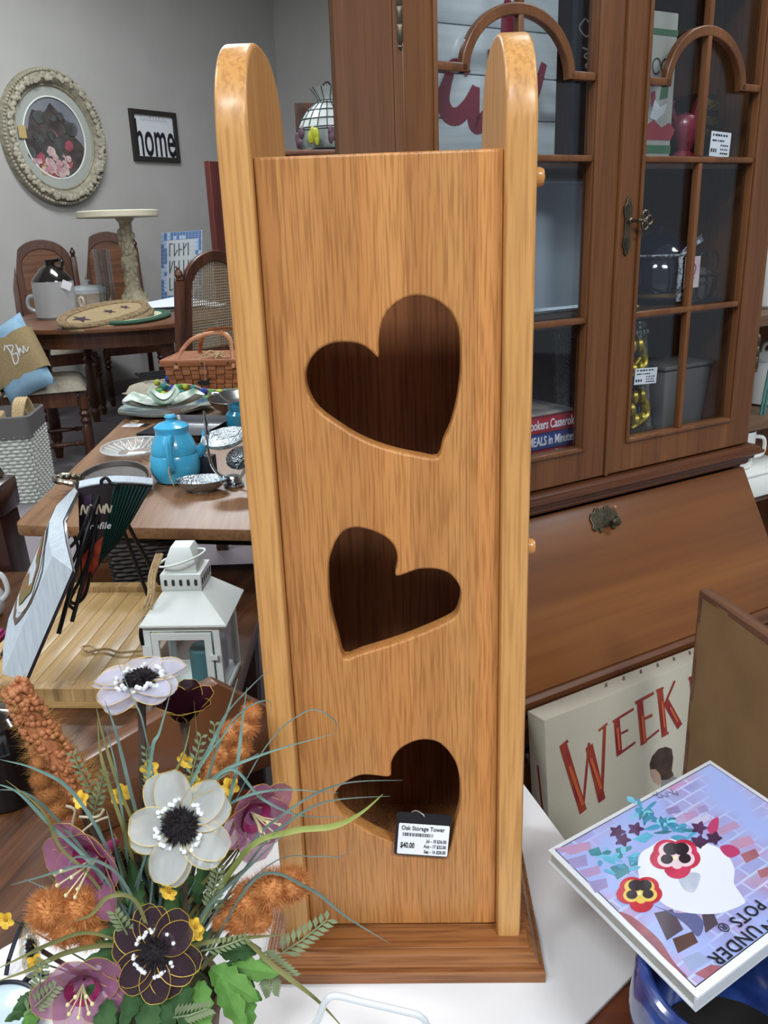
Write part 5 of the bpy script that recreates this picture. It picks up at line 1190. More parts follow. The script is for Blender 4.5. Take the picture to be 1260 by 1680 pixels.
for i in range(5):
    x = xm-cw2*.74+cw2*.37*i; MB().prism(rounded([(-.0023, -.005), (.0023, -.005), (.0023, .005), (-.0023, .005)], .0018, 3), 0, .0004, T(x, cy-cw2, (zc0+zc1)/2) @ FACE).build('vent_slot', sl, cl)
    y = cy-cw2*.74+cw2*.37*i; MB().box(xm+cw2, xm+cw2+.0004, y-.0023, y+.0023, (zc0+zc1)/2-.005, (zc0+zc1)/2+.005).build('vent_slot', sl, cl)
cw3 = cw*.84; zc2 = zc1+.014
MB().box(xm-cw3, xm+cw3, cy-cw3, cy+cw3, zc1+.0002, zc2).build('chimney', lw_, t, bevel=.0008)
MB().taper((xm-cw3, xm+cw3, cy-cw3, cy+cw3), (xm-cw3*.62, xm+cw3*.62, cy-cw3*.62, cy+cw3*.62), zc2, zc2+.024).build('chimney_cap', lw_, t, bevel=.0008)
MB().tube([(xm+.036*math.cos(s), cy-.012-.036*.75*math.sin(s), zc2+.006+.010*math.cos(s)) for s in [2*math.pi*i/30 for i in range(30)]], .0017, 8, closed=True).build('ring_handle', lw_, t)
mb = MB()
for dx in (0, .004, .008): mb.tube(smooth([(xm-.034+dx, cy-.02, zc2+.016), (xm-.045+dx, cy-.032, zc1), (xm-.046+dx, cy-.045, zc0), (xm-.056+dx*1.5, cy-.05, zc0-.02)], 5), .0022, 6)
mb.build('twine', twine, t)
cdl = mat('teal_candle', '#3f7f85', .6)
c_ = tag(MB().lathe([(.021, 0), (.0215, .002), (.0215, .058), (.019, .061), (.006, .059), (.0001, .059)], 24).build('candle', cdl, None), 'teal pillar candle inside the white lantern near its door', 'candle'); c_.location = FL.world((xr-.040, .045, zb0+.0102))
c_ = tag(MB().lathe([(.021, 0), (.0215, .002), (.0215, .050), (.019, .053), (.006, .051), (.0001, .051)], 24).build('candle', mat('grey_candle', '#55707e', .6), None), 'blue grey pillar candle at the back of the white lantern', 'candle'); c_.location = FL.world((xr-.036, .092, zb0+.0102))
# ------------------------------------------------------------------ cookbook on wire easel
t = thing('open_cookbook', 'thick open cookbook standing on a black wire easel', 'book', PZ(60, 1120, TZ+.034))
sec = [(0, (86, 912), (119, 936), 1.10), (.3, (79, 885), (108, 890), 1.16), (.6, (81, 855), (103, 855), 1.22), (.82, (93, 829), (111, 838), 1.27), (1.0, (122, 800), (127, 806), 1.32)]
dn_p = PY(4, 1106, 1.075) - PY(86, 912, 1.10); dn_c = PY(41, 1117, 1.075) - PY(119, 936, 1.10)
ptop = [PY(*s[1], s[3]) for s in sec]; ctop = [PY(*s[2], s[3]) for s in sec]
zmin = TZ+.0345
pb = [p_+dn_p*(1-.18*s[0]) for p_, s in zip(ptop, sec)]; cb = [p_+dn_c*(1-.12*s[0]) for p_, s in zip(ctop, sec)]
mb = MB(); n = len(sec); v = ptop+ctop+cb+pb; f = []
for r in range(4):
    for i in range(n-1): a, b = r*n, ((r+1) % 4)*n; f.append((a+i, a+i+1, b+i+1, b+i))
f += [(0, n, 2*n, 3*n), (n-1, 2*n-1, 3*n-1, 4*n-1)]
paper = mat('book_paper', '#bfcbd3', .7, c2='#aebbc4', nscale=80, stretch=(6, 1, .3))
o = mb.add(v, f).build('page_block', paper, t, ang=50, world=True)
outw = [(c2-p2).normalized()*.003 for p2, c2 in zip(ptop, ctop)]
cov = mat('book_cover_dark', '#20181d', .35, coat=.3)
mb = MB(); A = [p_+w*.4 for p_, w in zip(ctop, outw)]; B = [p_+w*1.6 for p_, w in zip(ctop, outw)]; C_ = [p_+w*1.6 for p_, w in zip(cb, outw)]; D2 = [p_+w*.4 for p_, w in zip(cb, outw)]
v = A+B+C_+D2; mb.add(v, f).build('cover_near', cov, t, world=True, ang=50)
# salad photograph on the facing page
def onpage(a, b): 
    i = min(int(a*(n-1)), n-2); fr_ = a*(n-1)-i; top = ptop[i].lerp(ptop[i+1], fr_); bot = pb[i].lerp(pb[i+1], fr_); nrm = -outw[i].normalized()
    return top.lerp(bot, b)+nrm*.0012
def pageblob(nm, ca, cb_, ra, rb, m_, sd=0, lift=0):
    q = random.Random(sd); pts = [onpage(min(.98, max(.01, ca+ra*q.uniform(.9, 1.1)*math.cos(2*math.pi*k/20))), cb_+rb*math.sin(2*math.pi*k/20)) + Vector((-.0004*lift, 0, 0)) for k in range(20)]
    c2 = sum(pts, Vector())/20; mb = MB(); mb.add([c2]+pts, [(0, 1+k, 1+(k+1) % 20) for k in range(20)]).build(nm, m_, t, world=True)
pageblob('photo_dark', .45, .40, .46, .40, mat('photo_brown', '#5d4a3c', .4), 1, 0)
pageblob('photo_plate', .44, .38, .38, .34, mat('photo_white', '#c9cdcc', .4), 2, 1)
pageblob('photo_salad', .44, .38, .30, .29, mat('photo_salad', '#6a6a2c', .4, c2='#a83a28', nscale=120, sharp=(.5, .62)), 3, 2)
# far half folded back, its glossy jacket towards the camera
S1, B1, B0, S0 = PY(128, 802, 1.325), PY(250, 797, 1.36), PY(196, 890, 1.34), PY(133, 985, 1.30)
def far(u, v_): 
    q = S1.lerp(B1, u).lerp(S0.lerp(B0, u), v_); return q+Vector((0, -.012*math.sin(math.pi*u), .010*math.sin(math.pi*u)))
mb = MB(); mb.grid(lambda u, v_: far(u, v_), 12, 8); mb.grid(lambda u, v_: far(u, v_)+Vector((0, .003, 0)), 12, 8); mb.build('cover_far', cov, t, world=True, ang=60)
mb = MB(); mb.grid(lambda u, v_: far(u, v_*.96)+Vector((0, .004, .002)), 12, 8); mb.grid(lambda u, v_: far(u, v_*.96)+Vector((-.004, .022, .007)), 12, 8)
for vv in (0, .96): mb.grid(lambda u, w, vv=vv: far(u, vv)+Vector((-.004*w, .004+.018*w, .002+.005*w)), 12, 2)
mb.build('pages_far', paper, t, world=True, ang=60)
def patch(nm, pts, m_, lift=.0008):
    mb = MB(); mb.add([far(a, b)+Vector((0, -lift, 0)) for a, b in pts], [tuple(range(len(pts)))]); mb.build(nm, m_, t, world=True)
gfan = mat('jacket_green', '#12342e', .35, coat=.4); 
mb = MB()
for i in range(10):
    a0, a1 = .52+.048*i, .52+.048*(i+1); mb.add([far(a0, .02)+Vector((0, -.001, 0)), far(a1, .02)+Vector((0, -.001, 0)), far(a1, .98)+Vector((0, -.001, 0)), far((a0+a1)/2, .99)+Vector((0, -.0035, 0)), far((a0+a1)/2, .02)+Vector((0, -.0035, 0))], [(0, 4, 3), (4, 1, 2, 3)])
mb.build('green_panel', gfan, t, world=True)
mb = MB(); mb.grid(lambda u, v_: far(.05+.46*u, .62+.36*v_)+Vector((0, -.0012, 0)), 8, 5); mb.build('tomato_print', mat('jacket_red', '#7d1f14', .35, c2='#b5492a', nscale=70, coat=.4), t, world=True)
mb = MB(); mb.grid(lambda u, v_: far(.10+.12*u, .08+.5*v_)+Vector((0, -.0012, 0)), 5, 5); mb.build('purple_print', mat('jacket_purple', '#35203f', .4, coat=.4), t, world=True)
m_ = frame_from(far(.36, .44)+Vector((0, -.004, 0)), B1-S1, S1-S0); txt('jacket_text', 'Profile', .016, label_w, t, m_, world=True, shear=.3)
mb = MB(); 
for i in range(4): mb.stroke([(-.02+.012*i, -.008), (-.016+.012*i, .008), (-.012+.012*i, -.006), (-.008+.012*i, .006)], .003, m_ @ T(-.004, .028, 0))
mb.build('jacket_script', mat('jacket_cream', '#c2b8a0', .5), t, world=True)
# easel
t = thing('wire_easel', 'black wrought iron tripod easel behind the open cookbook', 'easel', PZ(200, 1010, TZ+.034))
def W3(*a): return [PY(u, v_, y) for u, v_, y in a]
def wires(nm, lst, r=.0032):
    for P_ in lst: MB().tube(smooth(W3(*P_), 5), r, 8).build(nm, black_m, t, world=True)
wires('leg', [[(176, 800, 1.345), (210, 890, 1.36), (251, 1000, 1.40)], [(180, 800, 1.36), (220, 880, 1.42), (262, 958, 1.48)], [(168, 805, 1.335), (150, 900, 1.30), (118, 1020, 1.25)], [(164, 808, 1.33), (140, 880, 1.28), (96, 1040, 1.20)]], .0036)
wires('scroll', [[(170, 802, 1.33), (166, 790, 1.33), (174, 784, 1.33), (182, 792, 1.33), (192, 796, 1.33), (188, 806, 1.33)], [(150, 830, 1.30), (135, 870, 1.28), (118, 895, 1.25), (104, 900, 1.24), (112, 880, 1.25)], [(122, 880, 1.26), (128, 900, 1.26), (118, 925, 1.25), (108, 950, 1.24)], [(150, 905, 1.28), (135, 945, 1.27), (118, 975, 1.26), (112, 990, 1.25), (122, 1000, 1.26)], [(148, 940, 1.29), (140, 975, 1.29), (125, 990, 1.28), (115, 985, 1.27), (122, 970, 1.27)], [(160, 850, 1.31), (150, 880, 1.3), (130, 905, 1.29)]], .0028)
MB().box(-.008, .008, -.004, .004, -.012, .012, T(*PY(176, 812, 1.335))).build('pivot_plate', mat('steel_plate', '#84868a', .3, .8), t, world=True, bevel=.002)
MB().tube(W3((5, 1075, 1.13), (30, 1000, 1.2), (36, 985, 1.2)), .0035, 8).build('front_ledge', black_m, t, world=True)
# ------------------------------------------------------------------ black wicker basket under the table
p = PZ(245, 968, TZ); t = thing('dark_basket', 'black woven wicker basket on the table under the laminate top', 'basket', (p.x, p.y+.07, TZ+.001), 8)
wk = mat('dark_wicker', '#1c1815', .6, c2='#2c2621', nscale=50)
W_, D_, H_ = .075, .055, .108
MB().taper((-W_, W_, -D_, D_), (-W_*1.12, W_*1.12, -D_*1.12, D_*1.12), 0, H_).build('inner_wall', wk, t)
for j in range(11):
    z = .005+H_*.92*j/11; s_ = 1.02+.12*j/11; lp_ = rounded([(-W_*s_, -D_*s_), (W_*s_, -D_*s_), (W_*s_, D_*s_), (-W_*s_, D_*s_)], .02, 5); L_ = []
    for i in range(len(lp_)):
        a_, b_ = Vector(lp_[i]), Vector(lp_[(i+1) % len(lp_)]); m_ = max(1, int((b_-a_).length/.009))
        for k in range(m_): q = a_.lerp(b_, k/m_); L_.append(q)
    MB().tube([(q.x*(1+.03*(1 if ((i//2+j) % 2) else -1)), q.y*(1+.03*(1 if ((i//2+j) % 2) else -1)), z) for i, q in enumerate(L_)], .0052, 6, closed=True).build('wicker_strand', wk, t)
o = MB().box(-.03, .09, -.02, .02, 0, .045).build('wood_crate', dkw2, None, bevel=.004); p = PZ(160, 968, TZ); o.location = (p.x-.02, p.y+.05, TZ+.001); tag(o, 'small reddish wooden block beside the black wicker basket', 'box')
# ------------------------------------------------------------------ gabled wooden plaque behind the flowers
FG = Fr(PZ(400, 1276, TZ), 33); t = thing('gabled_board', 'smooth brown wooden board with a peaked top behind the flowers', 'board', fr=FG)
def gz(u, v): q = FG.hit(u, v); return (q.x, q.z)
ap = gz(357, 1121); lf = gz(136, 1252); rt = gz(452, 1168)
zb_ = TZ+.001
out = [(lf[0]-.02, zb_), (rt[0]+.03, zb_), (rt[0]+.03, rt[1]-.018), (rt[0], rt[1]), ap, lf, (lf[0]-.02, lf[1]-.012)]
brn = mat('smooth_brown', '#5d3a22', .35, c2='#67412a', nscale=6, coat=.25)
MB().prism(out, -.026, 0, FACE).build('board', brn, t, bevel=.003)
# ------------------------------------------------------------------ black jar at the left edge
p = PZ(4, 1338, TZ); t = thing('black_jar', 'glossy black lidded jar at the left edge of the dark table', 'jar', (p.x-.004, p.y+.035, TZ+.0005))
bj = mat('black_glaze', '#0b0c10', .12, coat=.6); zt_ = PY(10, 1165, p.y+.035).z-TZ
MB().lathe([(.030, 0), (.035, .003), (.036, zt_*.62), (.036, zt_*.66), (.033, zt_*.70), (.033, zt_*.86)], 32).build('body', bj, t)
MB().lathe([(.035, zt_*.86), (.035, zt_*.9), (.028, zt_*.97), (.008, zt_), (.0001, zt_*1.01)], 32).build('lid', bj, t)
p2 = PZ(36, 1300, TZ); t = thing('glass_cube', 'clear square glass block beside the black jar', 'glass block', (p2.x, p2.y+.0, TZ+.0005), 18)
MB().box(-.012, .03, 0, .02, 0, .052).build('glass_body', mat('block_glass', '#8d9799', .08, alpha=.4, coat=.6), t, bevel=.002)
mb = MB()
for x in (-.012, .03): mb.tube([(x, -.0005, 0.001), (x, -.0005, .052)], .0011, 6)
for z in (.001, .052): mb.tube([(-.012, -.0005, z), (.03, -.0005, z)], .0011, 6)
mb.build('metal_edge', mat('edge_steel', '#8f9290', .3, .8), t)
# ------------------------------------------------------------------ dark furniture post and white vase at the left edge
p = PY(8, 900, 1.80); t = thing('mahogany_stand', 'dark mahogany stand with turned post cut by the left edge', 'stand', (p.x-.03, p.y, 0))
mah = wood('mahogany', '#1d0f0d', '#2a1613', '#371e1a', 'Z', .8, .3, pores=.2, coat=.4)
zA = PY(8, 852, 1.75).z; zB = PY(8, 798, 1.75).z; zC = PY(5, 770, 1.75).z
MB().taper((-.05, .085, -.05, .05), (-.05, .055, -.05, .05), 0, zA).build('post', mah, t, bevel=.006)
MB().box(-.06, .062, -.055, .055, zA+.0005, zB).build('cap_block', mah, t, bevel=.010)
MB().taper((-.05, .045, -.045, .045), (-.05, .02, -.03, .03), zB+.0005, zC+.03).build('finial', mah, t, bevel=.008)
p = PZ(2, 1010, TZ); t = thing('ruffled_vase', 'white ruffled ceramic vase at the far left of the table', 'vase', (p.x-.035, p.y, TZ+.0005))
v = []; f = []; n = 32
for i in range(13):
    z = .115*i/12
    for k in range(n):
        a_ = 2*math.pi*k/n; r = (.034+.010*math.sin(i*.55))*(1+.06*math.sin(6*a_+i)*(1)); v.append((r*math.cos(a_), r*math.sin(a_), z))
for i in range(12):
    for k in range(n): f.append((i*n+k, i*n+(k+1) % n, (i+1)*n+(k+1) % n, (i+1)*n+k))
MB().add(v, f+[tuple(range(n))]).build('vase_body', mat('vase_white', '#c9ced0', .35, coat=.4), t, ang=70)
MB().tube(smooth([(.036, 0, .09), (.052, 0, .08), (.056, 0, .05), (.040, 0, .03)], 4), .005, 8).build('vase_handle', MATS['vase_white'], t)
p = PZ(3, 1035, TZ); o = MB().box(-.05, .016, -.02, .02, 0, .006).box(-.045, .012, -.016, .016, .006, .012).build('magenta_napkin', mat('magenta_cloth', '#8a1f5a', .85), None, bevel=.002); o.location = (p.x, p.y-.03, TZ+.0005); tag(o, 'folded magenta cloth at the left edge before the white vase', 'cloth')
# ------------------------------------------------------------------ artificial flower arrangement
FB0 = PZ(272, 1640, BZ+.05); BX, BY = FB0.x, FB0.y
AR = thing('flower_arrangement', 'artificial bouquet of anemones, lilies, orange plumes and grass in front of the tower', 'flower arrangement', (BX, BY, BZ))
potm = mat('pot_brown', '#6b5344', .8, c2='#5a4538', nscale=40)
MB().lathe([(.034, 0), (.040, .003), (.047, .045), (.050, .048), (.050, .054), (.044, .054), (.040, .03), (.0001, .03)], 24).build('pot', potm, AR)
MB().lathe([(.043, .046), (.03, .052), (.0001, .054)], 20).build('moss', mat('dark_moss', '#2c2f1c', .95, c2='#3f4427', nscale=120, bump=.8, bscale=200), AR)
S_ = lambda y, z=.62: (y*cp+(ZC-z)*sp)/1400
def A3(u, v, y): return PY(u, v, y)
stem_b = mat('stem_brown', '#4a3a30', .8, c2='#3b2c26', nscale=60); stem_g = mat('stem_green', '#4f5a34', .7)
ROOT = Vector((BX, BY, BZ+.045))
def petal_pts(L_, W_, cup, curl, wav, nu=9, nv=9, tip=.35):
    def fn(u, v):
        x = (v-.5)*2; s = u
        w = W_*(math.sin(math.pi*min(1, .06+s*.94)**.75)**.7 if s < 1 else 0)
        w = W_*max(.10*(1-s), math.sin(math.pi*(s*.90+.02))**.55) if s < .995 else W_*.35
        return Vector((x*w/2, s*L_, cup*math.sin(s*1.5)*L_+curl*s*s*L_+.25*w*abs(x)**2*.6+wav*math.sin(s*9+x*3)*L_*.04*abs(x)))
    return fn
def petal(fl, mt, M, L_, W_, cup=.2, curl=0, wav=0, wire=True, wr=.00022, nm='petal', veins=0):
    fn = petal_pts(L_, W_, cup, curl, wav)
    p_ = MB().grid(fn, 9, 9, M).build(nm, mt, fl, ang=80, world=True)
    if wire:
        edge = [fn(i/14, 0) for i in range(15)] + [fn(i/14, 1) for i in range(14, -1, -1)]
        mb = MB(); mb.tube([M @ e for e in edge], wr, 4)
        for k in range(veins):
            vv = .3+.4*k/max(1, veins-1); mb.tube([M @ (fn(s/6, vv)+Vector((0, 0, .0004))) for s in range(1, 6)], wr*.8, 4)
        mb.build('gold_wire', gold_w, fl, world=True)
fz_dark = mat('stamen_dark', '#1d161b', .9); fz_white = mat('stamen_white', '#d8dcdc', .8)
def fuzzball(nm, c, n, r, cnt, mt, parent, flat=.7, sd=1, length=.35, thick=.09):
    q = random.Random(sd); mb = MB(); M = look(c, n)
    for i in range(cnt):
        th = q.uniform(0, 2*math.pi); ph = math.acos(q.uniform(-.1, 1)); d = Vector((math.sin(ph)*math.cos(th), math.sin(ph)*math.sin(th), math.cos(ph)*flat))
        a = d*r*(1-length); b = d*r*q.uniform(.85, 1.12)+Vector((q.uniform(-.1, .1), q.uniform(-.1, .1), q.uniform(-.1, .1)))*r; s_ = d.cross(Vector((q.uniform(-1, 1), q.uniform(-1, 1), q.uniform(-1, 1)))).normalized()*r*thick
        mb.add([a-s_, a+s_, b], [(0, 1, 2)], M)
    mb.sphere((0, 0, 0), r*.72, 12, 8, M, sz=flat)
    return mb.build(nm, mt, parent, world=True, shade=False)
def to_root(): pass
def stem(parent, a, b, r, mt, bend=(0, 0, 0)):
    m_ = (Vector(a)+Vector(b))/2+Vector(bend); MB().tube(smooth([a, m_, b], 6), r, 7).build('stem', mt, parent, world=True)
def flower_root(nm, label, c):
    o = bpy.data.objects.new(nm, None); COL.objects.link(o); o.parent = AR; o.location = c - Vector((BX, BY, BZ)); o.empty_display_size = .02; o['label'] = label; return o
def anemone(label, u, v, y, r, n, mt, sd=0, N=6, cup=.18, inner=True, stamens=True, cr_=.36, stem_r=.002, spin=0, white_n=16, pair=0, wf=.86):
    c = A3(u, v, y); r = r*S_(y, c.z); n = Vector(n).normalized(); fl = flower_root('anemone_flower', label, c); q = random.Random(sd)
    for layer in range(2 if inner else 1):
        off = pair if pair else 180/N
        for k in range(N):
            a = 360*k/N+spin+layer*off+q.uniform(-6, 6); M = look(c, n) @ RZ(a) @ T(0, r*.10, .0006*k-layer*.002) @ RX(q.uniform(-6, 8))
            petal(fl, mt, M, r*(.98 if layer == 0 else 1.0)*q.uniform(.92, 1.04), r*wf, cup*q.uniform(.7, 1.3), -.06)
    fuzzball('stamen_heart', c+n*r*.10, n, r*cr_, 420, fz_dark, fl, .55, sd+1)
    if stamens:
        mb = MB(); M = look(c+n*r*.10, n)
        for k in range(white_n*3):
            a = 2*math.pi*(k/(white_n*3)); 
            if (k//3) % 4 == 3: continue
            rr = r*cr_*q.uniform(1.08, 1.28); mb.sphere((rr*math.cos(a), rr*math.sin(a), q.uniform(-.05, .12)*r), r*.062, 5, 4, M)
        mb.build('white_stamens', fz_white, fl, world=True, kind='stuff')
    stem(fl, c-n*r*.05, ROOT+Vector((q.uniform(-.02, .02), q.uniform(-.02, .02), 0)), stem_r, stem_b, (q.uniform(-.01, .01), 0, 0))
    return fl
sh_lav = sheer('sheer_lavender', '#cfcfe0', .72); sh_wht = sheer('sheer_white', '#ccd0cd', .72); sh_dk = sheer('sheer_plum', '#483840', .85); sh_bur = sheer('sheer_burgundy', '#33141f', .95); sh_clr = sheer('sheer_grey', '#a9adab', .45)
sh_pk = sheer('sheer_pink', '#b0769a', .78)
anemone('lavender white anemone standing highest in the bouquet', 231, 1122, .640, 72, (-.02, -.04, 1), sh_lav, 2, 5, .02, cr_=.42, stem_r=.0035, pair=16, wf=.88)
anemone('pale grey anemone with gold wired petals at the bouquet centre', 297, 1354, .545, 82, (.12, -.82, .52), sh_wht, 5, 5, .10, cr_=.40, pair=17, wf=.74, spin=8)
anemone('dark plum anemone with white stamens low in the bouquet', 256, 1562, .520, 68, (.05, -.80, .58), sh_dk, 9, 6, .14, cr_=.42, pair=20, wf=.74)
anemone('dark plum anemone half hidden behind the left lily', 190, 1432, .600, 42, (.45, -.6, .2), sh_dk, 11, 5, .3, cr_=.3, stamens=False)
anemone('clear grey anemone peeping out at the left under the plume', 58, 1555, .560, 38, (-.6, -.6, .3), sh_clr, 13, 5, .2, cr_=.5, stamens=True)
# burgundy cup seen from the side
c = A3(303, 1184, .655); fl = flower_root('burgundy_flower', 'closed burgundy flower beside the lavender anemone', c); r = 48*S_(.655)
for k in range(6): petal(fl, sh_bur, look(c, (.1, -.1, 1)) @ RZ(60*k) @ T(0, r*.06, 0) @ RX(64), r*1.25, r*1.05, .1, -.42, .3)
MB().lathe([(.0035, -.012), (.005, 0), (.006, .006)], 12, look(c, (.1, -.1, 1))).build('calyx', stem_b, fl, world=True); stem(fl, c, ROOT, .0028, stem_b, (.008, 0, 0))
def lily(label, u, v, y, r, n, up, sd, N=5, open_=38):
    c = A3(u, v, y); r = r*S_(y, c.z); fl = flower_root('lily_flower', label, c); q = random.Random(sd); n = Vector(n).normalized(); M0 = look(c-n*r*.6, n, up)
    for k in range(N):
        M = M0 @ RZ(360*k/N+q.uniform(-8, 8)+18) @ T(0, r*.05, 0) @ RX(90-open_+q.uniform(-6, 6))
        petal(fl, sh_pk, M, r*1.35*q.uniform(.9, 1.08), r*1.45, -.06, -.34, 1.6, veins=2, wr=.0002)
    MB().lathe([(r*.10, -r*.35), (r*.16, 0), (r*.40, r*.35), (r*.5, r*.5)], 14, M0, cap=False).build('throat', mat('lily_throat', '#8e2359', .6), fl, world=True, ang=80)
    mb = MB(); 
    for k in range(7):
        a = 2*math.pi*k/7; d = Vector((.13*math.cos(a), .13*math.sin(a), 0))*r; e = M0 @ (Vector((0, 0, r*1.15))+d*2.6); mb.tube([M0 @ Vector((0, 0, r*.2)), M0 @ (Vector((0, 0, r*.7))+d), e], .0006, 5); mb.sphere(tuple(e), .0017, 6, 5)
    mb.build('stamens', mat('cream_stamen', '#d8cf9f', .7), fl, world=True)
    stem(fl, c-n*r*.9, ROOT, .0016, stem_g)
lily('pink sheer lily on the left above the orange plume', 140, 1424, .560, 74, (-.45, -.85, .0), (0, 0, 1), 3)
lily('pink sheer lily on the right by the oak tower', 425, 1345, .590, 56, (.62, -.70, -.10), (0, 0, 1), 4)
lily('large pink sheer lily at the bottom left of the bouquet', 134, 1630, .500, 57, (.22, -.90, .15), (0, 0, 1), 6)
# small yellow flowers
yel = mat('yellow_petal', '#d9ad2a', .7, c2='#dfb945', nscale=60); yc = mat('yellow_heart', '#a87a1c', .8)
ylist = [(245, 1262, .62), (135, 1312, .60), (196, 1306, .60), (230, 1354, .56), (306, 1246, .61), (378, 1290, .60), (316, 1284, .61), (278, 1462, .54), (254, 1506, .535), (10, 1508, .56), (60, 1578, .54), (322, 1528, .53), (203, 1300, .61), (398, 1352, .60), (322, 1520, .53)]
for i, (u, v, y) in enumerate(ylist):
    c = A3(u, v, y); q = random.Random(i); n = Vector((q.uniform(-.5, .5), -.8, q.uniform(-.1, .7))).normalized(); r = 16*S_(y, c.z)
    fl = flower_root('yellow_flower', 'tiny yellow five petal flower', c)
    for k in range(5): petal(fl, yel, look(c, n) @ RZ(72*k+i*20) @ RX(14), r, r*.85, .1, -.15, wire=False)
    MB().lathe([(r*.22, 0), (r*.26, r*.12), (r*.16, r*.22)], 10, look(c, n)).build('heart', yc, fl, world=True)
    MB().tube(smooth([c, c-n*.008+Vector((0, .004, -.012)), ROOT.lerp(c, .45)], 4), .0007, 5).build('stem', stem_g, fl, world=True)
# orange plumes
org = mat('plume_orange', '#b06a30', .9, c2='#cf935a', nscale=160); org2 = mat('plume_rust', '#8f5a2c', .9, c2='#ab7440', nscale=90)
def plume(label, lst, mt):
    c = A3(*lst[0][:3]); fl = flower_root('orange_plume', label, c)
    for i, (u, v, y, r) in enumerate(lst):
        p = A3(u, v, y); fuzzball('plume_head', p, (0, -.6, .8), r*S_(y, p.z), int(500+r*22), mt, fl, 1.0, i*7+int(u), .42, .018)
    stem(fl, A3(*lst[-1][:3]), ROOT, .0018, stem_b)
plume('fluffy orange plume at the lower left', [(84, 1495, .555, 42), (112, 1520, .552, 40), (135, 1490, .555, 42), (150, 1528, .555, 34), (176, 1488, .565, 26)], org)
plume('fluffy orange plume lying against the tower base', [(478, 1452, .575, 37), (445, 1460, .570, 40), (412, 1478, .570, 40), (424, 1506, .565, 33), (384, 1500, .57, 28), (364, 1512, .57, 20), (396, 1512, .565, 30)], org)
plume('slim orange plume rising between the grasses', [(412, 1170, .625, 20), (404, 1194, .625, 25), (382, 1206, .625, 27), (392, 1230, .62, 26), (366, 1236, .62, 26), (350, 1262, .62, 25), (378, 1262, .62, 22), (346, 1284, .615, 18)], org)
plume('thin rusty plume below the berry spike', [(62, 1252, .635, 15), (66, 1280, .63, 18), (80, 1305, .63, 24), (96, 1330, .625, 27), (112, 1352, .62, 24), (122, 1374, .62, 18)], org2)
# berry spike
c = A3(70, 1200, .66); fl = flower_root('berry_spike', 'brown berry spike leaning out at the left', c); mb = MB(); hr = MB(); q = random.Random(21)
ax_ = [A3(24, 1128, .66), A3(52, 1175, .66), A3(84, 1235, .655), A3(112, 1285, .65), A3(128, 1312, .645)]
P_ = smooth(ax_, 10); k = S_(.66)
for i, p in enumerate(P_):
    f_ = i/(len(P_)-1); R_ = k*(18+18*f_)
    for j in range(13):
        a = q.uniform(0, 6.28); d = Vector((math.cos(a), math.sin(a)*.8, .45*math.sin(a+1))); 
        if q.random() < .95: mb.sphere(tuple(p+d*R_*q.uniform(.8, 1.0)+Vector((0, 0, q.uniform(-.002, .002)))), k*q.uniform(4.2, 6.0), 8, 6)
        for h_ in range(2+int(6*f_)):
            a2 = q.uniform(0, 6.28); d2 = Vector((math.cos(a2), math.sin(a2)*.8, q.uniform(-.6, .6))); s0 = p+d2*R_*.8; s1 = p+d2*R_*q.uniform(1.25, 2.0)+Vector((q.uniform(-1, 1), 0, q.uniform(-1, 1)))*.004; w_ = d2.cross(Vector((0, 1, .3))).normalized()*.00035
            hr.add([s0-w_, s0+w_, s1], [(0, 1, 2)])
mb.tube(P_, [k*(12+14*i/(len(P_)-1)) for i in range(len(P_))], 10)
mb.build('berries', mat('berry_brown', '#9a5c38', .5, c2='#b5774c', nscale=60), fl, world=True, kind='stuff'); hr.build('straw_hairs', mat('straw', '#a8803f', .9, c2='#c09a58', nscale=90), fl, world=True, kind='stuff', shade=False)
stem(fl, ax_[-1], ROOT, .0035, stem_b)
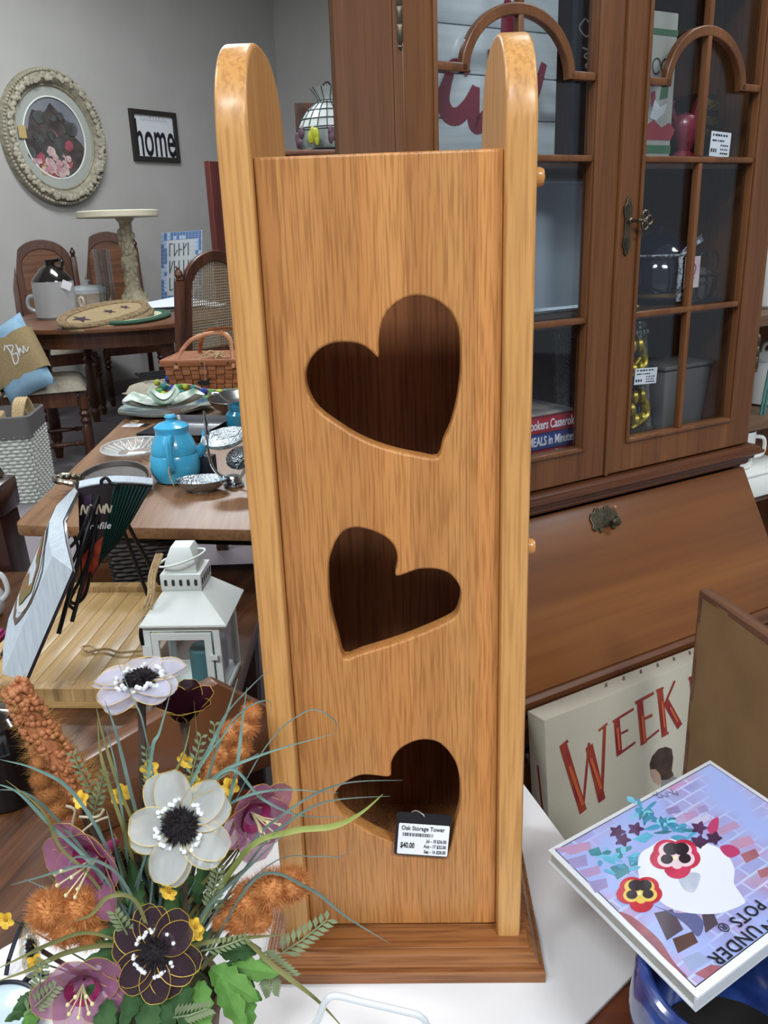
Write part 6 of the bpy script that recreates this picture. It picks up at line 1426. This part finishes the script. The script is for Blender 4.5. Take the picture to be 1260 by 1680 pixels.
# grass blades
g_teal = mat('blade_teal', '#587a72', .6, c2='#76968c', nscale=30); g_grey = mat('blade_grey', '#566b64', .6, c2='#6f847b', nscale=30); g_olv = mat('blade_olive', '#66693c', .7, c2='#85834f', nscale=30); g_lt = mat('leaf_light', '#8c9a4c', .6, c2='#a0aa60', nscale=40)
def blade(pts, w, mt, y0, y1):
    n = len(pts); P = [A3(u, v, y0+(y1-y0)*i/(n-1)) for i, (u, v) in enumerate(pts)]; S = smooth(P, 7); N = len(S); k = S_((y0+y1)/2)
    ww = [w*.68*k*(.75+.25*math.sin(math.pi*i/N))*(1 if i < N*.6 else max(.06, 1-(i-N*.6)/(N*.42))) for i in range(N)]
    MB().strip(S, ww, (0, -1, .25)).build('grass_blade', mt, AR, world=True, ang=80)
Y = .575
B = [
 ([(262,1560),(300,1380),(345,1282),(430,1238),(550,1203)], 8, g_teal, .58, .585), ([(285,1570),(330,1330),(378,1262),(430,1310),(490,1337),(565,1340)], 7, g_teal, .58, .58),
 ([(270,1570),(300,1390),(375,1320),(450,1296),(555,1301)], 7, g_teal, .57, .575), ([(300,1580),(400,1400),(480,1325),(560,1286),(660,1280)], 6, g_grey, .57, .575),
 ([(300,1580),(420,1400),(480,1344),(540,1314),(640,1306)], 6, g_grey, .57, .575), ([(300,1560),(340,1490),(400,1430),(468,1367)], 8, g_grey, .55, .55),
 ([(330,1590),(420,1440),(505,1456),(570,1505),(640,1548)], 8, g_grey, .56, .56), ([(330,1590),(390,1538),(450,1585),(520,1640),(566,1690)], 13, g_olv, .54, .52),
 ([(290,1560),(340,1545),(400,1538),(475,1533)], 12, g_olv, .53, .53), ([(300,1560),(400,1400),(475,1364),(545,1355),(590,1335),(628,1303)], 15, g_lt, .57, .575),
 ([(262,1560),(240,1400),(215,1300),(190,1200),(172,1150)], 9, g_grey, .58, .60), ([(255,1560),(240,1350),(250,1230),(262,1200),(282,1128)], 8, g_teal, .58, .60),
 ([(270,1560),(300,1330),(350,1215),(372,1170),(390,1113)], 8, g_teal, .58, .61), ([(275,1560),(360,1360),(388,1260),(397,1190),(405,1128)], 8, g_teal, .58, .61),
 ([(280,1560),(330,1330),(355,1230),(365,1180),(420,1118),(447,1098)], 4, g_grey, .58, .61), ([(255,1560),(215,1400),(180,1290),(165,1235),(160,1180)], 9, g_olv, .58, .60),
 ([(262,1560),(235,1400),(195,1290),(170,1210),(158,1160)], 8, g_olv, .585, .6), ([(240,1560),(180,1400),(120,1300),(60,1262),(0,1246)], 9, g_teal, .57, .56),
 ([(235,1560),(160,1430),(80,1350),(30,1300),(-10,1285)], 9, g_teal, .56, .55), ([(235,1560),(170,1440),(90,1340),(40,1300),(-10,1296)], 8, g_grey, .57, .56),
 ([(240,1560),(180,1450),(140,1420),(60,1440),(18,1452)], 7, g_grey, .55, .54), ([(250,1560),(180,1550),(110,1562),(50,1590),(-10,1612)], 13, g_olv, .53, .51),
 ([(240,1560),(150,1530),(90,1545),(40,1568),(-10,1592)], 10, g_olv, .53, .52), ([(240,1560),(150,1440),(100,1390),(70,1330),(10,1280)], 9, g_olv, .56, .55),
 ([(200,1560),(230,1430),(290,1330),(340,1240),(402,1168)], 6, g_teal, .56, .59), ([(210,1560),(240,1400),(300,1320),(370,1270),(425,1235)], 6, g_teal, .56, .59),
 ([(240,1560),(260,1380),(300,1330),(330,1296),(345,1290)], 6, g_teal, .56, .58), ([(250,1560),(215,1440),(200,1330),(188,1250),(172,1188)], 6, g_teal, .58, .60),
 ([(260,1560),(300,1400),(360,1220),(400,1165),(442,1150),(440,1185)], 4, g_grey, .58, .60), ([(265,1560),(270,1400),(238,1200),(215,1140),(188,1072)], 4, g_grey, .58, .62),
 ([(255,1570),(230,1500),(190,1430),(130,1405),(110,1425)], 8, g_grey, .54, .53), ([(255,1570),(225,1480),(180,1470),(150,1500),(120,1512)], 11, g_olv, .53, .52),
 ([(262,1570),(285,1430),(262,1330),(300,1240),(312,1190)], 7, g_olv, .57, .6), ([(268,1570),(310,1450),(330,1380),(330,1290),(318,1150)], 4, g_olv, .58, .62),
 ([(300,1500),(420,1250),(500,1168),(545,1178),(552,1196),(548,1206)], 3, g_grey, .585, .59), ([(300,1560),(440,1420),(520,1405),(560,1405),(580,1385)], 3, g_grey, .57, .57)]
for b in B: blade(*b)
q = random.Random(77)
for i in range(46):
    a = q.uniform(-1.0, 1.0); L_ = q.uniform(130, 250); u0, v0 = 262+q.uniform(-30, 40), 1560+q.uniform(-10, 30); bend = q.uniform(-30, 30)
    u1, v1 = u0+math.sin(a)*L_, v0-math.cos(a)*L_; blade([(u0, v0), ((u0+u1)/2+bend*.3, (v0+v1)/2-10), (u1+bend, v1)], q.uniform(5, 10), q.choice((g_teal, g_grey, g_olv, g_olv)), .575, .575+q.uniform(-.02, .05))
g_dk = mat('blade_dark', '#2b3d33', .7, c2='#3f5546', nscale=30)
for i in range(60):
    a = q.uniform(-.9, .9); L_ = q.uniform(90, 210); u0, v0 = 262+q.uniform(-50, 70), 1575+q.uniform(-20, 20); u1, v1 = u0+math.sin(a)*L_, v0-math.cos(a)*L_
    blade([(u0, v0), ((u0+u1)/2, (v0+v1)/2-6), (u1+q.uniform(-20, 20), v1)], q.uniform(7, 14), q.choice((g_dk, g_dk, g_olv, g_grey)), .585, .585+q.uniform(0, .05))
# leaves
leafm = mat('leaf_green', '#45702f', .7, c2='#648f48', nscale=45, spec=.2); leafd = mat('leaf_dark', '#2a4526', .75, c2='#40603a', nscale=45, spec=.2); sprig = mat('sprig_sage', '#6f7f5c', .7, c2='#8b9a74', nscale=30)
def leaf(u, v, y, L_, W_, ang, mt, tilt=0):
    c = A3(u, v, y); k = S_(y, c.z); L_, W_ = L_*k, W_*k; M = look(c, (tilt, -.70, .70)) @ RZ(ang)
    def fn(s, t_):
        x = (t_-.5)*2; env = math.sin(math.pi*(.03+.94*s))**.75*(1-.25*s); tooth = .72+.28*abs(((s*4.5) % 1)*2-1)
        w = W_*env*tooth; return Vector((x*w/2, s*L_-.10*L_*abs(x)*env, .14*L_*math.sin(s*2.6)-.30*w*abs(x)+.03*W_*math.sin(s*14)))
    MB().grid(fn, 28, 7, M).build('leaf', mt, AR, world=True, ang=35)
LV = [(345,1590,.525,95,56,-120,leafm),(360,1600,.52,95,52,-150,leafm),(330,1610,.515,90,52,180,leafm),(300,1620,.51,85,52,150,leafd),(380,1585,.535,80,46,-100,leafm),(215,1560,.53,75,42,100,leafd),(205,1575,.525,80,46,130,leafd),(230,1610,.51,70,46,160,leafd),(290,1600,.515,80,50,-165,leafd),(250,1640,.50,80,52,170,leafd),(320,1640,.505,85,52,-160,leafm),(80,1620,.51,60,36,120,leafd),(60,1640,.505,60,36,170,leafm),(220,1530,.54,60,34,90,leafd),(360,1560,.54,70,42,-90,leafd),(180,1640,.50,80,46,170,leafd),(400,1625,.52,70,42,-170,leafm),(280,1570,.53,70,42,-60,leafd),(230,1480,.56,70,32,20,leafd),(320,1470,.56,70,32,-20,leafd),(280,1500,.55,80,36,0,leafd)]
ql = random.Random(5)
for a in LV:
    leaf(*a)
    leaf(a[0]+ql.uniform(-14, 14), a[1]+ql.uniform(-6, 14), a[2]+.008, a[3]*.8, a[4]*.8, a[5]+ql.uniform(-50, 50), ql.choice((leafm, leafd, leafd)))
def sprigf(u0, v0, u1, v1, y, n=9, ll=24, mt=sprig, sd=0):
    a, b = A3(u0, v0, y), A3(u1, v1, y-.006); mb = MB(); k = S_(y, a.z); mb.tube([a, a.lerp(b, .5)+Vector((0, -.002, 0)), b], .0007, 5); d = (b-a).normalized(); sd_ = d.cross(Vector((0, -1, .3))).normalized()
    for i in range(n):
        p = a.lerp(b, (i+1)/n)
        for s in (-1, 1):
            dr = (d*.75+sd_*s*.75).normalized(); e = p+dr*ll*k*(1.1-.5*i/n); w_ = dr.cross(Vector((0, -1, .2))).normalized()*ll*k*.15
            mb.add([p, p.lerp(e, .55)+w_, e, p.lerp(e, .55)-w_], [(0, 1, 2, 3)])
    mb.build('sprig', mt, AR, world=True, shade=False)
for a in [(455,1568,536,1510,.56,9,30),(420,1560,478,1600,.55,9,26),(440,1590,445,1625,.54,7,26),(230,1560,190,1500,.53,8,26),(345,1500,358,1425,.56,9,24),(170,1330,120,1240,.62,9,20),(300,1330,330,1210,.61,10,20),(250,1330,240,1230,.61,9,18),(60,1660,70,1580,.50,9,26),(40,1665,90,1620,.495,8,26),(280,1670,340,1655,.495,9,26),(330,1560,400,1540,.53,8,20),(150,1350,170,1270,.61,8,18),(345,1330,352,1190,.62,10,18)]: sprigf(*a)
rt_ = mat('pale_tendril', '#b5ab92', .8)
for P_ in ([(112,1382),(120,1345),(122,1328),(108,1322)], [(112,1386),(150,1352),(178,1340)], [(130,1340),(160,1340),(170,1328)]): MB().tube(smooth([A3(u, v, .59) for u, v in P_], 5), .0011, 5).build('tendril', rt_, AR, world=True)
# ------------------------------------------------------------------ canvas sign leaning on the desk
def phit(u, v, o, n): d = ray(u, v); return CP + d*((Vector(o)-CP).dot(n)/d.dot(n))
zt = FH.hit(893, 1182, -.168).z; tl = FH.world((FH.hit(893, 1182, -.168).x, -.168, zt))
cx = FH.x; lean = Vector((0, 0, 1))*1.0 + FH.n*.10; cyv = lean.normalized(); cn = cx.cross(cyv).normalized()
CW = .46; Lc = (zt-.003)/cyv.z
bl = tl - cyv*Lc; CM = frame_from(bl, cx, cyv)
t = thing('canvas_sign', 'cream canvas print with red lettering WEEK leaning on the desk drawers', 'sign', bl, 30)
canv = mat('canvas_cream', '#a9a493', .75, c2='#b3ae9e', nscale=3, bump=.15, bscale=600)
MB().box(0, CW, 0, Lc, -.036, 0, CM).build('canvas', canv, t, bevel=.002, world=True)
CMi = CM.inverted()
def cl_(pts, sc=3, ox=840, oy=960): return [(lambda q: (q.x, q.y))(CMi @ phit(ox+x/sc, oy+y/sc, bl, cn)) for x, y in pts]
red1 = mat('letter_red', '#7a1c22', .7, c2='#8e3a20', nscale=25); org1 = mat('letter_orange', '#b0532c', .7)
def lett(nm, strokes, w):
    for i, s_ in enumerate(strokes):
        MB().stroke(cl_(s_), w[i % len(w)]*1.3, CM, n=0, z=.0004+.0001*i).build(nm, red1, t, world=True)
lett('letter_w', [[(235,800),(275,765)], [(250,785),(350,1115)], [(348,1105),(378,775)], [(378,790),(442,1060)], [(440,1055),(455,690)], [(425,715),(468,680)]], [.004, .0105, .0035, .0105, .0045, .003])
lett('letter_e', [[(515,665),(528,835)], [(495,672),(598,608)], [(525,735),(570,712)], [(515,838),(606,772)]], [.009, .0032, .0028, .0032])
lett('letter_e', [[(628,570),(648,782)], [(605,580),(697,530)], [(640,662),(690,638)], [(632,785),(722,712)]], [.0095, .004, .0035, .003])
lett('letter_k', [[(726,510),(750,738)], [(708,520),(745,505)], [(735,745),(770,725)], [(800,470),(745,600)], [(755,570),(825,695)]], [.0095, .003, .003, .0035, .009])
lett('letter_e', [[(885,450),(906,662)], [(868,460),(935,440)], [(897,552),(935,540)], [(888,665),(940,650)]], [.0095, .004, .003, .003])
mb = MB()
for s_, w_ in (([(280,890),(345,1080)], .0055), ([(385,850),(435,1000)], .005), ([(515,700),(526,810)], .0045), ([(637,640),(650,770)], .0045), ([(735,570),(748,700)], .0045), ([(775,600),(812,670)], .004), ([(893,490),(903,640)], .0045)): MB().stroke(cl_(s_), w_, CM, n=0, z=.0014).build('letter_highlight', org1, t, world=True)
mb = MB()
for x in (.10, .17, .24, .31, .37): mb.stroke([(x, -.030), (x+.02, -.018), (x+.035, -.026)], .004, CM @ T(0, Lc+.0003, 0) @ RX(-90) @ SCL(1, -1, 1))
for x in (.13, .165, .20, .235, .27, .305): MB().add([(x, Lc+.0003, -.020), (x+.010, Lc+.0003, -.030), (x+.014, Lc+.0003, -.030), (x+.005, Lc+.0003, -.020)], [(0, 1, 2, 3)], CM).build('wrapped_letter_top', mat('letter_shadow', '#5c4a48', .7), t, world=True)
MB().poly(cl_([(676,880),(690,840),(720,805),(755,795),(785,805),(792,850),(785,910),(795,935),(770,955),(735,960),(728,930),(705,905),(680,905)]), CM, .0006).build('painted_hair', mat('hair_dark', '#231b18', .7, c2='#463428', nscale=40), t, world=True)
MB().poly(cl_([(678,900),(705,905),(728,930),(735,970),(720,985),(700,970),(685,940)]), CM, .0004).build('painted_face', mat('face_tone', '#a58a78', .7), t, world=True)
MB().poly(cl_([(735,965),(790,938),(850,965),(860,1060),(720,1060)]), CM, .0005).build('painted_shirt', mat('shirt_grey', '#7d7d7c', .7), t, world=True)
MB().poly(cl_([(800,970),(815,958),(840,960),(850,985),(830,1000)]), CM, .0007).build('painted_collar', mat('hair_dark', '#231b18'), t, world=True)
MB().stroke([(-.018, Lc-.075), (-.012, Lc-.14)], .004, frame_from(bl-cx*.0003, -cn, cyv) @ T(.0, 0, 0) @ SCL(-1, 1, 1), n=0).build('edge_letter', red1, t, world=True)
# ------------------------------------------------------------------ paper backed picture frame
K0 = PY(1147, 968, 1.0)
best = min(range(-85, 0), key=lambda a: abs(Fr(K0, a).hit(1260, 1047).z-K0.z) if Fr(K0, a).hit(1260, 1047).x > 0 else 9)
FK = Fr(K0, best); t = thing('paper_backed_frame', 'picture frame seen from behind with brown kraft paper backing', 'picture frame', fr=FK)
zt = K0.z; zb_ = .002; KW = .31; fw = .008
frm = wood('frame_brown', '#5d3d2c', '#70503c', '#82604a', 'X', 1, .5, pores=.3)
lk('frame', curve_mesh('frame', [[(0, zb_), (KW, zb_), (KW, zt), (0, zt)], [(fw, zb_+fw), (KW-fw, zb_+fw), (KW-fw, zt-fw), (fw, zt-fw)]], .018, .001, frm, T(0, .009, 0) @ FACE), frm, t)
def kraft(u, v_): x = fw*.5+(KW-fw)*u; z = zb_+fw*.5+(zt-zb_-fw)*v_; return (x, .001+.0016*math.sin(x*40+z*25)*math.sin(z*30+x*12), z)
MB().grid(kraft, 28, 28).build('kraft_paper', mat('kraft', '#7d6240', .8, c2='#866a47', nscale=14, bump=.3, bscale=30), t, ang=80)
# ------------------------------------------------------------------ blue pots and the gardening book
glz = mat('cobalt_glaze', '#1a2c63', .16, c2='#2b4587', nscale=60, coat=.6); glz2 = mat('cobalt_light', '#2d4d8f', .2, c2='#3b5fa6', nscale=50, coat=.6)
def pot(label, x, y, r, h_, m_):
    t = thing('blue_pot', label, 'plant pot', (x, y, TZ+.0005), group='blue glazed pots')
    MB().lathe([(r*.62, 0), (r*.74, .004), (r*.93, h_*.30), (r*1.0, h_*.60), (r*.97, h_*.84), (r*.90, h_*.93), (r*.84, h_*.93), (r*.88, h_*.80), (r*.9, h_*.55), (r*.6, .012), (.0001, .012)], 48).build('pot_body', m_, t, ang=70)
    MB().tube([(r*.90*math.cos(s), r*.90*math.sin(s), h_*.955) for s in [2*math.pi*i/48 for i in range(48)]], h_*.045, 10, closed=True).build('pot_rim', m_, t)
    MB().lathe([(r*.7, .035), (.0001, .037)], 24).build('soil', mat('dry_soil', '#17120f', .95), t)
    return t
BKZ = .660
p1 = PZ(1185, 1640, .60); pot('cobalt blue glazed pot in front under the gardening book', p1.x+.006, p1.y-.014, .082, .123, glz)
pot('lighter blue glazed pot behind under the gardening book', .368, .630, .072, .123, glz2)
Lc_, Tc_, Bc_ = PZ(899, 1394, BKZ), PZ(1103, 1281, BKZ), PZ(1144, 1637, BKZ)
e1 = Tc_-Lc_; e2 = Bc_-Lc_; w1, w2 = e1.length, e2.length
# square the corners up
e1n = e1.normalized(); e2n = (e2-e1n*e2.dot(e1n)).normalized()
t = thing('gardening_book', 'gardening hardback with pansies on a white pot lying on blue pots', 'book', Lc_ - Vector((0, 0, .015)))
def bk(a, b, dz=0): return Lc_ + e1*a + e2*b + Vector((0, 0, dz))
def slab(nm, a0, a1, b0, b1, z0, z1, m_, bev=.0006):
    q = [bk(a0, b0), bk(a1, b0), bk(a1, b1), bk(a0, b1)]; v = [p+Vector((0, 0, z0)) for p in q]+[p+Vector((0, 0, z1)) for p in q]
    return MB().add(v, [(0, 3, 2, 1), (4, 5, 6, 7), (0, 1, 5, 4), (1, 2, 6, 5), (2, 3, 7, 6), (3, 0, 4, 7)]).build(nm, m_, t, bevel=bev, world=True)
cvw = mat('cover_white', '#d5dadf', .3, coat=.5)
slab('front_cover', 0, 1.35, 0, 1, -.0018, 0, cvw); slab('back_cover', 0, 1.35, 0, 1, -.0145, -.0125, cvw); slab('pages', .015, 1.33, .012, .975, -.0124, -.0019, mat('book_pages', '#b3b2aa', .8, c2='#8f8e86', nscale=200, stretch=(1, 1, 30)), 0); slab('spine', 0, 1.35, .985, 1.0, -.0124, -.0019, cvw, 0)
lay = [0]
def bp(nm, pts, m_, px_=True):
    if px_ and len(pts) > 4 and len(pts) < 18: pts = [(q.x, q.y) for q in smooth([(a, b, 0) for a, b in pts], 4, True)]
    lay[0] += 1; z = .0002+.000006*lay[0]
    q = [PZ(u, v, BKZ) for u, v in pts] if px_ else [bk(a, b) for a, b in pts]
    return MB().add([p+Vector((0, 0, z)) for p in q], [tuple(range(len(q)))]).build(nm, m_, t, world=True)
M_ = lambda n_, c, **k: mat(n_, c, .3, coat=.4, **k)
bp('cover_border', [(.03, .025), (1.32, .025), (1.32, .965), (.03, .965)], ink, False)
def brick_print():
    M = bpy.data.materials.new('brick_print'); M.use_nodes = True; nt = M.node_tree; b = nt.nodes['Principled BSDF']; b.inputs['Roughness'].default_value = .3; b.inputs['Coat Weight'].default_value = .4
    tc = nn(nt, 'ShaderNodeTexCoord'); mp = nn(nt, 'ShaderNodeMapping'); mp.inputs['Rotation'].default_value = (0, 0, -math.atan2(e1.y, e1.x)); nt.links.new(tc.outputs['Object'], mp.inputs[0])
    nz = nn(nt, 'ShaderNodeTexNoise'); nz.inputs['Scale'].default_value = 50; nt.links.new(mp.outputs[0], nz.inputs[0])
    br = nn(nt, 'ShaderNodeTexBrick'); br.inputs['Scale'].default_value = 1; br.inputs['Brick Width'].default_value = .026; br.inputs['Row Height'].default_value = .0125; br.inputs['Mortar Size'].default_value = .0013; br.inputs['Mortar Smooth'].default_value = .4
    br.inputs['Color1'].default_value = hx('#8c8fc0'); br.inputs['Color2'].default_value = hx('#b48fb0'); br.inputs['Mortar'].default_value = hx('#b9c3e0')
    nt.links.new(mp.outputs[0], br.inputs[0]); c = mixc(nt, .35, br.outputs[0], nz.outputs['Color'], 'SOFT_LIGHT'); n2 = nn(nt, 'ShaderNodeTexNoise'); n2.inputs['Scale'].default_value = 14; nt.links.new(mp.outputs[0], n2.inputs[0])
    rp = nn(nt, 'ShaderNodeValToRGB'); rp.color_ramp.elements[0].position = .42; rp.color_ramp.elements[1].position = .62; nt.links.new(n2.outputs[0], rp.inputs[0])
    c = mixc(nt, rp.outputs[0], c, hx('#98a8dc')); nt.links.new(c, b.inputs['Base Color']); return M
bp('cover_photo', [(.035, .03), (1.315, .03), (1.315, .96), (.035, .96)], brick_print(), False)
def crp(pts): return [(880+x/3.316, 1260+y/3.316) for x, y in pts]
brA, brB, brC = M_('brick_pink', '#b58aa4', c2='#a08ab4', nscale=40), M_('brick_mauve', '#8178a6', c2='#938bb8', nscale=40), M_('brick_red', '#8f5560', c2='#a36a72', nscale=40)
for pts, m_ in [([(95,440),(290,400),(300,440),(190,475)],brA),([(165,500),(270,470),(280,530),(200,550)],brB),([(230,560),(340,530),(350,575),(270,600)],brA),([(280,620),(380,600),(390,650),(320,680)],brB),([(700,225),(770,205),(785,240),(720,255)],brB),([(800,250),(860,230),(885,260),(820,290)],brA),([(870,215),(920,200),(940,235),(890,250)],brB),([(960,340),(1080,290),(1110,320),(1000,370)],brA),([(1050,400),(1160,370),(1190,410),(1090,450)],brA),([(1110,470),(1190,440),(1215,480),(1140,520)],brC),([(1200,560),(1260,540),(1260,590),(1220,600)],brC),([(840,290),(930,250),(950,280),(870,320)],M_('brick_pale','#b9b5d2')),([(640,790),(740,770),(800,880),(710,940)],M_('brick_dark','#4a3f4a')),([(740,930),(850,890),(880,950),(770,1010)],M_('brick_brown','#4f342c')),([(860,1120),(950,1070),(1010,1080),(920,1150)],brC),([(790,1040),(880,1000),(950,1050),(840,1110)],M_('brick_blue','#8e9cc0')),([(900,800),(960,780),(990,850),(920,900)],M_('brick_dark','#4a3f4a'))]: bp('printed_brick', crp(pts), m_)
bp('printed_rim', crp([(450,785),(520,810),(600,870),(680,950),(750,1060),(825,1140),(790,1120),(700,1040),(610,945),(520,860)]), M_('terracotta', '#9a5f66', c2='#7d4a55', nscale=60))
bp('printed_shadow', crp([(640,750),(760,790),(860,790),(910,850),(880,920),(820,860),(740,800)]), M_('shade_violet', '#555a88'))
bp('printed_pot', crp([(560,480),(620,430),(700,390),(860,400),(980,430),(1050,490),(1078,560),(1075,630),(1120,700),(1130,740),(1000,790),(880,795),(780,780),(690,740),(620,660),(560,600)]), M_('pot_white', '#e3e6ea', c2='#d3d9e6', nscale=4))
bp('printed_emblem', crp([(770,590),(830,570),(890,580),(880,640),(850,680),(800,660)]), M_('emblem_grey', '#bcc4d2', c2='#a9b3c6', nscale=90))
tl_ = M_('teal_leaf', '#3f8fb4', c2='#5fb0cc', nscale=40); td_ = M_('teal_dark', '#2c6b7c', c2='#458a94', nscale=40); pd = M_('plum_dark', '#3a1c3c', c2='#55305a', nscale=40)
for pts, m_ in [([(520,390),(600,350),(640,370),(590,410)],tl_),([(350,470),(430,490),(430,530),(370,510)],tl_),([(430,440),(470,430),(470,490),(440,500)],td_),([(500,490),(550,480),(550,530),(510,540)],td_),([(280,450),(340,430),(360,480),(300,480)],td_),([(400,540),(480,520),(520,560),(440,610)],td_),([(850,400),(890,380),(935,400),(900,430),(860,425)],pd),([(930,370),(990,360),(1000,395),(950,410)],pd),([(860,310),(910,305),(900,350),(865,345)],M_('petal_mauve','#7a4a7a')),([(930,330),(950,290),(990,270),(985,340),(950,360)],M_('petal_rose','#b03a66')),([(1000,430),(1060,420),(1110,460),(1060,490),(1020,470)],M_('petal_rose','#b03a66'))]: bp('printed_leaf', crp(pts), m_)
qb = random.Random(17)
def lf_(cx, cy, L_, W_, a): c_, s_ = math.cos(a), math.sin(a); return [(cx+x*c_-y*s_, cy+(x*s_+y*c_)*.8) for x, y in ((-L_, 0), (-L_*.4, W_), (L_*.3, W_*.8), (L_, 0), (L_*.3, -W_*.8), (-L_*.4, -W_))]
tvar = [tl_, td_, M_('teal_pale', '#7cc4d8', c2='#5aa8c8', nscale=40), M_('teal_mid', '#3a7fa0', c2='#4f9ab8', nscale=40)]
for i in range(34):
    f_ = i/33; cx_ = 540+300*f_+qb.uniform(-40, 40); cy_ = 230+150*f_*(1 if f_ > .4 else .8)+qb.uniform(-60, 50); bp('printed_leaf', crp(lf_(cx_, cy_, qb.uniform(22, 52), qb.uniform(10, 20), qb.uniform(0, 3.14))), qb.choice(tvar))
for i in range(16): bp('printed_leaf', crp(lf_(qb.uniform(340, 540), qb.uniform(430, 590), qb.uniform(20, 40), qb.uniform(9, 15), qb.uniform(0, 3.14))), qb.choice(tvar))
for cx_, cy_ in ((440, 350), (540, 335), (470, 395), (880, 405), (965, 385), (885, 330)):
    for k in range(5): bp('printed_petal', crp(lf_(cx_+24*math.cos(k*1.26), cy_+20*math.sin(k*1.26), 24, 15, k*1.26)), pd)
def pansy(cx, cy, r, edge, mid, M1, M2, M3):
    ring = lambda x0, y0, rr, sy=.8: [(x0+rr*math.cos(s), y0+sy*rr*math.sin(s)) for s in [2*math.pi*i/18 for i in range(18)]]
    for dx, dy in ((-.35, -.3), (.35, -.3), (-.5, .05), (.5, .05), (.1, .45)): bp('pansy_petal', crp(ring(cx+dx*r, cy+dy*r, r*.56)), M1)
    for dx, dy in ((-.3, -.3), (.3, -.28), (-.35, .1), (.42, .08)): bp('pansy_ring', crp(ring(cx+dx*r, cy+dy*r, r*.40)), M3)
    for dx, dy, s_ in ((-.18, -.35, .33), (.25, -.35, .33), (-.35, .08, .26), (.40, .05, .26)): bp('pansy_mark', crp(ring(cx+dx*r, cy+dy*r, r*s_)), M2)
    bp('pansy_eye', crp(ring(cx, cy+.02*r, r*.10)), M_('pansy_eye', '#e6e0b0'))
    bp('pansy_lip', crp(ring(cx+.08*r, cy+.32*r, r*.22)), M3)
pansy(755, 490, 130, 0, 0, M_('pansy_red', '#b01c3c', c2='#c4345a', nscale=60), M_('pansy_black', '#1c0c18'), M_('pansy_white', '#dcc4cc'))
pansy(560, 685, 118, 0, 0, M_('pansy_scarlet', '#c0202c', c2='#a8182c', nscale=60), M_('pansy_black', '#1c0c18'), M_('pansy_yellow', '#d6bc5c'))
TT = frame_from(bk(.52, .90, .004), -e1, e2)
def ttx(s, u, v, size, sp=1.0): 
    q = PZ(u, v, BKZ); m_ = frame_from(q+Vector((0, 0, .0014)), -e1, e2); txt('title_text', s, size, ink, t, m_, world=True, align='CENTER', spacing=sp, off=.0001)
ttx('UNDER', 1206, 1551, .0158, 1.12); ttx('POTS', 1226, 1500, .0150, 1.1); ttx('®', 1183+0, 1521, .010) if False else None
q = PZ(1186, 1523, BKZ); txt('title_text', '®', .012, ink, t, frame_from(q+Vector((0, 0, .0014)), -e1, e2), world=True)
ttx('DOWN', 1290, 1502, .0158, 1.12)
mb = MB()
for i, (u, v) in enumerate([(1075,1304),(1083,1308),(1092,1306),(1100,1300),(1108,1303)]): q = PZ(u, v, BKZ); mb.stroke([(-.003, -.002), (0, .003), (.003, -.001)], .0008, frame_from(q+Vector((0, 0, .0014)), -e1, e2))
mb.build('small_script', mat('script_grey', '#4b4f5c', .6), t, world=True)
# ------------------------------------------------------------------ white wire stand at the bottom edge
wp = mat('white_wire', '#d2dade', .3, coat=.3)
t = thing('white_wire_stand', 'bent white wire stand at the bottom edge on the white board', 'wire stand', PZ(610, 1720, BZ))
Pw = [PY(u, v, .50) for u, v in ((512, 1710), (524, 1668), (535, 1642), (552, 1634), (600, 1645), (665, 1660), (690, 1668), (702, 1685), (712, 1720))]
a_ = Pw[0].copy(); b_ = Pw[-1].copy(); f0 = Vector((a_.x+.002, a_.y-.02, BZ+.0025)); f1 = Vector((b_.x-.002, b_.y-.02, BZ+.0025))
MB().tube(smooth([f0]+Pw+[f1], 5), .0026, 10).build('front_loop', wp, t, world=True)
MB().tube(smooth([f0, f0+Vector((.03, -.05, 0)), f1+Vector((-.03, -.05, 0)), f1], 5), .0026, 10).build('foot_loop', wp, t, world=True)
# ------------------------------------------------------------------ black rimmed plate and wire at the lower left
t = thing('rimmed_plate', 'pale round plate with dark rim at the lower left corner', 'plate', PZ(-12, 1690, BZ))
q0 = PZ(-12, 1705, BZ); R_ = .042
MB().lathe([(R_*.6, .001), (R_*.9, .004), (R_, .010), (R_*.93, .009), (R_*.6, .004), (.0001, .004)], 40).build('plate', mat('pale_china', '#b9ccd6', .2, coat=.5), t)
MB().tube([(R_*math.cos(s), R_*math.sin(s), .0105) for s in [2*math.pi*i/44 for i in range(44)]], .0022, 8, closed=True).build('dark_rim', mat('navy_rim', '#101624', .3, coat=.4), t)
t = thing('black_wire_stand', 'thin black wire stand behind the rimmed plate at left', 'wire stand', PZ(40, 1640, BZ))
nv = mat('navy_wire', '#141a2a', .4, .3)
MB().tube(smooth([PZ(14, 1576, BZ+.012), PZ(26, 1540, BZ+.016), PZ(38, 1512, BZ+.02)], 4), .0022, 8).build('wire_rod', nv, t, world=True)
MB().tube(smooth([PZ(78, 1600, BZ+.008), PZ(58, 1598, BZ+.008), PZ(40, 1612, BZ+.006), PZ(36, 1640, BZ+.004), PZ(46, 1665, BZ+.0035), PZ(60, 1700, BZ+.0035)], 5), .003, 8).build('wire_arc', nv, t, world=True)
MB().tube([PZ(14, 1576, BZ+.012), PZ(10, 1600, BZ+.0025)], .0022, 8).build('wire_foot', nv, t, world=True)
